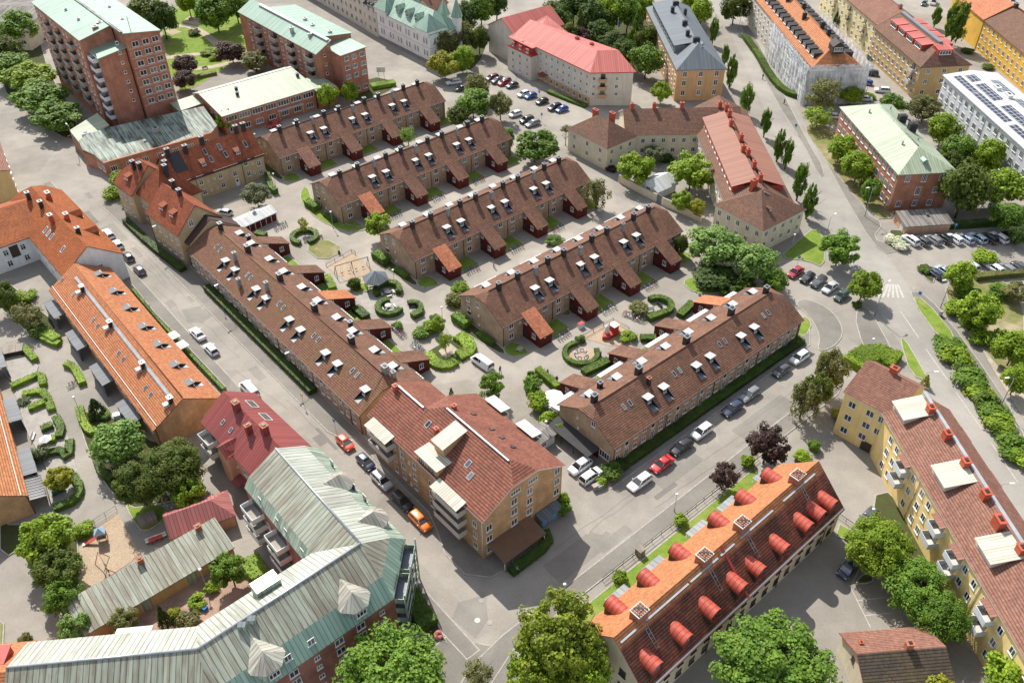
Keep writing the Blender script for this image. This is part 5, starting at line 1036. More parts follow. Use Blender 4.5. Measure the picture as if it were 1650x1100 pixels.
b.block(0, -6.4, 22, 5.9, 9.2, 12.8, 'pl_peach', 'tile_orange', ov=.3, ovx=.02, trim='trim_dark'); dorm(b, 2.5, -4.4, 10.6, -90, 1.8, 2.6, 1.2, 'red_paint', 'red_paint'); b.row((22, 5.9), (0, 5.9), (1, 3.6, 6.4), 5, w=1.1, h=1.3); b.done()
# -------- copper garage row, little pink roofed house, sheds
b = Bld('garage', 'long low garage with streaked green copper roof beside the sand playground', G(*B1(1475, 240), 2.8), -139.3)
zg = b.block(0, -6.0, 22.2, -.2, 2.7, 4.1, 'pl_tan', 'copper_grey', ov=.25, ym=-5.9, he1=2.7)
b.W.face([(0, -6, 0), (0, -6, 4), (22.2, -6, 4), (22.2, -6, 0)], 'pl_tan')
for x0, m in ((6.0, 'copper'), (13, 'copper'), (2.4, 'trim_dark')): dr = MB(); dr.box(x0, -.197, 0, x0+1.6, -.14, 2.3, m); b.part('door', dr)
for x in (2.6, 11.6): b.chim(x, -5.4, 3.9, .8, .7, .9, 'brick_chim', 'brick_chim')
b.done()
b = Bld('small_house', 'little peach house with pink sheet roof adjoining the copper roofed garage', G(*B1(1100, 165), 2.8), 26.5); b.block(-.4, 0, 9.0, 5.2, 2.8, 4.7, 'pl_peach', 'sheet_maroon' if False else 'sheet_pink', e0=(0, 1), e1=(2.6, 0), ov=.3) if M.setdefault('sheet_pink', seam('faded_red_sheet', (.36, .13, .12), .55, .5, .25)) else 0; b.win(3, 0, 1, -90); b.done()
b = Bld('bicycle_shed', 'white roofed shed with a row of red doors beside the blossoming tree', G(390, 366.5, 2.3), 46.0, 'shed'); b.block(.35, .3, 9.2, 4.4, 2.35, 3.0, 'wood_red', 'sheet_white', ov=.4, trim='white')
dr = MB(); [dr.box(.5+1.46*k, .245, .0, .62+1.46*k, .297, 2.3, 'white') for k in range(7)]; b.part('door_posts', dr); b.chim(5, 2.4, 2.95, .7, .5, .3, 'zinc'); b.done()
p = G(605, 447, 2.6); b = Bld('gazebo', 'open gazebo with dark hipped sheet roof beside the swings', (p.x, p.y), 20, 'gazebo'); M['sheet_slate'] = seam('slate_blue_sheet', (.15, .17, .19), .5, .5, .3)
E = [(2.9*cos(pi/6+pi/3*k), 2.9*sin(pi/6+pi/3*k), 2.5) for k in range(6)]; b.R.shell([[E[k], E[(k+1) % 6], (0, 0, 4.2)] for k in range(6)], 'sheet_slate', .12); a = MB(); [a.bar((2.5*cos(pi/6+pi/3*k), 2.5*sin(pi/6+pi/3*k), 0), (2.5*cos(pi/6+pi/3*k), 2.5*sin(pi/6+pi/3*k), 2.6), .08, 'trim_dark') for k in range(6)]; b.part('posts', a)
a = MB(); a.box(-1.6, -.3, .42, 1.6, .1, .48, 'wood'); a.box(-1.5, -.2, 0, -1.4, 0, .42, 'wood'); a.box(1.4, -.2, 0, 1.5, 0, .42, 'wood'); b.part('bench', a); b.done()
p = G(1058, 322, 0); b = Bld('garden_house', 'small white roofed garden house behind the pale garden wall', (p.x, p.y), 128, 'shed'); b.block(0, -6.5, 6, 0, 2.4, 3.9, 'pl_white', 'sheet_white', ax='y', ov=.4); b.win(3, 0, .9, 90); b.done()
b = Bld('carport', 'dark low carport along the brick gable where two white cars stand', Ef.w(-2.9, 3.6), 40.3, 'carport'); b.R.shell([[(0, -.6, 2.2), (2.8, -.6, 2.4), (2.8, 9.6, 2.4), (0, 9.6, 2.2)]], 'felt', .18, 'trim_dark'); a = MB(); [a.bar((.2, y, 0), (.2, y, 2.1), .07, 'trim_dark') for y in (0, 3, 6, 9)]; a.box(2.6, -.4, 0, 2.75, 9.4, 2.2, 'wood_red'); b.part('posts', a); b.done()
b = Bld('garden_shed', 'low mossy roofed shed at the back of the dark carport', Ef.w(-8.4, 10.5), 40.3, 'shed'); b.block(0, 0, 5, 3.4, 2.3, 2.7, 'pl_grey', 'eternit', ov=.25); b.chim(2.6, 1.7, 2.6, .5, .5, .4); b.win(2.5, 0, .8, -90, w=1.0, h=.9); b.done()
p = G(-20, 34, 7); b = Bld('hall_building', 'wide pale sheet roofed hall in the top left corner', (p.x-26, p.y-2), -8); zt = b.block(0, 0, 42, 30, 7, 9, 'pl_cream', 'eternit', ov=.3); b.row((0, 0), (42, 0), 2, 10, w=2, h=1.4, deep=False); b.done()
# ------------------------------------------------------------------ ground, roads, lawns
g = MB(); g.face([(-900, -300, 0), (900, -300, 0), (900, 1800, 0), (-900, 1800, 0)], 'asphalt'); tag(g.build('ground'), kind='structure')
def slab(name, pts, m, z=.1, edge='kerb', kind='structure'):
    'a raised flat area with a kerb face; pts are plan points'
    pts = [(p[0], p[1]) for p in pts]; ar = sum(pts[i][0]*pts[(i+1) % len(pts)][1]-pts[(i+1) % len(pts)][0]*pts[i][1] for i in range(len(pts)))
    if ar < 0: pts = pts[::-1]
    b = MB(); n = len(pts)
    if z > .03:
        for i in range(n): p, q = pts[i], pts[(i+1) % n]; b.face([(*p, -.05), (*q, -.05), (*q, z), (*p, z)], edge)
    b.face([(*p, z) for p in pts], m)
    if edge == 'kerb' and z > .03:
        V_ = [Vector(p) for p in pts]; I_ = []
        for i in range(n):
            e0 = (V_[i]-V_[i-1]).normalized(); e1 = (V_[(i+1) % n]-V_[i]).normalized(); k = Vector((-e0.y-e1.y, e0.x+e1.x)); q = max(.5, k.length); I_.append(V_[i]+k/q*(.17*2/q if q > 1 else .17))
        for i in range(n): j = (i+1) % n; b.face([(*V_[i], z+.005), (*V_[j], z+.005), (*I_[j], z+.005), (*I_[i], z+.005)], 'kerb')
    return tag(b.build(name), kind=kind)
def px(*l): return [G(*p) for p in l]
def zp(Zf, *l): return [G(*Zf(*p)) for p in l]
def fr(F, *l): return [F.w(*p) for p in l]
def rect(F, x0, y0, x1, y1): return fr(F, (x0, y0), (x1, y0), (x1, y1), (x0, y1))
def smooth(pts, k=3, closed=True):
    P = [Vector((p[0], p[1])) for p in pts]
    for _ in range(k):
        Q = []; n = len(P)
        for i in range(n if closed else n-1): a, b = P[i], P[(i+1) % n]; Q += [a*.75+b*.25, a*.25+b*.75]
        if not closed: Q = [P[0]]+Q+[P[-1]]
        P = Q
    return P
def ribbon(name, pts, w, m, z=.008, kind='structure'):
    P = smooth(pts, 2, False); b = MB(); L_, R_ = [], []
    for i, p in enumerate(P):
        d = (P[min(i+1, len(P)-1)]-P[max(i-1, 0)]).normalized(); n = Vector((-d.y, d.x)); L_.append(p+n*w/2); R_.append(p-n*w/2)
    for i in range(len(P)-1): b.face([(*R_[i], z), (*R_[i+1], z), (*L_[i+1], z), (*L_[i], z)], m)
    return tag(b.build(name), kind=kind)
slab('courtyard_paving', rect(Df, -25, -17, 58, 116), 'paving', .004); slab('courtyard_paving', [Df.w(-25, -17), Df.w(-25, 100), Df.w(-31, 60), Df.w(-31, -17)], 'paving', .0045)
# pavements
slab('pavement', fr(Wf, (-40, -5.2), (-14, -4.6), (62, -4.3), (64.5, -3.6), (66, -1.7), (88, -1.7), (92, -3.0), (96, -4.6), (101, -4.6), (104, -2.0), (104.5, 2), (95, 8), (93, 15), (90, 15), (90, -.1), (-40, -.1)), 'pavement', .11)
slab('pavement', fr(Wf, (-60, -12.4), (-60, -10.2), (112, -10.7))+fr(Wf, (112, -13), (60, -14), (40, -13.2)), 'pavement', .112); slab('pavement', smooth(px((722, 1020), (750, 1030), (790, 1040), (840, 1042), (840, 1130), (600, 1130), (690, 1050)), 1), 'pavement', .1)
slab('pavement', fr(Ef, (-3.5, -3.2), (52, -2.8), (56, 0), (60, 6), (52, 9), (52, .0), (-2, .0), (-2.6, -1.5)), 'pavement', .11)
slab('pavement', fr(Ef, (-46, -15), (-40, -12.6), (-34, -11.9), (45, -11.3), (48, -13), (44, -14.4), (-34, -14.6), (-44, -18)), 'pavement', .112)
R1 = [G(*p) for p in ((1160, 0), (1205, 60), (1255, 170), (1290, 240), (1340, 330), (1400, 420), (1440, 480), (1520, 600), (1600, 720), (1690, 850))]
ribbon('main_road', R1, 9.5, 'asphalt_road', .006) if M.setdefault('asphalt_road', asphalt('main_road_asphalt', (.31, .288, .256), .25, .08)) else 0
slab('pavement', smooth(px((1190, 30), (1210, 45), (1262, 150), (1300, 225), (1330, 275), (1322, 290), (1290, 225), (1250, 165), (1200, 60)), 1), 'pavement', .11)
slab('pavement', smooth(px((1395, 345), (1425, 360), (1405, 385), (1440, 395), (1450, 405), (1420, 410), (1385, 362), (1300, 205), (1315, 200)), 1), 'pavement', .112)
slab('pavement', smooth(px((1460, 470), (1490, 470), (1560, 555), (1650, 690), (1650, 730), (1560, 605), (1500, 520)), 1), 'pavement', .11)
slab('traffic_island', smooth(px((1278, 488), (1300, 480), (1342, 500), (1362, 535), (1345, 560), (1315, 568), (1322, 540), (1300, 505)), 2), 'pavement', .12)
slab('pavement', smooth(px((1375, 505), (1395, 490), (1420, 530), (1455, 600), (1410, 590), (1390, 560)), 1), 'pavement', .11)
# lawns and beds
_lw = [0]
def lawn(pts, m='grass', z=.07, k=1, name='lawn'):
    _lw[0] += 1; z += .0013*_lw[0]*(1 if z == .07 else 0); return slab(name, smooth(pts, k) if k else pts, m, z, 'kerb', 'structure')
lawn(zp(T1, (1000, 40), (1680, 40), (1660, 220), (1500, 380), (1180, 600), (1080, 520), (1030, 250)), k=1)
for pp in (((1040, 175), (1180, 160), (1280, 200), (1420, 320), (1500, 420)), ((1040, 370), (1200, 350), (1290, 340)), ((1190, 440), (1330, 430), (1450, 400))): ribbon('park_path', zp(T1, *pp), 2.6, 'gravel', .09)
slab('park_sand_pit', zp(T1, (1150, 140), (1200, 105), (1300, 130), (1250, 165)), 'sand', .1); slab('park_sand_pit', zp(T1, (1040, 200), (1090, 180), (1150, 205), (1090, 225)), 'sand', .1)
lawn(px((0, 60), (60, 50), (80, 120), (125, 190), (120, 225), (95, 220), (40, 180), (0, 140)), 'soil'); lawn(zp(T2, (560, 610), (730, 480), (910, 520), (850, 590), (660, 650)), 'soil'); lawn(px((690, 20), (790, 60), (770, 110), (735, 118), (690, 100)), 'soil')
lawn(px((880, -5), (1060, 0), (1060, 80), (1025, 130), (990, 90), (880, 40)), 'soil')
for i, (dx, dy) in enumerate(((0, 0), (.3, 29.26), (.4, 58.5), (1.1, 88.2))):
    rf = Fr(Df.w(dx, dy), 40.2)
    for k in range(3): lawn(rect(rf, 8.8+k*U, -4.4, 14.0+k*U, -.15), k=0, name='front_lawn')
    lawn(fr(rf, (-1.2, -3.2), (1.5, -4.9), (3.0, -4.6), (2.9, -.1), (-.5, -.1)), k=1, name='front_lawn'); lawn(rect(rf, 47, -4.4, 52, -.2), k=1, name='front_lawn')
    lawn(fr(rf, (-1.6, -2.5), (-.1, -.6), (-.1, 13), (-1.4, 14.5), (-3.2, 12), (-2.6, 4)), 'soil', k=1, name='planting_bed')
    for k in range(4): lawn(rect(rf, 8.6+k*U, 15.4, 13.4+k*U, 17.6), k=0, name='back_lawn'); slab('terrace_paving', rect(rf, 1+k*U, 13.2, 8.2+k*U, 16.4), 'concrete', .03)
for k in range(4): lawn(rect(Ef, 9.8+k*12.5, 15.4, 17.6+k*12.5, 18.0), k=0, name='back_lawn')
for k in range(4): lawn(rect(Wf, 9.4+k*12.6, 15.3, 16.4+k*12.6, 18.2), k=0, name='back_lawn')
lawn(zp(M2, (285, 165), (330, 105), (375, 230), (560, 360), (720, 380), (680, 405), (560, 408), (400, 330), (300, 240))); lawn(zp(M2, (305, 505), (440, 445), (585, 520), (430, 600)), 'grass_dry')
slab('swing_sand', zp(M2, (455, 630), (615, 530), (745, 640), (650, 760), (590, 730)), 'sand', .05, 'wood'); lawn(zp(M2, (610, 770), (690, 720), (745, 770), (700, 790), (640, 800)))
slab('seating_paving', smooth(zp(M2, (600, 800), (760, 760), (960, 830), (1140, 960), (1000, 1000), (780, 965)), 1), 'concrete', .02)
slab('gravel_bed', zp(L2, (1165, 80), (1230, 25), (1292, 75), (1210, 135)), 'gravel', .06); lawn(zp(L2, (1065, 100), (1180, 30), (1330, -20), (1400, 60), (1350, 150), (1200, 195)), 'soil', .05)
slab('ship_sand', zp(M3, (470, 1080), (540, 1020), (690, 970), (810, 1075), (760, 1120), (640, 1130)), 'sand', .05, 'wood')
def disc(name, c, r, m, z): return slab(name, [(c[0]+r*cos(2*pi*k/28), c[1]+r*sin(2*pi*k/28)) for k in range(28)], m, z)
disc('ring_sand', G(936, 572), 2.9, 'sand', .05); disc('seat_circle', G(1060, 497), 2.5, 'concrete', .03)
lawn(px((1292, 506), (1310, 520), (1298, 544), (1280, 536))); lawn(zp(M3, (1085, 720), (1180, 690), (1420, 760), (1330, 800), (1170, 800))); lawn(zp(M3, (320, 900), (380, 890), (400, 940), (330, 940)), 'grass_dry')
lawn(zp(M4, (95, 575), (200, 480), (330, 372), (392, 470), (385, 640), (280, 590))); lawn(zp(M4, (925, 822), (1015, 825), (1250, 1110), (1130, 1110)), 'grass'); lawn(zp(L4, (1110, 0), (1240, 0), (1300, 110), (1450, 330), (1640, 610), (1640, 740), (1400, 380), (1250, 240)), 'soil')
lawn(zp(L4, (858, 0), (895, 0), (1000, 180), (1055, 280), (930, 235))); lawn(zp(M4, (690, 330), (850, 322), (760, 200), (560, -60), (430, -260), (260, -280), (280, -190)), 'grass_dry'); lawn(px((1425, 370), (1460, 372), (1470, 400), (1450, 408)), 'soil'); lawn(px((1474, 427), (1500, 424), (1508, 455), (1495, 455)), 'soil')
lawn(px((1520, 455), (1600, 447), (1650, 470), (1650, 640), (1580, 560), (1530, 500)), 'grass_dry'); slab('park_gravel', smooth(px((1575, 480), (1650, 455), (1650, 545), (1610, 540)), 1), 'gravel', .09)
ribbon('park_path', px((1580, 530), (1600, 575), (1640, 640), (1680, 700)), 3.0, 'gravel', .1)
rb = Fr((BR.fr.o.x, BR.fr.o.y), 41.1); lawn(rect(rb, -6, 6.2, 45, 10.4), k=0); lawn(zp(B4, (480, 90), (575, 150), (552, 205), (455, 172)), k=0); lawn(zp(B4, (640, 400), (700, 430), (690, 470), (560, 480)), 'soil'); lawn(px((1400, 800), (1440, 790), (1560, 960), (1560, 1040), (1480, 1010), (1420, 930)), 'soil')
lawn(zp(B2, (885, 450), (940, 440), (1060, 580), (1170, 740), (1220, 850), (1110, 810), (880, 640)), 'soil', k=0); lawn(zp(B2, (820, 830), (960, 900), (900, 960), (700, 1000)), 'grass', k=1)
lawn(zp(B1, (780, -60), (1040, -40), (1060, 60), (910, 165), (830, 60)), 'grass', k=1); slab('playground_sand', zp(B1, (455, 290), (620, 120), (740, 20), (885, 272), (830, 335), (505, 545)), 'sand', .05, 'wood')
slab('patio_paving', zp(B1, (840, 660), (1380, 400), (1540, 430), (1620, 500), (1300, 730), (960, 770)), 'patio', .03) if M.setdefault('patio', brick('patio_brick', (.36, .23, .17), (.30, .2, .15), sc=2)) else 0
slab('hutch_base', zp(B1, (880, 75), (960, 30), (1000, 75), (910, 130)), 'gravel', .1); lawn(px((0, 1000), (8, 1005), (6, 1040), (0, 1045)), 'grass_dry', k=0)
lawn(px((0, 830), (20, 850), (75, 830), (125, 850), (130, 950), (115, 1000), (85, 940), (55, 870), (0, 905)), 'soil'); lawn(zp(L1, (490, 460), (700, 480), (900, 640), (1200, 690), (1320, 960), (1000, 1060), (800, 1080), (640, 900), (520, 620)), 'soil')
lawn(zp(L1, (0, 60), (60, 80), (250, 160), (230, 230), (300, 330), (350, 480), (430, 600), (470, 780), (530, 950), (400, 1080), (300, 1090), (330, 960), (290, 800), (150, 560), (100, 300), (0, 200)), 'concrete'); lawn(zp(M1, (0, 700), (100, 760), (200, 860), (380, 1000), (300, 1080), (180, 1060), (90, 960), (0, 900)), 'soil')
for a_, b_ in (((1.5, 3.6), (60, 68)),): pass
slab('garden_terrace', zp(L1, (60, 300), (200, 230), (250, 320), (120, 400)), 'concrete', .09); slab('garden_terrace', zp(L1, (170, 500), (290, 470), (300, 560), (200, 610)), 'concrete', .09)
slab('garden_terrace', zp(L1, (70, 220), (200, 160), (240, 240), (90, 290)), 'concrete', .09)
# road markings
def dash(a, b, w=.14, name='road_marking'): a, b = G(*a), G(*b); return ribbon(name, [a, a.lerp(b, .5), b], w, 'line', .012)
for a_, b_ in ((L4(1030, 68), L4(1170, 268)), (L4(1220, 340), L4(1382, 572)), (L4(1438, 655), L4(1610, 908)), (M4(865, 905), M4(985, 1078))): dash(a_, b_, .16)
for k in range(6):
    f = k/5.0; p = M4(722+f*165, 822-0*f); q = M4(778+f*72, 738+f*0)
    dash((p[0], p[1]), (q[0], q[1]), .38, 'crossing_stripe')
for a_, b_ in ((B4(545, 480), B4(680, 750)), (B4(600, 578), B4(770, 558)), (B4(645, 672), B4(815, 655)), (B4(478, 418), B4(530, 455)), (B4(565, 465), B4(610, 375))): dash(a_, b_, .12, 'parking_line')
ribbon('kerb_line', fr(Ef, (-16, -11.9), (10, -11.7), (44, -11.4)), .14, 'kerb', .125)
for pts_ in (zp(M1, (1150, 900), (1300, 870), (1340, 940), (1280, 985), (1190, 980)), zp(B2, (1290, 590), (1460, 540), (1480, 700), (1400, 820), (1250, 690)), fr(Ef, (3, -9), (13, -8.8), (13, -5.8), (3, -6)), fr(Wf, (-30, -9.5), (-21, -9.5), (-21, -6), (-30, -6)), fr(Ef, (22, -11), (36, -11), (36, -7.5), (22, -7.5)), fr(Ef, (-22, -11), (-10, -10.8), (-12, -7), (-22, -7))): slab('road_patch', pts_, 'asphalt_patch', .008) if M.setdefault('asphalt_patch', asphalt('patched_asphalt', (.235, .217, .19), .2)) else 0
for i, (x, y, wh) in enumerate(((*B2(1412, 703), 'beside the orange car end of the street, largest'), (*B2(1490, 718), 'right of the pale one in the junction'), (*B2(1440, 580), 'up the junction near the kerb corner'), (*M1(1285, 890), 'in the patched asphalt near the white parked cars'), (*M1(845, 502), 'in front of the two dark parked cars'), (*B3(495, 148), 'in the street before the brick corner block'), (*M4(955, 765), 'right of the zebra crossing'))):
    d = MB(); d.lathe([(.42, -.02), (.42, .016), (.36, .018)], 'concrete' if i != 0 else 'offwhite', 16); o = d.build('manhole_cover', None, (x and G(x, y).x, G(x, y).y, .0)); tag(o, 'round manhole cover '+wh, 'manhole')
random.seed(3)
for F_, x0, x1, y0, y1 in ((Wf, -55, 105, -10, -5), (Ef, -25, 50, -11.4, -3.6)):
    for _ in range(9):
        x = random.uniform(x0, x1); y = random.uniform(y0, y1); w_, l_ = random.uniform(.8, 1.8), random.uniform(2, 7); slab('road_patch', rect(F_, x, y, x+l_, min(y1, y+w_)), random.choice(('asphalt_patch', 'asphalt_dark', 'asphalt_patch')), .0065+.0006*_)
    for _ in range(8):
        x = random.uniform(x0, x1-25); y = random.uniform(y0, y1); P_ = [(x, y)]
        for k in range(7): P_.append((P_[-1][0]+random.uniform(1.5, 4), P_[-1][1]+random.uniform(-.5, .5)))
        ribbon('sealed_crack', fr(F_, *P_), .07, 'asphalt_dark', .0135)
# walls and fences
def wall(label, pts, h, th, m, name='garden_wall', cap=None):
    P = [Vector((p[0], p[1])) for p in pts]; b = MB()
    for i in range(len(P)-1):
        d = (P[i+1]-P[i]); L = d.length; d.normalize(); n = Vector((-d.y, d.x))*th/2; q = [P[i]-n, P[i+1]-n, P[i+1]+n, P[i]+n]; b.prism(q, 0, h, m)
        if cap: k = n*1.35; b.prism([P[i]-k, P[i+1]-k, P[i+1]+k, P[i]+k], h+.003, h+.09, cap)
    return tag(b.build(name), label, 'wall')
wall('long pale plastered garden wall along the lane below the cream courtyard house', zp(M3, (695, 92), (935, 218)), 2.0, .3, 'pl_cream', cap='concrete'); wall('pale garden wall continuing past the grey gate towards the fresh green trees', zp(M3, (965, 235), (1215, 345)), 2.0, .3, 'pl_cream', cap='concrete')
b = MB(); p, q = G(*M3(935, 218)), G(*M3(965, 235)); d = (q-p).normalized(); b.prism([(p.x, p.y), (q.x, q.y), (q.x-.12*d.y, q.y+.12*d.x), (p.x-.12*d.y, p.y+.12*d.x)], 0, 2.3, 'metal_grey'); tag(b.build('gate'), 'grey metal gate between the two pale garden walls', 'gate')
wall('low concrete garden wall between the orange row and the street pavement', fr(Wf, (-1.5, -12.9), (11, -13.3), (24, -13.0), (41, -12.8)), 1.3, .2, 'concrete')
def fence(label, pts, h, m='metal_dark', step=2.0, rails=(.4, .9), n='fence', pr=.035):
    r = thing(n, label, 'fence', (pts[0][0], pts[0][1], 0)); o = Vector((pts[0][0], pts[0][1])); a = MB(); c = MB()
    for i in range(len(pts)-1):
        p, q = Vector((pts[i][0], pts[i][1]))-o, Vector((pts[i+1][0], pts[i+1][1]))-o; k = max(1, int((q-p).length/step))
        for j in range(k+(i == len(pts)-2)): t = p.lerp(q, j/k); a.bar((t.x, t.y, 0), (t.x, t.y, h), pr, m, 5)
        for z in list(rails)+[h]: c.bar((p.x, p.y, z), (q.x, q.y, z), pr*.7, m, 4)
    a.build('posts', r); c.build('rails', r); return r
fence('dark metal railing between the pavement and the lawn of the barrel dormered house', fr(Ef, (-17, -14.75), (-2, -14.7), (20, -14.6)), 1.0); fence('long white guard rail beside the main road shrubs', px(L4(1400, 372), L4(1520, 560), L4(1655, 760)), .9, 'white', 6, (), 'guard_rail', .1)
fence('wooden rail fence around the swing sand', zp(M2, (455, 625), (615, 535), (640, 550)), .8, 'wood_grey', 2.2, (.45,), pr=.06); fence('wooden rail fence by the red play ship', zp(M3, (470, 1075), (660, 970), (760, 1030)), .8, 'wood_grey', 2.2, (.45,), pr=.06)
fence('grey railing beside the ramp at the yellow house corner of the lot', zp(B4, (440, 30), (600, 140)), 1.0); fence('low dark fence on the left edge of the sand playground', zp(B1, (600, 95), (740, 5)), 1.1, 'wood_grey', 1.5)
# ------------------------------------------------------------------ vegetation
from array import array
def leaf_mesh(name, cards, m):
    'cards: (centre, normal, size, aspect) -> one mesh of leaf-spray quads'
    V, F = [], []
    for c, n, s, asp in cards:
        e = n.orthogonal().normalized(); a = random.uniform(0, 2*pi); g_ = n.cross(e); u = e*cos(a)+g_*sin(a); v = n.cross(u)
        i = len(V); bend = n*(-.28*s)
        V += [c-u*s*.5*asp+bend*.6, c+v*s*.5, c+u*s*.5*asp+bend*.6, c-v*s*.5]; F.append((i, i+1, i+2, i+3))
    me = bpy.data.meshes.new(name); me.from_pydata(V, [], F); me.materials.append(M[m]); me.update(); return me
def rnd(): 
    while True:
        v = Vector((random.uniform(-1, 1), random.uniform(-1, 1), random.uniform(-1, 1)))
        if .05 < v.length < 1: return v
def crown(seed, ncl=46, nl=105, cr=.30, ls=.105, shape='round', spread=1.0):
    random.seed(seed); cards = []
    for k in range(ncl):
        for _ in range(40):
            d = rnd()
            if shape == 'cone':
                z = random.uniform(-1, 1); r = (1-z)/2*.95+.05; a = random.uniform(0, 2*pi); d = Vector((r*cos(a), r*sin(a), z)); break
            if shape == 'hang':
                d = d.normalized()*random.uniform(.35, .95); break
            if d.length > .55 or random.random() < .12: break
        c = Vector(d)*(.82 if shape != 'cone' else .8)
        if shape == 'round': c.z *= .92; c *= random.uniform(.86, 1.08)
        r = cr*random.uniform(.7, 1.3)*(1 if shape != 'cone' else .75*(.4+(1-d.z)/2))
        for _ in range(nl):
            n = rnd().normalized(); p = c+n*r*random.uniform(.55, 1.0)
            if shape == 'hang': p.z -= random.random()**2*.5
            n = (n*.9+Vector((0, 0, .45))+rnd()*.55+c*.25).normalized()
            cards.append((p, n, ls*random.uniform(.7, 1.35), random.uniform(.7, 1.25)))
    return leaf_mesh('crown', cards, 'leaf_green')
CR = {'round': [crown(11+k) for k in range(5)], 'lumpy': [crown(31+k, 60, 85, .22, .10) for k in range(3)], 'fine': [crown(51+k, 80, 85, .2, .075) for k in range(3)],
      'loose': [crown(71+k, 34, 48, .26, .095) for k in range(3)], 'hang': [crown(81+k, 40, 80, .2, .08, 'hang') for k in range(2)],
      'cone': [crown(91+k, 60, 70, .3, .11, 'cone') for k in range(2)], 'bush': [crown(101+k, 30, 90, .4, .17) for k in range(4)], 'big': [crown(111+k, 190, 105, .19, .052) for k in range(2)], 'feather': [crown(121+k, 150, 70, .15, .055) for k in range(2)]}
def trunk_mesh(seed, bare=False):
    random.seed(seed); a = MB(); a.bar((0, 0, -.02), (.01, .01, .45), .022, 'bark', 7, .015); a.bar((.01, .01, .44), (.0, .02, .78), .015, 'bark', 6, .006)
    for k in range(6 if not bare else 13):
        an = k*2.4+random.uniform(-.4, .4); z = .34+.05*k if not bare else .3+.04*k; l = random.uniform(.18, .3); p = Vector((.01, .01, z)); q = p+Vector((cos(an)*l, sin(an)*l, l*.8)); a.bar(p, q, .009, 'bark', 5, .004)
        for j in range(2 if not bare else 4): t = p.lerp(q, random.uniform(.5, 1)); a.bar(t, t+Vector((random.uniform(-.12, .12), random.uniform(-.12, .12), random.uniform(.05, .16))), .004, 'bark', 4, .0015)
    return a.mesh('trunk')
TR = [trunk_mesh(5+k) for k in range(3)]; TRB = trunk_mesh(9, True)
random.seed(77)
_tk = [0]
def tree(label, x, y, rp, H, kind, m, name='tree', zr=None, low=.14, wide=1.0, group=None, cat='tree', bare=False):
    'x, y, rp: crown centre and half width surveyed on the photo grid; H: height in metres'
    hc = H*(low+1)/2; p = G(x, y, hc); d = (p-Vector((0, 0, CAMH))).length; r = rp*d/FPX*1.06
    t = thing(name, label, cat, (p.x, p.y, 0), random.uniform(0, 6.28), group); _tk[0] += 1
    tm = put('trunk', TRB if bare else TR[_tk[0] % 3], t, sc=(H*.9, H*.9, H*.95)); L = CR[kind]; me = L[_tk[0] % len(L)]
    c = put('crown', me, t, (0, 0, hc), random.uniform(0, 6), (r*1.02, r*1.02*wide, H*(1-low)/2*1.05)); c.material_slots[0].link = 'OBJECT'; c.material_slots[0].material = M[m]
    return t
def bush(label, x, y, rp, h, m, kind='bush', name='shrub', group=None, cat='shrub', wide=1.0):
    p = G(x, y, h*.45); d = (p-Vector((0, 0, CAMH))).length; r = rp*d/FPX; _tk[0] += 1
    L = CR[kind]; o = put(name, L[_tk[0] % len(L)], None, (p.x, p.y, h*.46), random.uniform(0, 6), (r, r*wide, h*.54)); o.material_slots[0].link = 'OBJECT'; o.material_slots[0].material = M[m]
    return tag(o, label, cat, group)
G1, G2, G3, G4 = 'street trees by the brick tower', 'trees of the park behind the tower', 'slim street poplars', 'trees behind the pink roofed block'
for a in (
 ('broad tree at the top left corner, shading the pale hall', 24, 40, 30, 12, 'round', 'leaf_green'), ('tree left of the brick tower, above the next street trees', 8, 80, 22, 10, 'round', 'leaf_deep'),
 ('second street tree down the left edge beside the tower', 18, 108, 31, 9, 'round', 'leaf_green'), ('bright street tree halfway down the row beside the tower', 48, 122, 37, 9, 'lumpy', 'leaf_bright'), ('street tree near the foot of the tower in the left row', 64, 156, 37, 9, 'round', 'leaf_green'), ('last street tree of the left row, nearest the podium', 88, 186, 38, 8.5, 'lumpy', 'leaf_green')): tree(*a, group=G1)
for a in (
 ('tall dark park tree directly right of the tower roof', 232, 22, 30, 14, 'round', 'leaf_deep'), ('dark park tree right behind the tower, second', 260, 28, 22, 13, 'round', 'leaf_dark'), ('broad park tree above the picnic table', 345, 14, 30, 14, 'round', 'leaf_green'),
 ('small park tree at the top edge, between the two dark crowns', 302, 2, 16, 10, 'round', 'leaf_bright'), ('round park tree at the top edge beside the second brick block', 378, 6, 20, 12, 'round', 'leaf_green'),
 ('upper purple leaved tree by the park benches', 298, 102, 18, 6.5, 'round', 'leaf_purple'), ('lower purple leaved tree next to the pale hall roof', 295, 128, 18, 6, 'round', 'leaf_purple'), ('purple leaved tree left of the second brick block', 372, 82, 22, 7.5, 'round', 'leaf_purple'), ('olive tree in front of the second brick block balconies', 410, 97, 21, 6.5, 'round', 'leaf_olive')): tree(*a, group=G2)
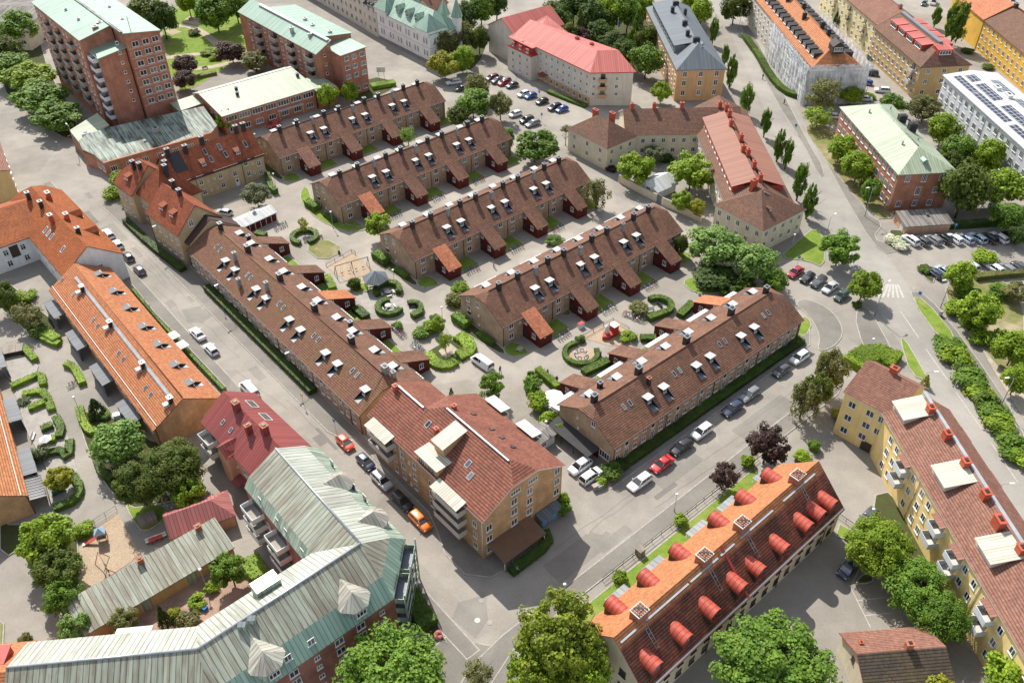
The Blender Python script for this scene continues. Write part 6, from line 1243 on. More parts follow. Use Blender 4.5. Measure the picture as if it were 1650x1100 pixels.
for a in (
 ('small bright tree left of the brick gable', 527, 152, 17, 8, 'round', 'leaf_bright'), ('small bright tree right of the brick gable window', 564, 146, 13, 7, 'round', 'leaf_bright'), ('bright yellow green tree between podium and dark red mansard wing', 366, 192, 17, 7, 'lumpy', 'leaf_bright'),
 ('olive tree at the corner of the white turreted house', 716, 62, 26, 11, 'round', 'leaf_olive'), ('bronze tree right of the white turreted house', 742, 55, 20, 11, 'round', 'leaf_olive'), ('yellow green tree before the white turreted house', 716, 101, 25, 9, 'round', 'leaf_yellow'), ('fresh green tree beside the yellow green one at the car park', 745, 93, 18, 8.5, 'round', 'leaf_bright'),
 ('dark tree above the olive pair by the car park', 752, 24, 20, 11, 'round', 'leaf_dark'), ('tree at the left end of the pink roof', 772, 60, 16, 10, 'round', 'leaf_deep'), ('tall tree at the top edge left of the pink roof', 775, 14, 20, 12, 'round', 'leaf_green'), ('dark tree at the top between palazzo and pink roof', 800, 0, 18, 13, 'round', 'leaf_dark'),
 ('upper tree of the clump beside the car park island', 768, 138, 19, 9, 'round', 'leaf_olive'), ('big green tree of the clump beside the car park island', 762, 166, 30, 9, 'round', 'leaf_green'), ('olive tree right of the clump beside the car park island', 806, 166, 20, 9, 'fine', 'leaf_olive'), ('low tree at the end of the farthest terrace', 738, 186, 18, 7, 'round', 'leaf_deep'),
 ('thin leaved young tree between the two farthest terraces', 657, 216, 14, 6, 'loose', 'leaf_fresh'), ('slim fresh tree at the end of the third terrace', 817, 222, 13, 7, 'round', 'leaf_fresh'), ('large glossy tree at the lane corner by the car park', 862, 232, 38, 9, 'lumpy', 'leaf_green')): tree(*a)
for a in (
 ('dark tree right of the pink roof, top left of the wood', 895, 30, 26, 13, 'round', 'leaf_dark'), ('dark tree at the top edge behind the pink roof', 925, 8, 24, 13, 'round', 'leaf_dark'), ('very dark tree filling the middle of the wood', 958, 25, 26, 13, 'round', 'leaf_dark'), ('bright tree at the top edge of the wood', 985, 20, 24, 13, 'round', 'leaf_bright'), ('tree above the flagpole in the wood', 1012, 18, 24, 13, 'round', 'leaf_green'),
 ('bright tree beside the grey roof at the top', 1038, 12, 18, 12, 'round', 'leaf_bright'), ('dark low tree under the flagpole', 985, 70, 22, 9, 'round', 'leaf_dark'), ('dark tree between the pink roof and the silver bush', 935, 62, 18, 9, 'round', 'leaf_purple'), ('dark tree behind the silver bush in the wood', 965, 52, 22, 10, 'round', 'leaf_dark'), ('dark tree filling the gap behind the column conifer', 915, 58, 18, 10, 'round', 'leaf_deep'), ('tree at the right edge of the wood, next to the grey roof building', 1042, 60, 18, 11, 'round', 'leaf_deep'), ('dark tree in the wood right of the blue pennant', 1008, 85, 20, 10, 'round', 'leaf_dark'), ('dark tree at the top edge of the wood centre', 950, -4, 24, 12, 'round', 'leaf_green')): tree(*a, group=G4)
bush('silver green bush in the wood behind the pink roof', 970, 42, 20, 6, 'leaf_grey', 'round')
tree('column conifer nearest the pink roof ridge', 935, 38, 10, 13, 'cone', 'leaf_deep', 'conifer'); tree('taller column conifer left of the grey roof', 1027, 42, 13, 14, 'cone', 'leaf_green', 'conifer')
for a in (('round tree between pink roof end and ochre house', 1042, 95, 26, 11, 'round', 'leaf_green'), ('small bright tree in front of the ochre house', 1066, 146, 17, 7, 'lumpy', 'leaf_bright'), ('bright tree at the top right of the grey roof', 1131, 16, 17, 10, 'round', 'leaf_bright'), ('tree at the top edge right of the grey roof', 1112, 2, 14, 10, 'round', 'leaf_bright'), ('dark tree at the top edge by the buff balconies', 1185, 8, 22, 12, 'round', 'leaf_deep'),
 ('bright round tree left of the garden house', 1025, 270, 31, 8.5, 'lumpy', 'leaf_bright'), ('large bright tree in the cream courtyard', 1115, 274, 38, 10, 'lumpy', 'leaf_bright'), ('small bright tree in front of the large courtyard one', 1100, 322, 18, 6, 'lumpy', 'leaf_bright'), ('yellowish small tree at the end of the garden wall', 1124, 334, 14, 5, 'round', 'leaf_yellow'), ('grey green bush tree against the cream wall', 1054, 246, 18, 5, 'fine', 'leaf_grey'),
 ('grey willow at the end of the second nearest long terrace', 962, 306, 25, 9, 'hang', 'leaf_olive'), ('large fresh green tree behind the lower terrace', 1153, 394, 45, 9, 'round', 'leaf_fresh'), ('fresh green tree nearer the parked car row', 1214, 420, 36, 8.5, 'round', 'leaf_fresh'), ('tree at the far end of the lower terrace roof', 1250, 452, 20, 6, 'round', 'leaf_green'), ('dark tree at the right end of the nearest long terrace', 1098, 392, 12, 6, 'round', 'leaf_deep'),
 ('round tree on the corner lawn by the crossing', 1355, 398, 33, 8.5, 'lumpy', 'leaf_green'), ('smaller round tree left of the zebra crossing', 1394, 456, 26, 7.5, 'lumpy', 'leaf_bright'),
 ('bright tree at the brick office corner, upper', 1360, 236, 23, 8, 'round', 'leaf_bright'), ('bright round tree beside the brick office wall', 1384, 266, 27, 8.5, 'round', 'leaf_bright'), ('dark small tree beneath the bright pair at the brick office', 1404, 304, 15, 7, 'round', 'leaf_green'),
 ('yellow green tree under the scaffold netting', 1372, 152, 18, 6, 'round', 'leaf_bright'), ('dark green tree right of the white cars near the green roof', 1440, 166, 20, 7, 'round', 'leaf_green'), ('bronze tree at the corner of the tan house', 1492, 172, 26, 8, 'fine', 'leaf_olive'), ('bright tree before the white solar block', 1522, 206, 24, 9, 'round', 'leaf_bright'), ('middle tree along the white solar block', 1545, 238, 24, 9, 'round', 'leaf_green'),
 ('tall dark tree right of the brick office', 1558, 300, 34, 15, 'round', 'leaf_deep'), ('dark low tree between brick office and solar block', 1530, 262, 20, 8, 'round', 'leaf_deep'), ('bright tree in front of the solar block right end', 1596, 250, 22, 10, 'round', 'leaf_bright'), ('bright tree at the right edge beyond the parked cars', 1622, 300, 30, 9, 'round', 'leaf_bright'), ('low tree at the right edge behind the parked cars', 1625, 345, 26, 7, 'round', 'leaf_green'), ('dark shrub tree at the right end of the parked cars', 1642, 378, 14, 5, 'round', 'leaf_dark'),
 ('bright tree between the lower parked cars', 1548, 440, 25, 7.5, 'round', 'leaf_bright'), ('large bright tree in the right park', 1578, 498, 32, 8.5, 'lumpy', 'leaf_bright'), ('bright tree at the right edge of the park', 1636, 560, 30, 8, 'round', 'leaf_bright'), ('brown green tree by the park hedge', 1640, 468, 20, 5, 'fine', 'leaf_olive'), ('bright tree at the right edge below the park path', 1640, 610, 20, 7, 'round', 'leaf_bright'),
 ('dark birch at the yellow house end', 1340, 592, 28, 11, 'fine', 'leaf_olive'), ('second crown of birch left of the yellow house', 1318, 625, 24, 9, 'fine', 'leaf_deep'), ('weeping birch nearest the parked car street', 1298, 640, 28, 9, 'hang', 'leaf_olive'),
 ('big purple leaved tree at the street end of the barrel house', 1238, 714, 34, 8.5, 'lumpy', 'leaf_purple'), ('greyish purple small tree by the barrel house porch', 1168, 764, 23, 6, 'fine', 'leaf_purple'),
 ('round green tree between the yard and the brick corner block', 792, 620, 22, 6.5, 'lumpy', 'leaf_green')): tree(*a)
for a in (('huge round green tree at the bottom edge beside the copper block', 632, 1095, 88, 13, 'big', 'leaf_green'), ('big bright conifer like tree left of the barrel house gable', 900, 1030, 78, 17, 'feather', 'leaf_lime'), ('lower bright tree at the bottom edge under the big one', 862, 1085, 52, 12, 'feather', 'leaf_bright'), ('second bright top right of the big one', 940, 1075, 50, 13, 'feather', 'leaf_bright'), ('glossy dark green tree in front of the barrel house', 1243, 1068, 88, 11, 'big', 'leaf_green'),
 ('dense tree between the two dark cars of the lot', 1417, 880, 50, 9.5, 'big', 'leaf_bright'), ('broad tree beside the yellow house balconies', 1480, 945, 50, 8, 'big', 'leaf_green'), ('lower broad tree behind the small house', 1515, 992, 42, 7.5, 'big', 'leaf_green'), ('tree in the bottom right corner', 1634, 1092, 38, 8, 'round', 'leaf_bright'), ('tree at the bottom edge by the small house', 1512, 1112, 26, 6, 'round', 'leaf_yellow'),
 ('fresh tree beside the garden path of the orange row', 190, 708, 38, 8, 'round', 'leaf_fresh'), ('dark dense tree by the maroon house, larger right crown', 275, 752, 48, 10, 'big', 'leaf_deep'), ('dark dense tree left of the maroon house, lower left crown', 222, 778, 38, 9.5, 'big', 'leaf_deep'), ('bright tree beside the little pink roofed house', 307, 795, 27, 6.5, 'lumpy', 'leaf_bright'), ('yellow bronze tree in the hedged gardens', 95, 770, 21, 5, 'lumpy', 'leaf_yellow'),
 ('dark tree at the left edge under the white house', 4, 478, 22, 8, 'fine', 'leaf_deep'), ('loose grey green tree by the first pergola', 42, 508, 25, 6, 'loose', 'leaf_olive'), ('bright tree left of the sand playground', 72, 866, 40, 8.5, 'lumpy', 'leaf_bright'), ('dark tree below the bright one by the playground', 92, 915, 36, 7.5, 'fine', 'leaf_deep'), ('tree at the left end of the copper garage', 98, 960, 28, 6.5, 'fine', 'leaf_green'),
 ('fresh bush tree between garage and copper block', 120, 1012, 23, 5.5, 'lumpy', 'leaf_fresh'), ('round tree at the right end of the copper garage', 370, 918, 28, 6.5, 'lumpy', 'leaf_green'), ('olive tree in front of the garage', 198, 1000, 23, 4.5, 'fine', 'leaf_olive'),
 ('blossoming olive tree before the beige mansard wing', 412, 312, 23, 6.5, 'fine', 'leaf_grey'), ('bright tree covering the end of the second long terrace', 611, 362, 22, 7, 'lumpy', 'leaf_bright'), ('young pale tree inside the round hedge', 488, 362, 10, 4.5, 'loose', 'leaf_yellow'), ('young tree in the gravel square of bright hedges', 717, 548, 13, 5, 'loose', 'leaf_bright'), ('small tree left of the gravel square', 706, 522, 12, 4, 'round', 'leaf_bright')): tree(*a)
tree('nearly bare tree hung with mistletoe by the scaffold house', 1328, 152, 30, 12, 'loose', 'leaf_olive', bare=True); tree('bright lower crown beside the nearly bare mistletoe tree', 1320, 185, 24, 7, 'loose', 'leaf_bright'); tree('bare twiggy tree at the bottom street', 772, 1085, 26, 7, 'loose', 'leaf_olive', bare=True, low=.5); tree('bare twiggy tree by the cream house gable', 912, 208, 10, 6, 'loose', 'leaf_olive', bare=True, low=.6)
for i, (x, y, r, H, wh) in enumerate(((1151, 48, 7, 10, 'uppermost, beside the grey roof'), (1169, 88, 6, 8, 'short, second from the top'), (1179, 112, 9, 11, 'tall, at the right corner of the ochre house'), (1204, 158, 11, 10, 'by the head of the red chimneys'), (1235, 196, 9, 9, 'behind the red dormer roof'), (1257, 232, 9, 10, 'left of a close pair behind the red dormers'), (1270, 246, 8, 9, 'right of a close pair behind the red dormers'), (1291, 290, 11, 11, 'at the corner of the cream hip roof'), (1306, 322, 11, 10, 'last, at the end of the cream house'), (1543, 34, 16, 16, 'very tall, before the mustard row'), (1510, 26, 7, 8, 'small, left of the mustard row'))):
    tree('slim poplar '+wh, x, y, r, H, 'lumpy', 'leaf_green', 'poplar', group=G3, low=.03)
for x, y, r, h, wh in ((1348, 27, 4, 5, 'upper'), (1354, 30, 4, 5, 'lower')): tree('dark little conifer by the scaffold house, '+wh, x, y, r, h, 'cone', 'leaf_dark', 'conifer')
tree('pointed dark conifer beside the pergola path', 153, 655, 14, 4.5, 'cone', 'hedge_dark', 'conifer', low=.02); tree('slender cypress in front of the copper garage', 262, 992, 11, 5.5, 'cone', 'hedge_dark', 'conifer', low=.02); tree('tiny cypress by the brick corner block', 727, 630, 4, 2.2, 'cone', 'hedge_dark', 'conifer', low=.02); tree('conifer on the traffic island by the yellow house', 1493, 612, 7, 3, 'cone', 'leaf_yellow', 'conifer', low=.02)
B_ = [('round shrub beside the gazebo', 571, 456, 12, 2.6, 'hedge_green'), ('bush at the street corner of the beige house', 183, 311, 15, 3, 'leaf_bright'), ('bush below the podium wing, street side', 190, 286, 13, 3, 'leaf_bright'), ('shrub in front of the beige house wall', 207, 328, 11, 2, 'hedge_bright'), ('yellow bush between the cypress and the sand', 280, 988, 10, 1.6, 'leaf_yellow'), ('dry bush right of the cypress', 303, 998, 16, 2, 'leaf_olive'),
 ('fresh bush by the recycling shed corner', 907, 816, 15, 2.6, 'leaf_green'), ('yellow tipped bush above the corner shrub', 909, 806, 10, 3.2, 'hedge_bright'), ('large shrub left of the orange annex, terrace by the play circle', 735, 482, 18, 2.6, 'leaf_olive'), ('bright shrub behind the olive one by the terrace gable', 742, 464, 14, 2.4, 'hedge_bright'), ('shrub mass below the parasol, upper', 858, 618, 16, 3, 'leaf_green'), ('shrub mass below the parasol, middle', 868, 648, 19, 3.4, 'leaf_bright'), ('shrub mass below the parasol, lower', 885, 678, 18, 3.2, 'leaf_bright'), ('shrub by the lamp at the brown gable', 900, 690, 12, 2.6, 'leaf_bright'), ('dark shrub at the top of the parasol garden', 856, 606, 9, 2, 'hedge_green'),
 ('dark spreading shrub at the lower terrace corner', 987, 760, 19, 2.4, 'hedge_green'), ('rounded dark shrub beside it at the street corner', 1000, 748, 14, 2, 'hedge_dark'), ('small yellow shrub by the stone bin of the corner', 969, 776, 9, 1.4, 'leaf_bright'), ('bright ball shrub behind the railing, lower', 1000, 928, 12, 1.8, 'hedge_bright'), ('bright ball shrub behind the railing, upper', 1097, 838, 12, 2, 'hedge_bright'), ('bright shrub by the purple tree', 1205, 742, 12, 2, 'hedge_bright'), ('shrub at the yellow house corner, upper', 1312, 718, 10, 2, 'leaf_green'), ('low bright shrub at the yellow house corner', 1292, 735, 14, 1.5, 'leaf_bright'),
 ('shrub under the birches', 1352, 668, 12, 1.6, 'leaf_yellow'), ('dark bush by the cream house gate', 1075, 255, 12, 2, 'leaf_dark'), ('magenta bush at the cream house corner', 985, 272, 9, 1.4, 'leaf_purple'), ('grey shrub behind the second terrace lane', 893, 388, 16, 1.6, 'hedge_green'), ('large dark laurel below the fresh tree', 1150, 447, 36, 3.2, 'hedge_dark'), ('shrub right of the dark laurel', 1196, 452, 22, 2.6, 'hedge_green'), ('shrub at the lawn behind the orange annex', 1172, 466, 14, 1.8, 'hedge_green'), ('shrub at the far end of the parked row terrace', 1284, 549, 12, 1.4, 'hedge_green'),
 ('bronze shrub by the round hedge seats', 1030, 497, 17, 2, 'leaf_olive'), ('bright shrub left of the play ship', 935, 546, 9, 1.4, 'hedge_green'), ('shrub right of the play ship', 1012, 542, 14, 1.5, 'leaf_bright'), ('bright shrub of the yard, left of the bicycles', 680, 535, 15, 1.8, 'leaf_green'), ('bright shrub beside the young yard tree', 695, 526, 15, 2, 'hedge_bright'), ('grey shrub among the yard bushes', 700, 512, 9, 1.6, 'leaf_grey'), ('shrub at the end of the long bicycle stand', 640, 524, 9, 1.2, 'leaf_green'),
 ('park shrub by the flagpole path, round', 313, 52, 9, 2, 'hedge_green'), ('bright park shrub by the purple tree, left', 336, 84, 12, 1.8, 'hedge_bright'), ('bright park shrub by the purple tree, right', 347, 92, 10, 1.8, 'hedge_bright'), ('white flowering shrub at the car park entrance', 1440, 386, 12, 1.8, 'flower_white'), ('white flowering shrub beside the first white car', 1453, 396, 12, 1.6, 'flower_white'), ('low shrub by the navy car', 1489, 434, 10, 1.2, 'hedge_green'), ('shrub at the foot of the left crossing tree', 1381, 490, 8, 1.2, 'hedge_green'),
 ('pink flowering bush at the tip of the street hedge', 706, 1022, 7, .9, 'flower_pink'), ('shrub at the gate of the copper block, left', 672, 985, 11, 1.6, 'leaf_green'), ('shrub beside the copper block hedge', 657, 970, 10, 1.6, 'leaf_grey'), ('thorny shrub by the beige gravel left of the copper block', 40, 1028, 9, 1.6, 'leaf_olive'), ('white blossom shrub in the hedged gardens', 62, 730, 14, 2.6, 'leaf_grey'), ('small grey shrub in the first hedged garden', 38, 645, 9, 1.2, 'leaf_grey'), ('shrub behind the conifer by the pergola', 168, 668, 10, 1.3, 'leaf_fresh'), ('white flowers on the front lawn of the nearest terrace', 838, 561, 6, .8, 'flower_white'),
 ('bright bush at the left pergola, round', 40, 477, 15, 2, 'hedge_bright'), ('green bush under the second pergola', 62, 533, 16, 2, 'hedge_green'), ('dark bush under the bright playground tree', 60, 905, 14, 2, 'hedge_dark'), ('bush right of the bright playground tree', 135, 852, 16, 1.8, 'leaf_bright'), ('green bush row right of the sand, left', 318, 968, 14, 1.4, 'leaf_bright'), ('green bush row right of the sand, right', 340, 946, 11, 1.4, 'leaf_bright'), ('bush at the top edge between hall and tower', 60, 62, 12, 2, 'leaf_deep'),
 ('bush behind the scaffold hedge', 1400, 155, 10, 1.5, 'leaf_bright'), ('shrub by the tan house entrance', 1406, 92, 9, 1.4, 'hedge_green'), ('shrub between tan house and mustard row', 1560, 82, 10, 1.5, 'hedge_green'), ('shrub at the mustard row door', 1592, 108, 9, 1.3, 'hedge_green')]
for i in range(9): f = i/8; B_.append(('roadside shrub number %s along the white guard rail' % ('one two three four five six seven eight nine'.split()[i]), 1538+f*112, 566+f*176, 19-3*(i % 3), 2.2+.5*(i % 2), ('leaf_green', 'leaf_bright', 'hedge_green')[i % 3]))
B_ = [b_ for b_ in B_ if 'roadside' not in b_[0]]
for a in B_: bush(*a)
for i in range(11): f = i/10; bush('leafy roadside shrub in the row between the main road and the park path', 1530+f*118, 556+f*182, 25-3*(i % 3), 2.0+.5*(i % 2), ('leaf_green', 'leaf_bright', 'hedge_green')[i % 3], group='roadside shrubs along the white guard rail')
for i, (x, y) in enumerate(((1578, 262), (1600, 285), (1648, 285), (1562, 472), (1540, 497), (1566, 518), (1585, 545), (1612, 545), (1585, 415), (1610, 470))): bush('leafy shrub in the planting round the right hand park', x, y, 18, 2.5, ('leaf_bright', 'leaf_green')[i % 2], group='shrubs of the right hand park')
# hedges: clipped walls of leaves
def hedge(label, pts, w, h, m, name='hedge', closed=False, dens=16, ls=.2, rough=.07, sm=1):
    P = smooth(pts, sm, closed) if sm else [Vector((p[0], p[1])) for p in pts]
    if closed: P.append(P[0])
    o = P[0].copy(); P = [p-o for p in P]; cards = []; core = MB(); n = len(P); S = []
    for i, p in enumerate(P): d = (P[min(i+1, n-1)]-P[max(i-1, 0)]).normalized(); S.append((p, Vector((-d.y, d.x))))
    k = MB()
    for i in range(n-1):
        (p, a), (q, b2) = S[i], S[i+1]; W_ = w/2*.9; H_ = h*.93
        A = [(*(p-a*W_), 0), (*(p-a*W_), H_), (*(p+a*W_), H_), (*(p+a*W_), 0)]; B = [(*(q-b2*W_), 0), (*(q-b2*W_), H_), (*(q+b2*W_), H_), (*(q+b2*W_), 0)]
        for j in range(3): k.face([A[j], B[j], B[j+1], A[j+1]], m)
        if i == 0: k.face(A, m)
        if i == n-2: k.face(B[::-1], m)
        L = (q-p).length
        for _ in range(int(L*w*dens)+1):
            t = random.random(); s = random.uniform(-.5, .5)*w; c = p.lerp(q, t)+a.lerp(b2, t)*s; cards.append((Vector((c.x, c.y, h+random.uniform(-rough, rough)*1.4)), (Vector((0, 0, 1))+rnd()*.7).normalized(), ls*random.uniform(.7, 1.3), 1))
        for sg in (-1, 1):
            for _ in range(int(L*h*dens)+1): t = random.random(); nn = a.lerp(b2, t); c = p.lerp(q, t)+nn*sg*(w/2+random.uniform(-rough, rough)); cards.append((Vector((c.x, c.y, random.uniform(.05, h))), (Vector((nn.x*sg, nn.y*sg, .3))+rnd()*.6).normalized(), ls*random.uniform(.7, 1.3), 1))
    for p, a in (S[0], S[-1]):
        for _ in range(int(w*h*dens)+1): c = p+a*random.uniform(-.5, .5)*w; cards.append((Vector((c.x, c.y, random.uniform(0, h))), rnd().normalized(), ls, 1))
    lm = leaf_mesh(name, cards, m); b = len(lm.vertices); V = [v.co.copy() for v in lm.vertices]+[Vector(v) for v in k.v]; F = [tuple(p.vertices) for p in lm.polygons]+[tuple(i+b for i in f) for f in k.f]
    me = bpy.data.meshes.new(name); me.from_pydata(V, [], F); me.materials.append(M[m]); me.update(); bpy.data.meshes.remove(lm)
    return tag(put(name, me, None, (o.x, o.y, 0)), label, 'hedge')
def arc(x, y, r, a0, a1, n=14): c = G(x, y); return [(c.x+r*cos(rad(a0+(a1-a0)*k/n)), c.y+r*sin(rad(a0+(a1-a0)*k/n))) for k in range(n+1)]
hedge('dark clipped hedge along the street front of the long terrace', fr(Wf, (9, -1.15), (30, -1.15), (52, -1.15)), 1.7, 1.3, 'hedge_dark'); hedge('dark hedge beneath the beige gabled house, street side', fr(Fr((-79.8, 170.7), 135.9), (-16, 4.3), (-2, 4.3), (12, 3.2)), 1.7, 1.2, 'hedge_dark')
hedge('dark low hedge along the street front of the lower terrace', fr(Ef, (0, -1.05), (25, -1.05), (51.5, -1.05)), 1.8, 1.0, 'hedge_dark'); hedge('dark hedge round the entrance canopy of the brick corner block', fr(BC.fr, (1.5, -4.3), (9.6, -4.3), (10.4, -2.2)), 1.6, 1.1, 'hedge_dark')
hedge('C shaped clipped hedge around the upper picnic table', arc(625, 470, 2.5, -25, 225), 1.25, 1.15, 'hedge_green'); hedge('C shaped clipped hedge around the lower picnic table', arc(628, 498, 2.4, 95, 345), 1.3, 1.15, 'hedge_green'); hedge('small curved hedge behind the barbecue seat', arc(664, 500, 1.9, -30, 120), 1.1, 1.1, 'hedge_green', sm=0); hedge('short clipped hedge below the barbecue seat', zp(M2, (1000, 955), (1060, 925)), 1.5, 1.2, 'hedge_green', sm=0)
hedge('round clipped hedge with the young pale tree inside', arc(491, 384, 2.8, -60, 260), 1.2, 1.0, 'hedge_green'); hedge('ring hedge around the sand with the low climbing ring', arc(936, 572, 3.2, 100, 380), 1.0, .95, 'hedge_green'); hedge('curved hedge above the paved seat circle', arc(1061, 496, 2.6, -60, 130), 1.3, 1.2, 'hedge_green'); hedge('short hedge below the paved seat circle', zp(M3, (880, 970), (990, 930)), 1.6, 1.2, 'hedge_green')
hedge('bright low hedge round the gravel square, lower side', zp(L2, (1090, 110), (1140, 165), (1210, 185), (1270, 150)), 2.6, .8, 'hedge_bright', dens=10, ls=.3); hedge('bright low hedge round the gravel square, right side', zp(L2, (1290, 120), (1370, 90), (1350, 30), (1290, -10)), 2.8, .8, 'hedge_bright', dens=10, ls=.3)
hedge('clipped hedge left of the bicycle shed lane, by the blossoming tree', zp(M2, (85, 60), (110, 150), (140, 170)), 1.4, 1.5, 'hedge_green'); hedge('yellowish hedge beside the second red annex of the long terrace', zp(M2, (455, 700), (500, 780)), 1.8, 1.1, 'hedge_bright'); hedge('dark hedge beside the orange annex of the long terrace', zp(M2, (640, 900), (710, 960)), 2, 1.1, 'hedge_dark'); hedge('small hedge behind the first red annex', zp(M2, (10, 425), (75, 440)), 1.5, 1, 'hedge_green')
hedge('hedge strip behind the second annex of the lower terrace', zp(L3, (470, 230), (630, 155)), 1.8, 1.1, 'hedge_green'); hedge('hedge strip beside the orange annex of the lower terrace', zp(M3, (1080, 950), (1160, 870)), 1.8, 1.1, 'hedge_green'); hedge('yellowish clipped hedge at the parasol garden', zp(L3, (180, 215), (310, 330)), 1.4, 1.4, 'hedge_bright'); hedge('hedge behind the third annex of the lower terrace', zp(M3, (930, 1090), (830, 1090)), 1.6, 1, 'hedge_green')
for i, (pp, wh) in enumerate((((( 560, 260), (640, 340), (700, 400)), 'middle of the long row'), (((690, 145), (760, 190)), 'near the parking end'))): pass
hedge('hedge along the street pavement opposite the poplars, under the scaffold', px((1200, 62), (1222, 92), (1240, 125), (1262, 150), (1285, 158)), 2.2, 1.4, 'hedge_green'); hedge('hedge at the foot of the pink roofed block', zp(T3, (250, 585), (380, 640), (490, 680)), 1.8, .8, 'hedge_green'); hedge('bright hedge by the second brick block sign', zp(T2, (740, 560), (890, 535)), 3, 1.2, 'hedge_bright')
hedge('brown green hedge along the park below the parked cars', zp(M4, (1330, 710), (1500, 690), (1640, 680)), 1.8, 1.3, 'leaf_olive'); hedge('dark hedge behind the row of ten parked cars', zp(M4, (900, 395), (1100, 385), (1350, 370), (1620, 350)), 2.0, 1.5, 'hedge_dark'); hedge('big bright hedge behind the yellow house end', zp(L4, (560, 190), (690, 100), (840, 170)), 5, 1.6, 'hedge_bright', dens=8, ls=.35)
hedge('tall street hedge at the corner of the copper block', zp(B2, (930, 470), (1000, 590), (1110, 760)), 3.0, 1.7, 'hedge_green', dens=12, ls=.25); hedge('small hedge beside the copper block courtyard balconies', px((402, 905), (415, 925), (422, 935)), 3, 1.5, 'hedge_bright', dens=10, ls=.25); hedge('yellow dry hedge row by the courtyard house gate', zp(T1, (1260, 495), (1370, 470)), 1.6, 1.0, 'leaf_olive')
for pp, m, wh in ((((60, 95), (150, 60), (230, 150)), 'hedge_bright', 'by the first glazed pergola corner'), (((280, 10), (340, 40), (380, 50)), 'hedge_bright', 'at the top of the lane'), (((80, 320), (180, 275), (270, 235), (280, 310)), 'hedge_bright', 'bending round the second garden'), (((150, 370), (270, 345), (310, 390), (335, 470)), 'hedge_bright', 'bending round the third garden'), (((190, 460), (260, 430), (310, 410)), 'hedge_bright', 'inside the third garden'), (((420, 175), (470, 190), (500, 240), (530, 300)), 'hedge_bright', 'below the orange row pergolas'), (((510, 450), (530, 540), (580, 610), (620, 590)), 'hedge_bright', 'beside the pointed conifer'),
                  (((360, 510), (400, 580), (380, 640)), 'hedge_green', 'in the fourth garden'), (((270, 590), (340, 560)), 'hedge_green', 'across the fourth garden'), (((310, 740), (400, 720), (440, 780), (450, 660)), 'hedge_green', 'round the blossom shrub garden'), (((470, 880), (520, 960), (480, 1040), (350, 1090)), 'hedge_green', 'curving at the end of the gardens'), (((280, 660), (360, 650)), 'hedge_bright', 'before the parasol table'), (((620, 780), (660, 880), (720, 900)), 'hedge_green', 'under the dark tree by the lane')): hedge('clipped garden hedge '+wh, zp(L1, *pp), 1.4, 1.05, m)
hedge('bright clipped hedge beside the first pergola', zp(M1, (230, 1040), (330, 1080), (370, 1110)), 2, 1.3, 'hedge_bright'); hedge('flower hedge on the wall between the orange row and the street', fr(Wf, (0, -13.3), (20, -13.6), (41, -13.2)), .7, 1.2, 'leaf_green', rough=.22)
for i, (dx, dy) in enumerate(((0, 0), (.3, 29.26), (.4, 58.5))):
    rf = Fr(Df.w(dx, dy), 40.2); nm = ('nearest', 'second', 'third')[i]
    hedge('low shrub planting along the left gable of the %s terrace from the play circle' % nm, fr(rf, (-1.2, 1.5), (-1.3, 6)), 1.3, .9, 'hedge_green', 'planting'); hedge('taller shrub planting at the back corner of the %s terrace from the play circle' % nm, fr(rf, (-1.6, 9), (-1.9, 13)), 2.0, 1.7, 'leaf_green', 'planting', ls=.28)
# ------------------------------------------------------------------ vehicles
random.seed(5)
SP = {'suv': dict(L=4.5, W=1.84, H=1.62, belt=.98, hood=1.02, a=-1.25, b=-.5, c=1.75, d=2.1, tail=1.05),
      'hatch': dict(L=4.1, W=1.76, H=1.46, belt=.88, hood=.90, a=-1.15, b=-.35, c=1.45, d=1.9, tail=.95),
      'estate': dict(L=4.75, W=1.84, H=1.48, belt=.88, hood=.88, a=-1.1, b=-.25, c=1.85, d=2.28, tail=.95),
      'sedan': dict(L=4.65, W=1.82, H=1.44, belt=.88, hood=.88, a=-1.15, b=-.3, c=1.05, d=1.75, tail=.96),
      'van': dict(L=5.0, W=1.92, H=1.92, belt=1.12, hood=1.15, a=-1.95, b=-1.15, c=2.42, d=2.5, tail=1.2)}
def loft(mb, secs, m, caps=True):
    for A, B in zip(secs, secs[1:]):
        n = len(A)
        for k in range(n): j = (k+1) % n; mb.face([A[k], A[j], B[j], B[k]], m, True)
    if caps: mb.face(secs[0][::-1], m); mb.face(secs[-1], m)
CARM = {}
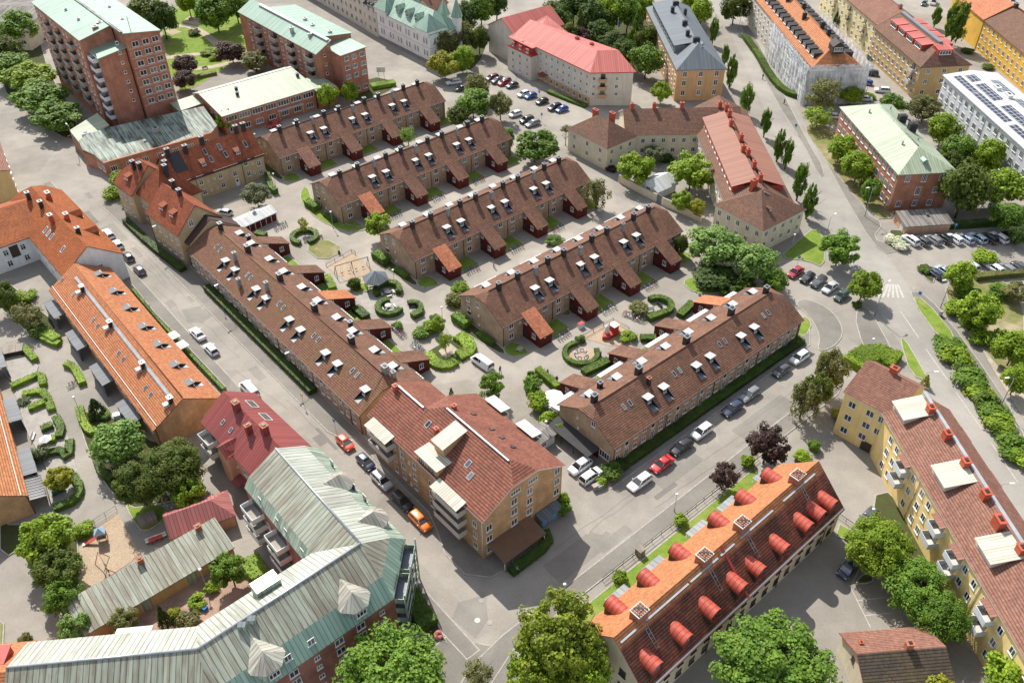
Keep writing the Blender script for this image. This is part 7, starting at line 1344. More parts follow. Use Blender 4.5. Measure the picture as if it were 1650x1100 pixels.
def car_parts(kind, pm):
    'front of the car towards -x'
    if (kind, pm) in CARM: return CARM[(kind, pm)]
    s = SP[kind]; L, W, H = s['L']/2, s['W']/2, s['H']
    def sec(x, zb, zt, w, k=.12): return [(x, -w*.94, zb), (x, w*.94, zb), (x, w, zb+.18), (x, w, zt-k), (x, w*.93, zt-.03), (x, w*.6, zt), (x, -w*.6, zt), (x, -w*.93, zt-.03), (x, -w, zt-k), (x, -w, zb+.18)]
    b = MB(); hd = s['hood']
    loft(b, [sec(-L, .36, hd-.34, W*.78), sec(-L+.12, .24, hd-.16, W*.9), sec(-L+.5, .2, hd-.07, W*.985), sec(s['a']-.05, .2, hd+.02, W), sec(0, .2, s['belt']+.06, W), sec(s['d']-.4, .2, s['tail'], W), sec(L-.2, .24, s['tail']-.02, W*.96), sec(L-.03, .34, s['tail']-.16, W*.86)], pm)
    # roof panel, pillars
    zt = H; wb, wt = W*.9, W*.7; bl = s['belt']+.02
    g = MB(); pb = [(s['a'], bl+.02), (s['b'], zt-.05), (s['c'], zt-.07), (s['d'], bl+.05)]
    lo = [(s['a'], -wb), (s['a'], wb), (s['d'], wb*.95), (s['d'], -wb*.95)]; up = [(s['b'], -wt), (s['b'], wt), (s['c'], wt*.97), (s['c'], -wt*.97)]
    LO = [(x, y, bl) for x, y in lo]; UP = [(x, y, zt-.06) for x, y in up]
    for k in range(4): j = (k+1) % 4; g.face([LO[k], LO[j], UP[j], UP[k]], 'glass_car')
    o = .03; rp = [[(s['b']-.06, -wt-o, zt-.08), (s['b']-.06, wt+o, zt-.08), (s['b']-.06, wt-.1, zt-.05), (s['b']-.06, -wt+.1, zt-.05)]]
    rs = lambda x, w, z: [(x, -w, z-.06), (x, w, z-.06), (x, w*.93, z-.01), (x, w*.55, z+.025), (x, -w*.55, z+.025), (x, -w*.93, z-.01)]
    loft(b, [rs(s['b']-.04, wt+.02, zt-.05), rs(s['b']+.35, wt+.03, zt), rs((s['b']+s['c'])/2, wt+.03, zt+.015), rs(s['c']-.2, wt+.02, zt-.01), rs(s['c']+.08, wt*.97, zt-.07)], pm)
    for k in (0, 1, 2, 3): b.bar(LO[k], UP[k], .045, pm, 5)
    for sg in (-1, 1):
        x = s['b']+.95; b.bar((x, sg*wb*.985, bl), (x, sg*(wt+.005), zt-.06), .04, pm, 4)
        if kind in ('suv', 'estate', 'van') or 1: x = s['c']-.35; b.bar((x+.1, sg*wb*.96, bl), (x, sg*(wt), zt-.06), .05, pm, 4)
        if kind == 'van': b.face([(.35, sg*(wb+.012), bl), (s['d'], sg*(wb*.955+.012), bl), (s['c'], sg*(wt*.97+.012), zt-.07), (.35, sg*(wt+.012), zt-.07)], pm)
    wl = MB()
    w_ = MB(); w_.lathe([(.20, -.1), (.31, -.11), (.325, -.07), (.325, .07), (.31, .11), (.2, .1)], 'black', 14); r = MB(); r.lathe([(.2, -.105), (.2, .118), (.06, .125)], 'zinc', 8)
    hl = MB(); hl.box(-.05, -.2, -.07, .08, .2, .07, 'globe'); tl = MB(); tl.box(-.06, -.13, -.13, .05, .13, .13, 'red_paint'); npm = MB(); npm.box(-.012, -.26, -.055, .012, .26, .055, 'white')
    mi = MB(); mi.box(-.06, -.1, -.06, .06, .1, .07, pm)
    pa = [('body', b.mesh('body'), (0, 0, 0), 0, None), ('windows', g.mesh('windows'), (0, 0, 0), 0, None)]
    wm = w_.mesh('wheel'); rm = r.mesh('rim'); hm, tm, nm_, mm = hl.mesh('headlight'), tl.mesh('taillight'), npm.mesh('number_plate'), mi.mesh('mirror')
    for x in (-L+.85, L-.85):
        for sg in (-1, 1): pa.append(('wheel', wm, (x, sg*(W-.11), .325), (-pi/2*sg, 0, 0), rm))
    for sg in (-1, 1): pa.append(('headlight', hm, (-L+.09, sg*W*.68, hd-.3), 0, None)); pa.append(('taillight', tm, (L-.06, sg*W*.76, s['tail']-.28), 0, None)); pa.append(('mirror', mm, (s['a']+.45, sg*(W+.09), s['belt']+.08), 0, None))
    pa.append(('number_plate', nm_, (L-.02, 0, .55), 0, None))
    CARM[(kind, pm)] = pa; return pa
def pmat(c):
    nm = 'paint_%s' % c
    if nm not in M: M[nm] = paint('car_paint_'+c, {'white': (.74, .75, .76), 'silver': (.46, .48, .50), 'grey': (.19, .20, .215), 'charcoal': (.06, .065, .072), 'black': (.014, .014, .016), 'navy': (.025, .035, .075), 'blue': (.03, .09, .36), 'paleblue': (.36, .44, .52), 'red': (.50, .02, .025), 'crimson': (.33, .02, .04), 'maroon': (.16, .02, .035), 'orange': (.75, .19, .02), 'vermilion': (.62, .075, .03), 'green': (.04, .075, .065), 'plum': (.13, .11, .15)}[c])
    return nm
def car(label, p, az, kind, c, group=None, name='parked_car', cat='car'):
    t = thing(name if kind != 'van' else 'parked_van', label, cat if kind != 'van' else 'van', (p[0], p[1], .009), rad(az), group)
    for nm, me, loc, rot, sub in car_parts(kind, pmat(c)):
        o = put(nm, me, t, loc)
        if rot: o.rotation_euler = rot
        if sub: put('rim', sub, o)
    return t
C1 = 'cars parked along the left street'
for label, x, y, d, k, c in (('white saloon parked in the left street, upper of a close pair', 318, 537, 0, 'sedan', 'white'), ('white hatchback parked in the left street, lower of a close pair', 340, 562, 0, 'hatch', 'white'), ('white van in the left street before the maroon roof', 402, 627, 0, 'van', 'white'), ('plum grey hatchback last in the row by the white gable', 224, 434, 0, 'hatch', 'plum'), ('dark grey hatchback second from the end by the white gable', 206, 413, 0, 'hatch', 'charcoal'), ('white car third from the end, behind the dark grey one', 189, 393, 0, 'hatch', 'white'), ('white car half hidden by the orange eave', 174, 376, 0, 'estate', 'white')):
    p = G(x, y, .7); car(label, p, -49.3+180*d, k, c, C1)
for label, x, y, k, c in (('vermilion hatchback first in the shaded row by the brick corner block', 556, 712, 'hatch', 'vermilion'), ('navy hatchback second in the shaded row by the corner block', 589, 743, 'hatch', 'navy'), ('grey car with silver roof in the shaded row by the corner block', 615, 773, 'suv', 'silver'), ('black estate in the shaded row by the corner block', 648, 806, 'estate', 'black'), ('orange car last in the shaded row by the corner block', 677, 838, 'suv', 'orange')):
    p = G(x, y, .7); car(label, p, -49.3+180, k, c, 'cars parked beside the brick corner block')
for label, x, y, k, c in (('white estate lowest in the row along the brown terrace', 1031, 776, 'estate', 'white'), ('red saloon second in the row along the brown terrace', 1067, 747, 'sedan', 'red'), ('black estate behind the red saloon', 1098, 720, 'estate', 'black'), ('white suv in the middle of the row along the brown terrace', 1131, 695, 'suv', 'white'), ('navy grey estate above the white suv', 1180, 658, 'estate', 'navy'), ('grey estate touching the navy one', 1208, 635, 'estate', 'grey'), ('charcoal hatchback second from the top of the row', 1259, 597, 'hatch', 'charcoal'), ('white suv at the top of the row along the brown terrace', 1288, 576, 'suv', 'white')):
    p = G(x, y, .6); car(label, p, 40.3+180*(x > 0)+180, k, c, 'cars parked along the lower terrace') if False else car(label, p, 40.3, k, c, 'cars parked along the lower terrace')
car('white hatchback beside the carport, deeper of two', G(935, 750, .7), 40.3, 'suv', 'white'); car('white estate with dark sunroof beside the carport, nearer of two', G(953, 765, .7), 40.3+180, 'estate', 'white')
car('white delivery van in the courtyard by the bright hedges', G(777, 583, .8), -46, 'van', 'white')
for label, x, y, k, c in (('crimson saloon first of the five by the corner lawn', 1282, 438, 'sedan', 'crimson'), ('black hatchback second of the five by the corner lawn', 1301, 447, 'hatch', 'black'), ('charcoal suv third of the five by the corner lawn', 1319, 454, 'suv', 'charcoal'), ('silver saloon fourth of the five by the corner lawn', 1338, 463, 'sedan', 'silver'), ('dark green hatchback fifth of the five by the corner lawn', 1356, 476, 'hatch', 'green')):
    car(label, G(x, y, .6), 42, k, c, 'cars parked at the corner lawn')
for i, (x, y, k, c, w) in enumerate(((935, 457, 'suv', 'white', 'first white'), (1000, 458, 'estate', 'charcoal', 'second, dark green grey'), (1074, 452, 'estate', 'grey', 'third, grey'), (1139, 446, 'suv', 'black', 'fourth, black'), (1208, 446, 'estate', 'white', 'fifth, long white'), (1283, 448, 'hatch', 'paleblue', 'sixth, small blue grey'), (1357, 441, 'estate', 'paleblue', 'seventh, pale blue'), (1430, 445, 'suv', 'black', 'eighth, black'), (1494, 438, 'estate', 'white', 'ninth, white'), (1565, 436, 'suv', 'black', 'tenth, black'))):
    car(w+' car of the ten in front of the dark hedge', G(*M4(x, y), .7), -66, k, c, 'ten cars before the dark hedge')
for x, y, k, c, w in ((1085, 663, 'estate', 'navy', 'navy estate by the flowering bed of the right car park'), (1143, 650, 'hatch', 'paleblue', 'blue grey hatchback half under the bright tree'), (1462, 632, 'estate', 'white', 'white estate in the lower row of the right car park'), (1537, 632, 'estate', 'grey', 'grey estate in the lower row of the right car park'), (1625, 622, 'hatch', 'charcoal', 'charcoal hatchback at the right edge of the car park'), (1320, 620, 'hatch', 'silver', 'silver car behind the bright tree in the right car park')):
    car(w, G(*M4(x, y), .7), -66, k, c, 'lower row of the right car park')
for x, y, az, k, c, w in ((683, 462, -20, 'suv', 'navy', 'navy suv at the scaffold house corner'), (650, 520, -30, 'hatch', 'blue', 'blue car tucked behind the netting'), (755, 570, -12, 'suv', 'white', 'white suv on the tan house forecourt'), (640, 622, -8, 'sedan', 'white', 'white saloon in front of the netting'), (440, 733, -12, 'sedan', 'white', 'white saloon behind the brick office tree'), (392, 722, -12, 'hatch', 'silver', 'silver car next to the white saloon by the office'), (1020, 20, 60, 'hatch', 'green', 'dark green car at the top by the rust roof'), (1080, 14, 60, 'van', 'white', 'white van at the top by the rust roof'), (1580, 10, 60, 'sedan', 'silver', 'silver car at the top right edge')):
    car(w, G(*T4(x, y), .7), az, k, c)
for x, y, k, c, w in ((92, 595, 'hatch', 'white', 'white hatchback first of the row below the pink roof'), (137, 607, 'hatch', 'blue', 'bright blue hatchback below the pink roof'), (210, 642, 'hatch', 'black', 'black hatchback with white stripe below the pink roof'), (290, 680, 'suv', 'black', 'black suv beside the last blue car'), (335, 692, 'hatch', 'blue', 'last blue hatchback of the row below the pink roof'), (40, 722, 'hatch', 'white', 'white hatchback by the car park island'), (113, 760, 'suv', 'black', 'black suv by the car park island'), (150, 782, 'estate', 'grey', 'grey estate nearest the large glossy tree'), (20, 540, 'hatch', 'charcoal', 'charcoal car at the pink roof door canopy'), (-28, 516, 'suv', 'grey', 'grey suv left of the charcoal car')):
    car(w, G(*T3(x, y), .6), 38, k, c, 'cars in the car park below the pink roof')
for x, y, k, c, w in ((1505, 494, 'suv', 'maroon', 'maroon suv at the left end of the car park'), (1540, 511, 'suv', 'black', 'black suv beside the maroon one'), (1578, 524, 'hatch', 'red', 'bright red hatchback in the car park')):
    car(w, G(*T2(x, y), .6), 38, k, c, 'cars in the car park below the pink roof')
car('white estate under the yellow green tree', G(*T2(1262, 518), .7), 20, 'estate', 'white'); car('dark car in the shade beside the white estate', G(*T2(1310, 560), .6), 20, 'hatch', 'charcoal')
car('dark suv parked by the yellow house ramp', G(1398, 834, .7), 43, 'suv', 'charcoal'); car('navy estate in the shaded lot behind the barrel house', G(1368, 914, .7), 42, 'suv', 'navy'); car('white car in the yard beside the beige house', G(361, 342, .6), -20, 'hatch', 'silver'); car('bright red car under the entrance porch', G(*T2(120, 788), .6), 40, 'hatch', 'red'); car('white car behind the shed roof at the left edge street', G(*T1(175, 290), .6), -40, 'hatch', 'charcoal')
# ------------------------------------------------------------------ lamps and signs
def lamp_globe(label, hx, hy, h=4.2):
    p = G(hx, hy, h); t = thing('street_lamp', label, 'street lamp', (p.x, p.y, 0), 0, 'globe lamps on thin posts'); a = MB(); a.lathe([(.09, 0), (.09, .8), (.05, .82), (.045, h-.15)], 'steel', 8); a.build('post', t); b = MB(); b.lathe([(.05, h-.2), (.2, h-.12), (.27, h+.02), (.22, h+.12), (.05, h+.17)], 'globe', 12); b.build('lamp_shade', t)
for x, y, w in ((532.7, 341.3, 'at the lawn of the second long terrace gable'), (633, 435, 'beside the dark gazebo'), (711.5, 495, 'between courtyard hedges and gable planting'), (880, 679, 'in the parasol garden'), (440, 280, 'at the head of the lane by the farthest terrace'), (118.4, 639.7, 'on the lane between the orange rows'), (272, 795, 'by the little pink roofed house'), (98, 843, 'by the sand playground trees'), (910, 941, 'on the pavement by the big bright tree'), (1091, 796, 'on the pavement opposite the white estate'), (1281, 378, 'at the cream house corner lawn'), (1408, 546, 'on the traffic island'), (1408, 820, 'by the ramp of the yellow house lot'), (322, 917, 'in front of the copper garage'), (173, 742, 'under the fresh garden tree'), (410, 216, 'beside the mansard wing end')):
    lamp_globe('white globe lamp '+w, x, y)
def lamp_arm(label, hx, hy, h=8.0, az=0, arm=1.6):
    p = G(hx, hy, h); d = (cos(rad(az)), sin(rad(az))); t = thing('street_lamp', label, 'street lamp', (p.x-d[0]*arm, p.y-d[1]*arm, 0), rad(az), 'tall street lamps with an arm'); a = MB(); a.bar((0, 0, 0), (0, 0, h-.3), .09, 'steel', 8, .05); a.bar((0, 0, h-.3), (.4, 0, h), .05, 'steel', 6); a.bar((.4, 0, h), (arm, 0, h+.05), .045, 'steel', 6); a.build('post', t); b = MB(); b.box(arm-.45, -.14, h, arm+.35, .14, h+.14, 'globe'); b.build('lamp_shade', t)
for x, y, h, az, w in ((107, 200, 8, 130, 'by the podium corner and the last street tree'), (248, 365, 7, 220, 'on the pavement before the beige gable'), (462, 569, 7, 220, 'over the dark hedge of the long terrace'), (348, 460, 7, 220, 'halfway along the long terrace pavement'), (1398, 303, 8, 200, 'at the brick office corner'), (1346, 345, 8, 40, 'across the road from the brick office'), (1433, 453, 8, 40, 'beside the zebra crossing'), (1509, 599, 8, 0, 'over the main road by the traffic triangle'), (1622, 609, 8, 190, 'by the white guard rail shrubs'), (1631, 779, 8, 0, 'over the main road by the yellow house'), (1189, 12, 8, 190, 'at the top of the main road'), (1521, 452, 7, 190, 'under the bright car park tree'), (1518, 134, 7, 150, 'at the tan house corner')):
    lamp_arm('tall steel street lamp with an arm '+w, x, y, h, az)
def sign(label, x, y, h=2.4, c='sign_blue', az=220, txt=None, w=.6, hh=.6):
    M.setdefault('sign_blue', plain('sign_blue', (.03, .16, .46), .5)); M.setdefault('sign_yellow', plain('sign_yellow', (.70, .42, .03), .5))
    p = G(x, y, h); t = thing('road_sign', label, 'sign', (p.x, p.y, 0), rad(az)); a = MB(); a.bar((0, 0, 0), (0, 0, h+.3), .035, 'zinc', 6); a.build('post', t); b = MB(); b.box(.04, -w/2, h-hh/2, .06, w/2, h+hh/2, c); o = b.build('panel', t)
    if txt:
        cu = bpy.data.curves.new('letter', 'FONT'); cu.body = txt; cu.size = hh*.85; cu.align_x = 'CENTER'; cu.align_y = 'CENTER'; cu.extrude = .004; q = bpy.data.objects.new('letter', cu); COL.objects.link(q); me = bpy.data.meshes.new_from_object(q.evaluated_get(bpy.context.evaluated_depsgraph_get())); bpy.data.objects.remove(q); me.materials.clear(); me.materials.append(M['white']); o2 = put('letter', me, o, (.067, 0, h)); o2.rotation_euler = (pi/2, 0, pi/2)
for x, y, c, txt, w in ((1288, 414, 'sign_blue', 'P', 'blue parking sign by the crimson saloon'), (1483, 472, 'sign_blue', None, 'blue sign on the verge by the crossing'), (1541, 362, 'sign_blue', 'P', 'blue parking sign above the ten cars'), (1283, 202, 'sign_blue', None, 'blue sign at the side street mouth'), (869, 148, 'sign_blue', 'P', 'blue parking sign by the pink roofed block'), (873, 184, 'sign_blue', 'P', 'blue parking sign beside the grey estate'), (832, 121, 'sign_blue', None, 'blue sign by the pink block left end'), (538, 677, 'sign_blue', None, 'blue sign at the kerb by the vermilion car'), (357, 488, 'sign_yellow', None, 'orange yellow sign box on the long terrace pavement'), (486, 636, 'sign_yellow', None, 'orange yellow sign box by the dark door canopy')): sign(w, x, y, 2.5, c, 230, txt, .6, .75)
b = thing('notice_board', 'large white sign board on the verge beside the second brick block', 'sign', G(614, 117, 2.5)); b.location.z = 0; a = MB(); a.bar((-.8, 0, 0), (-.8, 0, 4), .07, 'zinc'); a.bar((.8, 0, 0), (.8, 0, 4), .07, 'zinc'); a.build('posts', b); a = MB(); a.box(-1.3, -.1, 2.6, 1.3, -.02, 4.2, 'globe'); a.build('panel', b)
for x, y, h, w in ((993, 78, 10, 'by the wood behind the pink roof'), (300, 75, 9, 'in the park by the purple trees')):
    p = G(x, y, 0); t = thing('flagpole', 'white flagpole '+w, 'flagpole', (p.x, p.y, 0)); a = MB(); a.bar((0, 0, 0), (0, 0, h), .07, 'white', 8, .03); a.build('pole', t)
    if h == 10: M['flag_blue'] = plain('flag_blue', (.02, .16, .42), .8); a = MB(); [a.face([(.08+.3*math.sin(k*.8)*.2, .02*k, 9.2-.45*k), (.45+.1*math.sin(k), .05*k, 9.0-.45*k), (.45+.1*math.sin(k+1), .05*k+.05, 8.55-.45*k), (.08+.06*math.sin(k*.8+.8), .02*k+.02, 8.75-.45*k)], 'flag_blue', True) for k in range(5)]; a.build('pennant', t)
# ------------------------------------------------------------------ bicycles
def bike_proto():
    t = thing('bicycle', 'dark bicycle', 'bicycle'); w = MB(); n = 14
    for k in range(n): a0, a1 = 2*pi*k/n, 2*pi*(k+1)/n; w.bar((.33*cos(a0), 0, .33*sin(a0)), (.33*cos(a1), 0, .33*sin(a1)), .028, 'black', 4)
    for k in range(6): a0 = pi*k/6; w.bar((.31*cos(a0), 0, .31*sin(a0)), (-.31*cos(a0), 0, -.31*sin(a0)), .006, 'zinc', 3)
    wm = w.mesh('wheel'); put('wheel', wm, t, (-.52, 0, .35)); put('wheel', wm, t, (.52, 0, .35)); f = MB()
    for a_, b_ in (((-.52, 0, .35), (-.1, 0, .32)), ((-.1, 0, .32), (-.22, 0, .85)), ((-.22, 0, .8), (.36, 0, .82)), ((-.1, 0, .32), (.36, 0, .78)), ((.36, 0, .9), (.52, 0, .35)), ((-.52, 0, .35), (-.22, 0, .72)), ((.33, 0, .98), (.36, 0, .82))): f.bar(a_, b_, .028, 'bike_frame', 5)
    f.box(-.75, -.09, .7, -.35, .09, .73, 'bike_frame'); f.build('frame', t); h = MB(); h.bar((.33, -.28, 1.0), (.33, .28, 1.0), .02, 'black', 5); h.build('handlebar', t); s = MB(); s.box(-.36, -.09, .88, -.1, .09, .95, 'black'); s.build('saddle', t); return t
M['bike_frame'] = plain('bike_frame', (.05, .05, .06), .4); BM = [M['bike_frame'], plain('bike_white', (.6, .6, .6), .4), plain('bike_red', (.35, .03, .03), .4), plain('bike_blue', (.04, .1, .3), .4), plain('bike_green', (.05, .2, .12), .4)]
bk = bike_proto(); _bk = [0]
def bikes(F, x0, y, n, rot, label, group, dx=.62):
    for i in range(n):
        x, yy = F.w(x0+i*dx, y+random.uniform(-.15, .15)); rz = rad(F.az+rot+random.uniform(-9, 9))
        if _bk[0] == 0: o = bk; o.location = (x, yy, 0); o.rotation_euler = (0, 0, rz); o['label'] = label; o['group'] = group
        else: o = dup(bk, (x, yy, 0), rz, label, group)
        _bk[0] += 1; o.location.z = .012
        f = [c for c in CH[o.name] if c.name.startswith('frame')][0]; f.material_slots[0].link = 'OBJECT'; f.material_slots[0].material = random.choice(BM)
for i, (dx, dy) in enumerate(((0, 0), (.3, 29.26), (.4, 58.5))):
    rf = Fr(Df.w(dx, dy), 40.2); nm = ('nearest', 'second', 'third')[i]
    for k in range(3): bikes(rf, 9.6+k*U, -5.2, 6, 82, 'bicycle in the stand between two red annexes of the %s terrace, %s of its stands' % (nm, ('left', 'middle', 'right')[k]), 'bicycles at the %s terrace, %s stand' % (nm, ('left', 'middle', 'right')[k]))
yf = Fr(G(633, 527), -52); bikes(yf, .2, 0, 7, 80, 'bicycle in the yard stand along the shrubs, upper group', 'bicycles at the yard shrubs, upper'); bikes(yf, 7.4, .2, 6, 80, 'bicycle in the yard stand along the shrubs, lower group', 'bicycles at the yard shrubs, lower')
of = Fr(G(1005, 506), -35); bikes(of, .2, 0, 8, 70, 'bicycle in the stand under the bronze shrub', 'bicycles by the bronze shrub'); sf = Fr(G(438, 371), 45); bikes(sf, .6, -.4, 6, 85, 'bicycle before the red doors of the white roofed shed', 'bicycles at the shed')
bikes(Fr(G(115, 622), 40), 0, 0, 2, 20, 'bicycle left beside the clipped hedge on the lane', 'bicycles on the lane'); bikes(Fr(G(884, 610), -40), 0, 0, 3, 60, 'bicycle beside the yellowish clipped hedge', 'bicycles by the yellowish hedge')
# ------------------------------------------------------------------ people
def capsules(segs, name, m, vox=.035):
    b = MB()
    for a_, c_, r0, r1 in segs:
        a_, c_ = Vector(a_), Vector(c_); b.bar(a_, c_, r0, m, 10, r1)
        for p, r in ((a_, r0), (c_, r1)): b.lathe([(.001, p.z-r)]+[(r*cos(t), p.z+r*sin(t)) for t in (-1.1, -.6, 0, .6, 1.1)]+[(.001, p.z+r)], m, 10, (p.x, p.y))
    me = b.mesh(name+'_parts'); o = bpy.data.objects.new(name, me); COL.objects.link(o); md = o.modifiers.new('r', 'REMESH'); md.mode = 'VOXEL'; md.voxel_size = vox; md.use_smooth_shade = True
    r = bpy.data.meshes.new_from_object(o.evaluated_get(bpy.context.evaluated_depsgraph_get())); bpy.data.objects.remove(o); r.name = name; r.materials.clear(); r.materials.append(M[m]); return r
M['skin'] = plain('skin', (.42, .24, .16), .6); M['hair'] = plain('hair', (.05, .03, .02), .8); M['cloth'] = plain('cloth', (.1, .1, .12), .9)
def person_meshes(seated=False):
    hip = .92 if not seated else .95; k = .5
    leg = [((0, .10, hip), (.16, .11, .50), .085, .06), ((.16, .11, .50), (.02, .11, .07), .06, .042), ((0, -.10, hip), (-.04, -.11, .5), .085, .06), ((-.04, -.11, .5), (-.3, -.11, .12), .06, .042)]
    feet = [((.0, .11, .05), (.17, .12, .04), .045, .035), ((-.31, -.11, .09), (-.18, -.12, .02), .045, .03)]
    tor = [((0, 0, hip-.02), (.02, 0, 1.18), .135, .13), ((.02, 0, 1.18), (.03, 0, 1.40), .14, .12), ((.03, -.13, 1.42), (.03, .13, 1.42), .075, .075)]
    arm = [((.03, .19, 1.42), (-.06, .23, 1.13), .052, .042), ((-.06, .23, 1.13), (.08, .24, .90), .04, .03), ((.03, -.19, 1.42), (.10, -.23, 1.13), .052, .042), ((.10, -.23, 1.13), (.28, -.22, .97), .04, .03)]
    hand = [((.08, .24, .90), (.11, .24, .81), .032, .022), ((.28, -.22, .97), (.35, -.22, .91), .032, .022)]
    head = [((.03, 0, 1.46), (.04, 0, 1.56), .055, .055), ((.04, 0, 1.64), (.05, 0, 1.70), .095, .09), ((.13, 0, 1.64), (.14, 0, 1.63), .02, .018)]
    fat = lambda S, e: [(a_, b_, r0+e, r1+e) for a_, b_, r0, r1 in S]
    return capsules(leg+feet+tor+arm+hand+head, 'person', 'skin'), capsules(fat(leg, .018)+[((0, -.08, hip), (0, .08, hip), .125, .125)], 'trousers', 'cloth'), capsules(fat(tor, .02)+fat(arm, .016), 'jacket', 'cloth'), capsules([((.02, 0, 1.69), (.03, 0, 1.72), .105, .1), ((-.03, 0, 1.60), (-.02, 0, 1.68), .08, .09)], 'hair', 'hair'), capsules(fat(feet, .012), 'shoes', 'black')
PM = person_meshes()
def person(label, p, az, top, leg):
    b = put('person', PM[0], None, (p[0], p[1], .012), rad(az)); tag(b, label, 'person')
    for nm, me, c in (('trousers', PM[1], leg), ('jacket', PM[2], top), ('hair', PM[3], None), ('shoes', PM[4], None)):
        o = put(nm, me, b)
        if c: o.material_slots[0].link = 'OBJECT'; k = 'cloth_%.2f_%.2f_%.2f' % c; M.setdefault(k, plain(k, c, .9)); o.material_slots[0].material = M[k]
for x, y, az, t, l, w in ((795.5, 430, 200, (.35, .35, .36), (.08, .09, .12), 'person walking on the lane between the long terraces'), (806, 601, 120, (.06, .08, .2), (.03, .04, .1), 'person in dark blue beside the white delivery van'), (882, 606, -50, (.08, .09, .25), (.05, .05, .09), 'person in blue standing at the parasol garden hedge'), (897, 617, 60, (.05, .05, .08), (.04, .04, .05), 'person in dark clothes by the bicycles of the parasol garden'), (1228.5, 128, 40, (.04, .04, .05), (.03, .03, .04), 'person in black walking on the main road pavement'), (1263, 168, -30, (.06, .05, .05), (.05, .05, .08), 'person walking at the side street mouth'), (833, 923, 30, (.25, .26, .28), (.06, .06, .09), 'person on the shaded pavement by the corner canopy'), (1000.5, 105, 10, (.1, .1, .1), (.1, .1, .12), 'person by the ochre house trees') ):
    if '1000' not in str(x): person(w, G(x, y, 0), az, t, l)
# ------------------------------------------------------------------ play equipment and furniture
def swing(label, a_, b_, h=2.4, seats=2, m='metal_dark', m2='wood'):
    A, B = Vector((*a_[:2], 0)), Vector((*b_[:2], 0)); L = (B-A).length; t = thing('swing_set', label, 'swings', A, atan2((B-A).y, (B-A).x)); f = MB(); f.bar((0, 0, h), (L, 0, h), .07, m2, 6)
    for x in (0, L)+((L/2,) if seats > 2 else ()): f.bar((x, 0, h), (x-.1, -1.1, 0), .06, m2, 6); f.bar((x, 0, h), (x-.1, 1.1, 0), .06, m2, 6)
    f.build('frame', t)
    for k in range(seats): x = L*(k+.8)/(seats+.6); s = MB(); [s.bar((x+e, 0, h), (x+e, .05, .5), .015, m, 4) for e in (-.22, .22)]; s.box(x-.26, -.06, .45, x+.26, .16, .5, 'black'); s.build('seat', t)
swing('wide dark swing set with hanging seats on the fenced sand', G(*M2(520, 690)), G(*M2(725, 630)), 2.7, 4, 'metal_dark', 'metal_dark'); swing('wooden swing set on the sand beside the copper garage', G(*B1(650, 330)), G(*B1(708, 440)), 2.4, 2)
def pt(Zf, x, y): p = G(*Zf(x, y)); return (p.x, p.y, 0)
t = thing('play_tower', 'small play tower with blue roof and red slide on the left playground', 'play tower', pt(B1, 655, 195), rad(20)); a = MB(); [a.bar((x, y, 0), (x, y, 2.2), .06, 'wood') for x in (-.6, .6) for y in (-.6, .6)]; a.box(-.7, -.7, 1.0, .7, .7, 1.1, 'wood'); a.build('frame', t)
a = MB(); a.shell([[(-.8, -.8, 2.1), (.8, -.8, 2.1), (0, 0, 2.9)], [(.8, -.8, 2.1), (.8, .8, 2.1), (0, 0, 2.9)], [(.8, .8, 2.1), (-.8, .8, 2.1), (0, 0, 2.9)], [(-.8, .8, 2.1), (-.8, -.8, 2.1), (0, 0, 2.9)]], 'sign_paleblue', .06) if M.setdefault('sign_paleblue', plain('pale_blue', (.30, .42, .52), .6)) else 0; a.build('roof', t)
a = MB(); a.shell([[(-.7, -.3, 1.05), (-.7, .3, 1.05), (-2.6, .3, .25), (-2.6, -.3, .25)]], 'red_paint', .05); a.box(-3.0, -.3, .15, -2.6, .3, .22, 'offwhite'); a.build('slide', t); a = MB(); a.box(.6, -.6, 1.1, .66, .6, 1.8, 'red_paint'); a.box(-.6, .6, 1.1, .6, .66, 1.8, 'red_paint'); a.build('panel', t)
t = thing('play_ship', 'red and white wooden play ship on the fenced sand', 'play ship', pt(M3, 645, 1060), rad(40)); a = MB(); a.prism([(-2.4, 0), (-1.4, -.9), (1.6, -.9), (1.6, .9), (-1.4, .9)], 0, .9, 'red_paint'); a.build('hull', t); a = MB(); a.box(.2, -.7, .903, 1.4, .7, 2.2, 'red_paint'); a.box(.0, -.8, 2.203, 1.5, .8, 2.3, 'white'); a.build('cabin', t); a = MB(); a.bar((-.6, 0, .9), (-.6, 0, 3.6), .06, 'wood'); a.bar((-.6, 0, 3.4), (-2.2, 0, 1.0), .02, 'wood', 4); a.build('mast', t); a = MB(); a.lathe([(.45, .903), (.45, 2.5), (.05, 3.0)], 'white', 10, (-1.0, .2)); a.build('funnel', t)
t = thing('climbing_ring', 'low ring of white and dark posts in the hedged sand circle', 'climbing ring', (G(936, 572).x, G(936, 572).y, .05)); a = MB(); n = 12
for k in range(n): a0, a1 = 2*pi*k/n, 2*pi*(k+1)/n; a.bar((1.25*cos(a0), 1.25*sin(a0), .5), (1.25*cos(a1), 1.25*sin(a1), .5), .09, 'globe' if k % 2 else 'flag_blue', 6)
a.build('rim', t); a = MB(); [a.bar((1.25*cos(2*pi*k/n), 1.25*sin(2*pi*k/n), 0), (1.25*cos(2*pi*k/n), 1.25*sin(2*pi*k/n), .5), .06, 'metal_dark', 5) for k in range(n)]; a.build('posts', t)
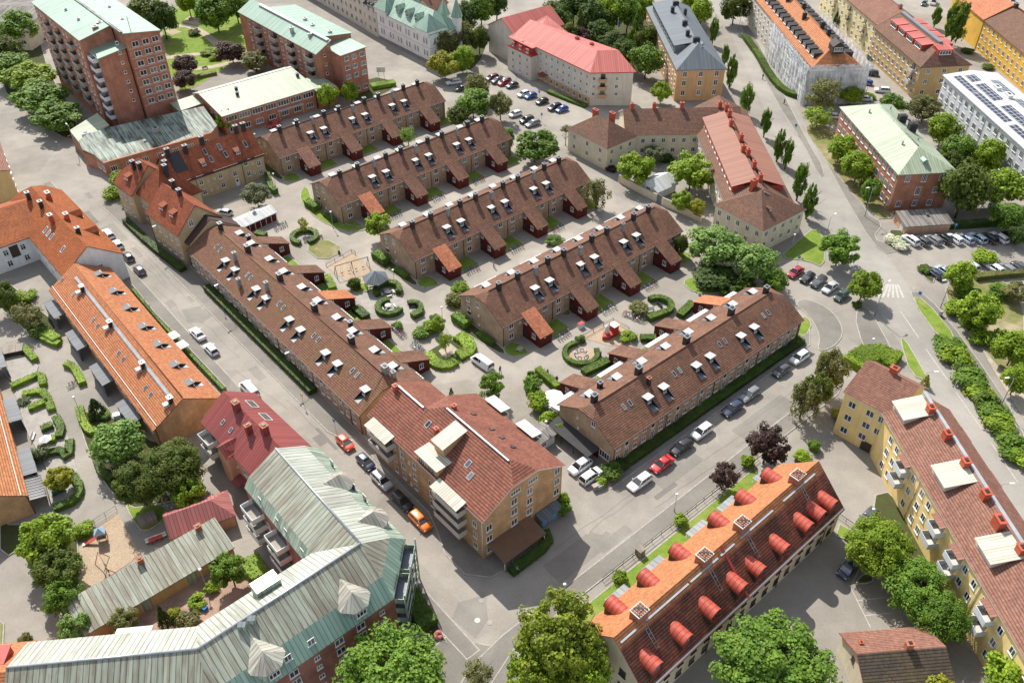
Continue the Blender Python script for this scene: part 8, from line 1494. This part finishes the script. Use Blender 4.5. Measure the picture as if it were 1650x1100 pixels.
def round_table(label, x, y, r=.75, m='offwhite'):
    p = G(x, y); t = thing('picnic_table', label, 'picnic table', (p.x, p.y, .01)); a = MB(); a.lathe([(r, .70), (r, .76), (.02, .762)], m, 16); a.build('tabletop', t); a = MB(); a.lathe([(.35, 0), (.1, .1), (.1, .7)], 'metal_dark', 8); a.build('pedestal', t)
    for k in range(4): q = pi/2*k+.4; s = MB(); s.box(-.55, -.16, .4, .55, .16, .46, m); s.box(-.45, -.12, 0, -.38, .12, .4, 'metal_dark'); s.box(.38, -.12, 0, .45, .12, .4, 'metal_dark'); s.build('bench', t, (cos(q)*(r+.5), sin(q)*(r+.5), 0), q+pi/2)
round_table('round pale picnic table inside the upper C shaped hedge', *M2(845, 800)); round_table('round pale picnic table inside the lower C shaped hedge', *M2(850, 890))
def bench(label, p, az, L=1.8, m='wood', name='bench'):
    t = thing(name, label, 'bench', (p[0], p[1], .01), rad(az)); a = MB(); a.box(-L/2, -.22, .42, L/2, .22, .47, m); a.build('seat', t); a = MB(); a.box(-L/2, .2, .55, L/2, .26, .9, m); a.build('backrest', t)
    for x in (-L/2+.15, L/2-.2): l = MB(); l.box(x, -.2, 0, x+.06, .24, .42, 'metal_dark'); l.build('leg', t)
for x, y, az, w, m in ((*M2(410, 455), 30, 'brown bench beside the round hedge with the young tree', 'wood'), (*M2(1003, 885), 0, 'dark seat inside the small curved hedge', 'metal_dark'), (*M3(895, 910), 20, 'pale bench inside the paved seat circle', 'offwhite'), (*M3(955, 878), 120, 'dark seat below the curved hedge of the seat circle', 'metal_dark'), (*B1(965, 205), 30, 'white bench left of the red table by the garage', 'white'), (*B1(1020, 185), 30, 'white bench right of the red table by the garage', 'white'), (*T1(1210, 130), 70, 'picnic bench on the park sand', 'wood'), (*T1(1300, 440), 40, 'dark seats on the park terrace', 'metal_dark'), (*L1(215, 630), 100, 'pale wooden garden seat in the hedged gardens', 'offwhite')): bench(w, G(x, y), az, 1.8, m)
b = thing('garden_table', 'red picnic table between two white benches by the garage', 'table', pt(B1, 990, 200), rad(30)); a = MB(); a.box(-1.0, -.4, .68, 1.0, .4, .74, 'red_paint'); a.build('tabletop', b); a = MB(); [a.box(x-.04, -.35, 0, x+.04, .35, .68, 'red_paint') for x in (-.8, .8)]; a.build('legs', b)
def parasol(label, x, y, r=1.7, n=8, m='white', h=2.3):
    p = G(x, y, h); t = thing('parasol', label, 'parasol', (p.x, p.y, 0)); a = MB(); E = [(r*cos(2*pi*k/n), r*sin(2*pi*k/n), h) for k in range(n)]; a.shell([[E[k], E[(k+1) % n], (0, 0, h+.5)] for k in range(n)], m, .03); a.build('canopy', t); a = MB(); a.bar((0, 0, .06), (0, 0, h+.5), .03, 'wood', 6); a.lathe([(.3, 0), (.3, .08), (.05, .1)], 'concrete', 10); a.build('pole', t)
parasol('large white parasol on the terrace of the lower terrace, upper', *L3(285, 368), 1.9, 8, 'globe'); parasol('white parasol below the larger one, by the brown gable', *L3(305, 435), 1.5, 4, 'globe'); parasol('white parasol on the orange row street terrace, upper of two', 277, 541, 1.7, 4, 'globe'); parasol('white parasol on the orange row street terrace, lower of two', 291, 556, 1.7, 4, 'globe'); parasol('small pale parasol in the hedged gardens', 73, 707, 1.1, 6, 'globe'); parasol('lilac grey parasol leaning out at the copper block corner', *B2(850, 705), 1.2, 6, 'pl_grey')
def box_thing(name, label, cat, p, az, dims, m, top=None, lid=None):
    t = thing(name, label, cat, (p[0], p[1], .01), rad(az)); w, d, h = dims; a = MB(); a.prism([(-w/2, -d/2), (w/2, -d/2), (w/2*.96, d/2), (-w/2*.96, d/2)], 0, h, m); a.build('body', t); a = MB(); a.box(-w/2-.04, -d/2-.04, h+.003, w/2+.04, d/2+.04, h+.08, lid or m); a.build('lid', t)
box_thing('cargo_box', 'white cargo box parked by the bicycles of the nearest terrace', 'cart', G(936, 527), 40, (1.2, .8, 1.0), 'globe', None, 'red_paint'); box_thing('stone_bin', 'pale stone bin at the lower terrace corner', 'bin', G(960, 787), 30, (1.3, .7, .9), 'concrete'); box_thing('grit_bin', 'grey green grit bin beside the stone bin', 'bin', G(966, 786), 30, (.9, .7, .8), 'copper', None, 'zinc'); box_thing('waste_bin', 'dark waste bin beside the ring hedge', 'bin', G(967, 573), 0, (.4, .4, .9), 'metal_dark'); box_thing('waste_bin', 'dark waste bin at the lawn of the swing sand', 'bin', G(*M2(537, 545)), 0, (.4, .4, .9), 'metal_dark'); box_thing('control_cabinet', 'grey street cabinet under the lamp by the verge', 'cabinet', G(*M4(1118, 940)), 30, (.7, .4, 1.2), 'zinc'); box_thing('garden_shed_box', 'pale wooden hutch on the gravel by the dark trees', 'hutch', G(*B1(940, 80)), 35, (2.6, 2.0, 1.0), 'wood_grey'); box_thing('tree_stump_planter', 'weathered wooden tub on the lawn of the barrel dormered house', 'planter', G(*B3(828, 285)), 40, (1.1, 1.1, 1.3), 'wood_grey'); box_thing('green_tank', 'dark green covered barbecue in the hedged garden', 'barbecue', G(*L1(375, 975)), 40, (2.0, 1.0, .9), 'leafbox') if M.setdefault('leafbox', plain('dark_green_cover', (.03, .12, .09), .6)) else 0
box_thing('pergola_box', 'dark slatted garden box at the left edge hedge', 'planter', G(*L1(85, 95)), 20, (4.0, 2.4, 1.1), 'trim_dark', None, 'wood_grey'); box_thing('recycling_container', 'green rounded recycling container by the street trees', 'container', G(*T1(410, 605)), 40, (1.6, 1.4, 1.6), 'recgreen') if M.setdefault('recgreen', plain('container_green', (.06, .30, .06), .5)) else 0
box_thing('play_boat', 'blue covered sand box boat on the brick patio', 'toy', G(*B1(1285, 625)), -30, (1.5, .7, .5), 'flag_blue'); box_thing('garden_chairs', 'white garden table in the hedged garden by the conifer', 'table', G(190, 672), 20, (1.2, .9, .75), 'globe')
SUN_E, SKY_E, EXPO = 4.6, .145, .56
# ------------------------------------------------------------------ camera, sun, sky
cam = bpy.data.cameras.new('camera'); cam.sensor_fit = 'HORIZONTAL'; cam.sensor_width = 36; cam.lens = FPX/1650*36; cam.clip_start = 1; cam.clip_end = 4000
co = bpy.data.objects.new('camera', cam); COL.objects.link(co)
co.matrix_world = Matrix(((_r.x, _u.x, -_f.x, 0), (_r.y, _u.y, -_f.y, 0), (_r.z, _u.z, -_f.z, CAMH), (0, 0, 0, 1)))
scene.camera = co
EL, AZ = rad(46), rad(114)
sl = bpy.data.lights.new('sun', 'SUN'); sl.energy = SUN_E; sl.angle = rad(.5); sl.color = (1, .955, .88)
so = bpy.data.objects.new('sun', sl); COL.objects.link(so); so.location = (0, 0, 300)
dv = Vector((cos(EL)*cos(AZ), cos(EL)*sin(AZ), sin(EL))); so.rotation_euler = dv.to_track_quat('Z', 'Y').to_euler()
w = bpy.data.worlds.new('World'); scene.world = w; w.use_nodes = True; nt = w.node_tree
sk = nt.nodes.new('ShaderNodeTexSky'); sk.sky_type = 'NISHITA'; sk.sun_disc = False; sk.sun_elevation = EL; sk.sun_rotation = rad(90)-AZ
hs = nt.nodes.new('ShaderNodeHueSaturation'); hs.inputs['Saturation'].default_value = .5; nt.links.new(sk.outputs[0], hs.inputs['Color']); nt.links.new(hs.outputs[0], nt.nodes['Background'].inputs[0]); nt.nodes['Background'].inputs[1].default_value = SKY_E
vs = scene.view_settings; vs.view_transform = 'Standard'; vs.look = 'None'; vs.exposure = EXPO; vs.gamma = 1; vs.use_curve_mapping = False
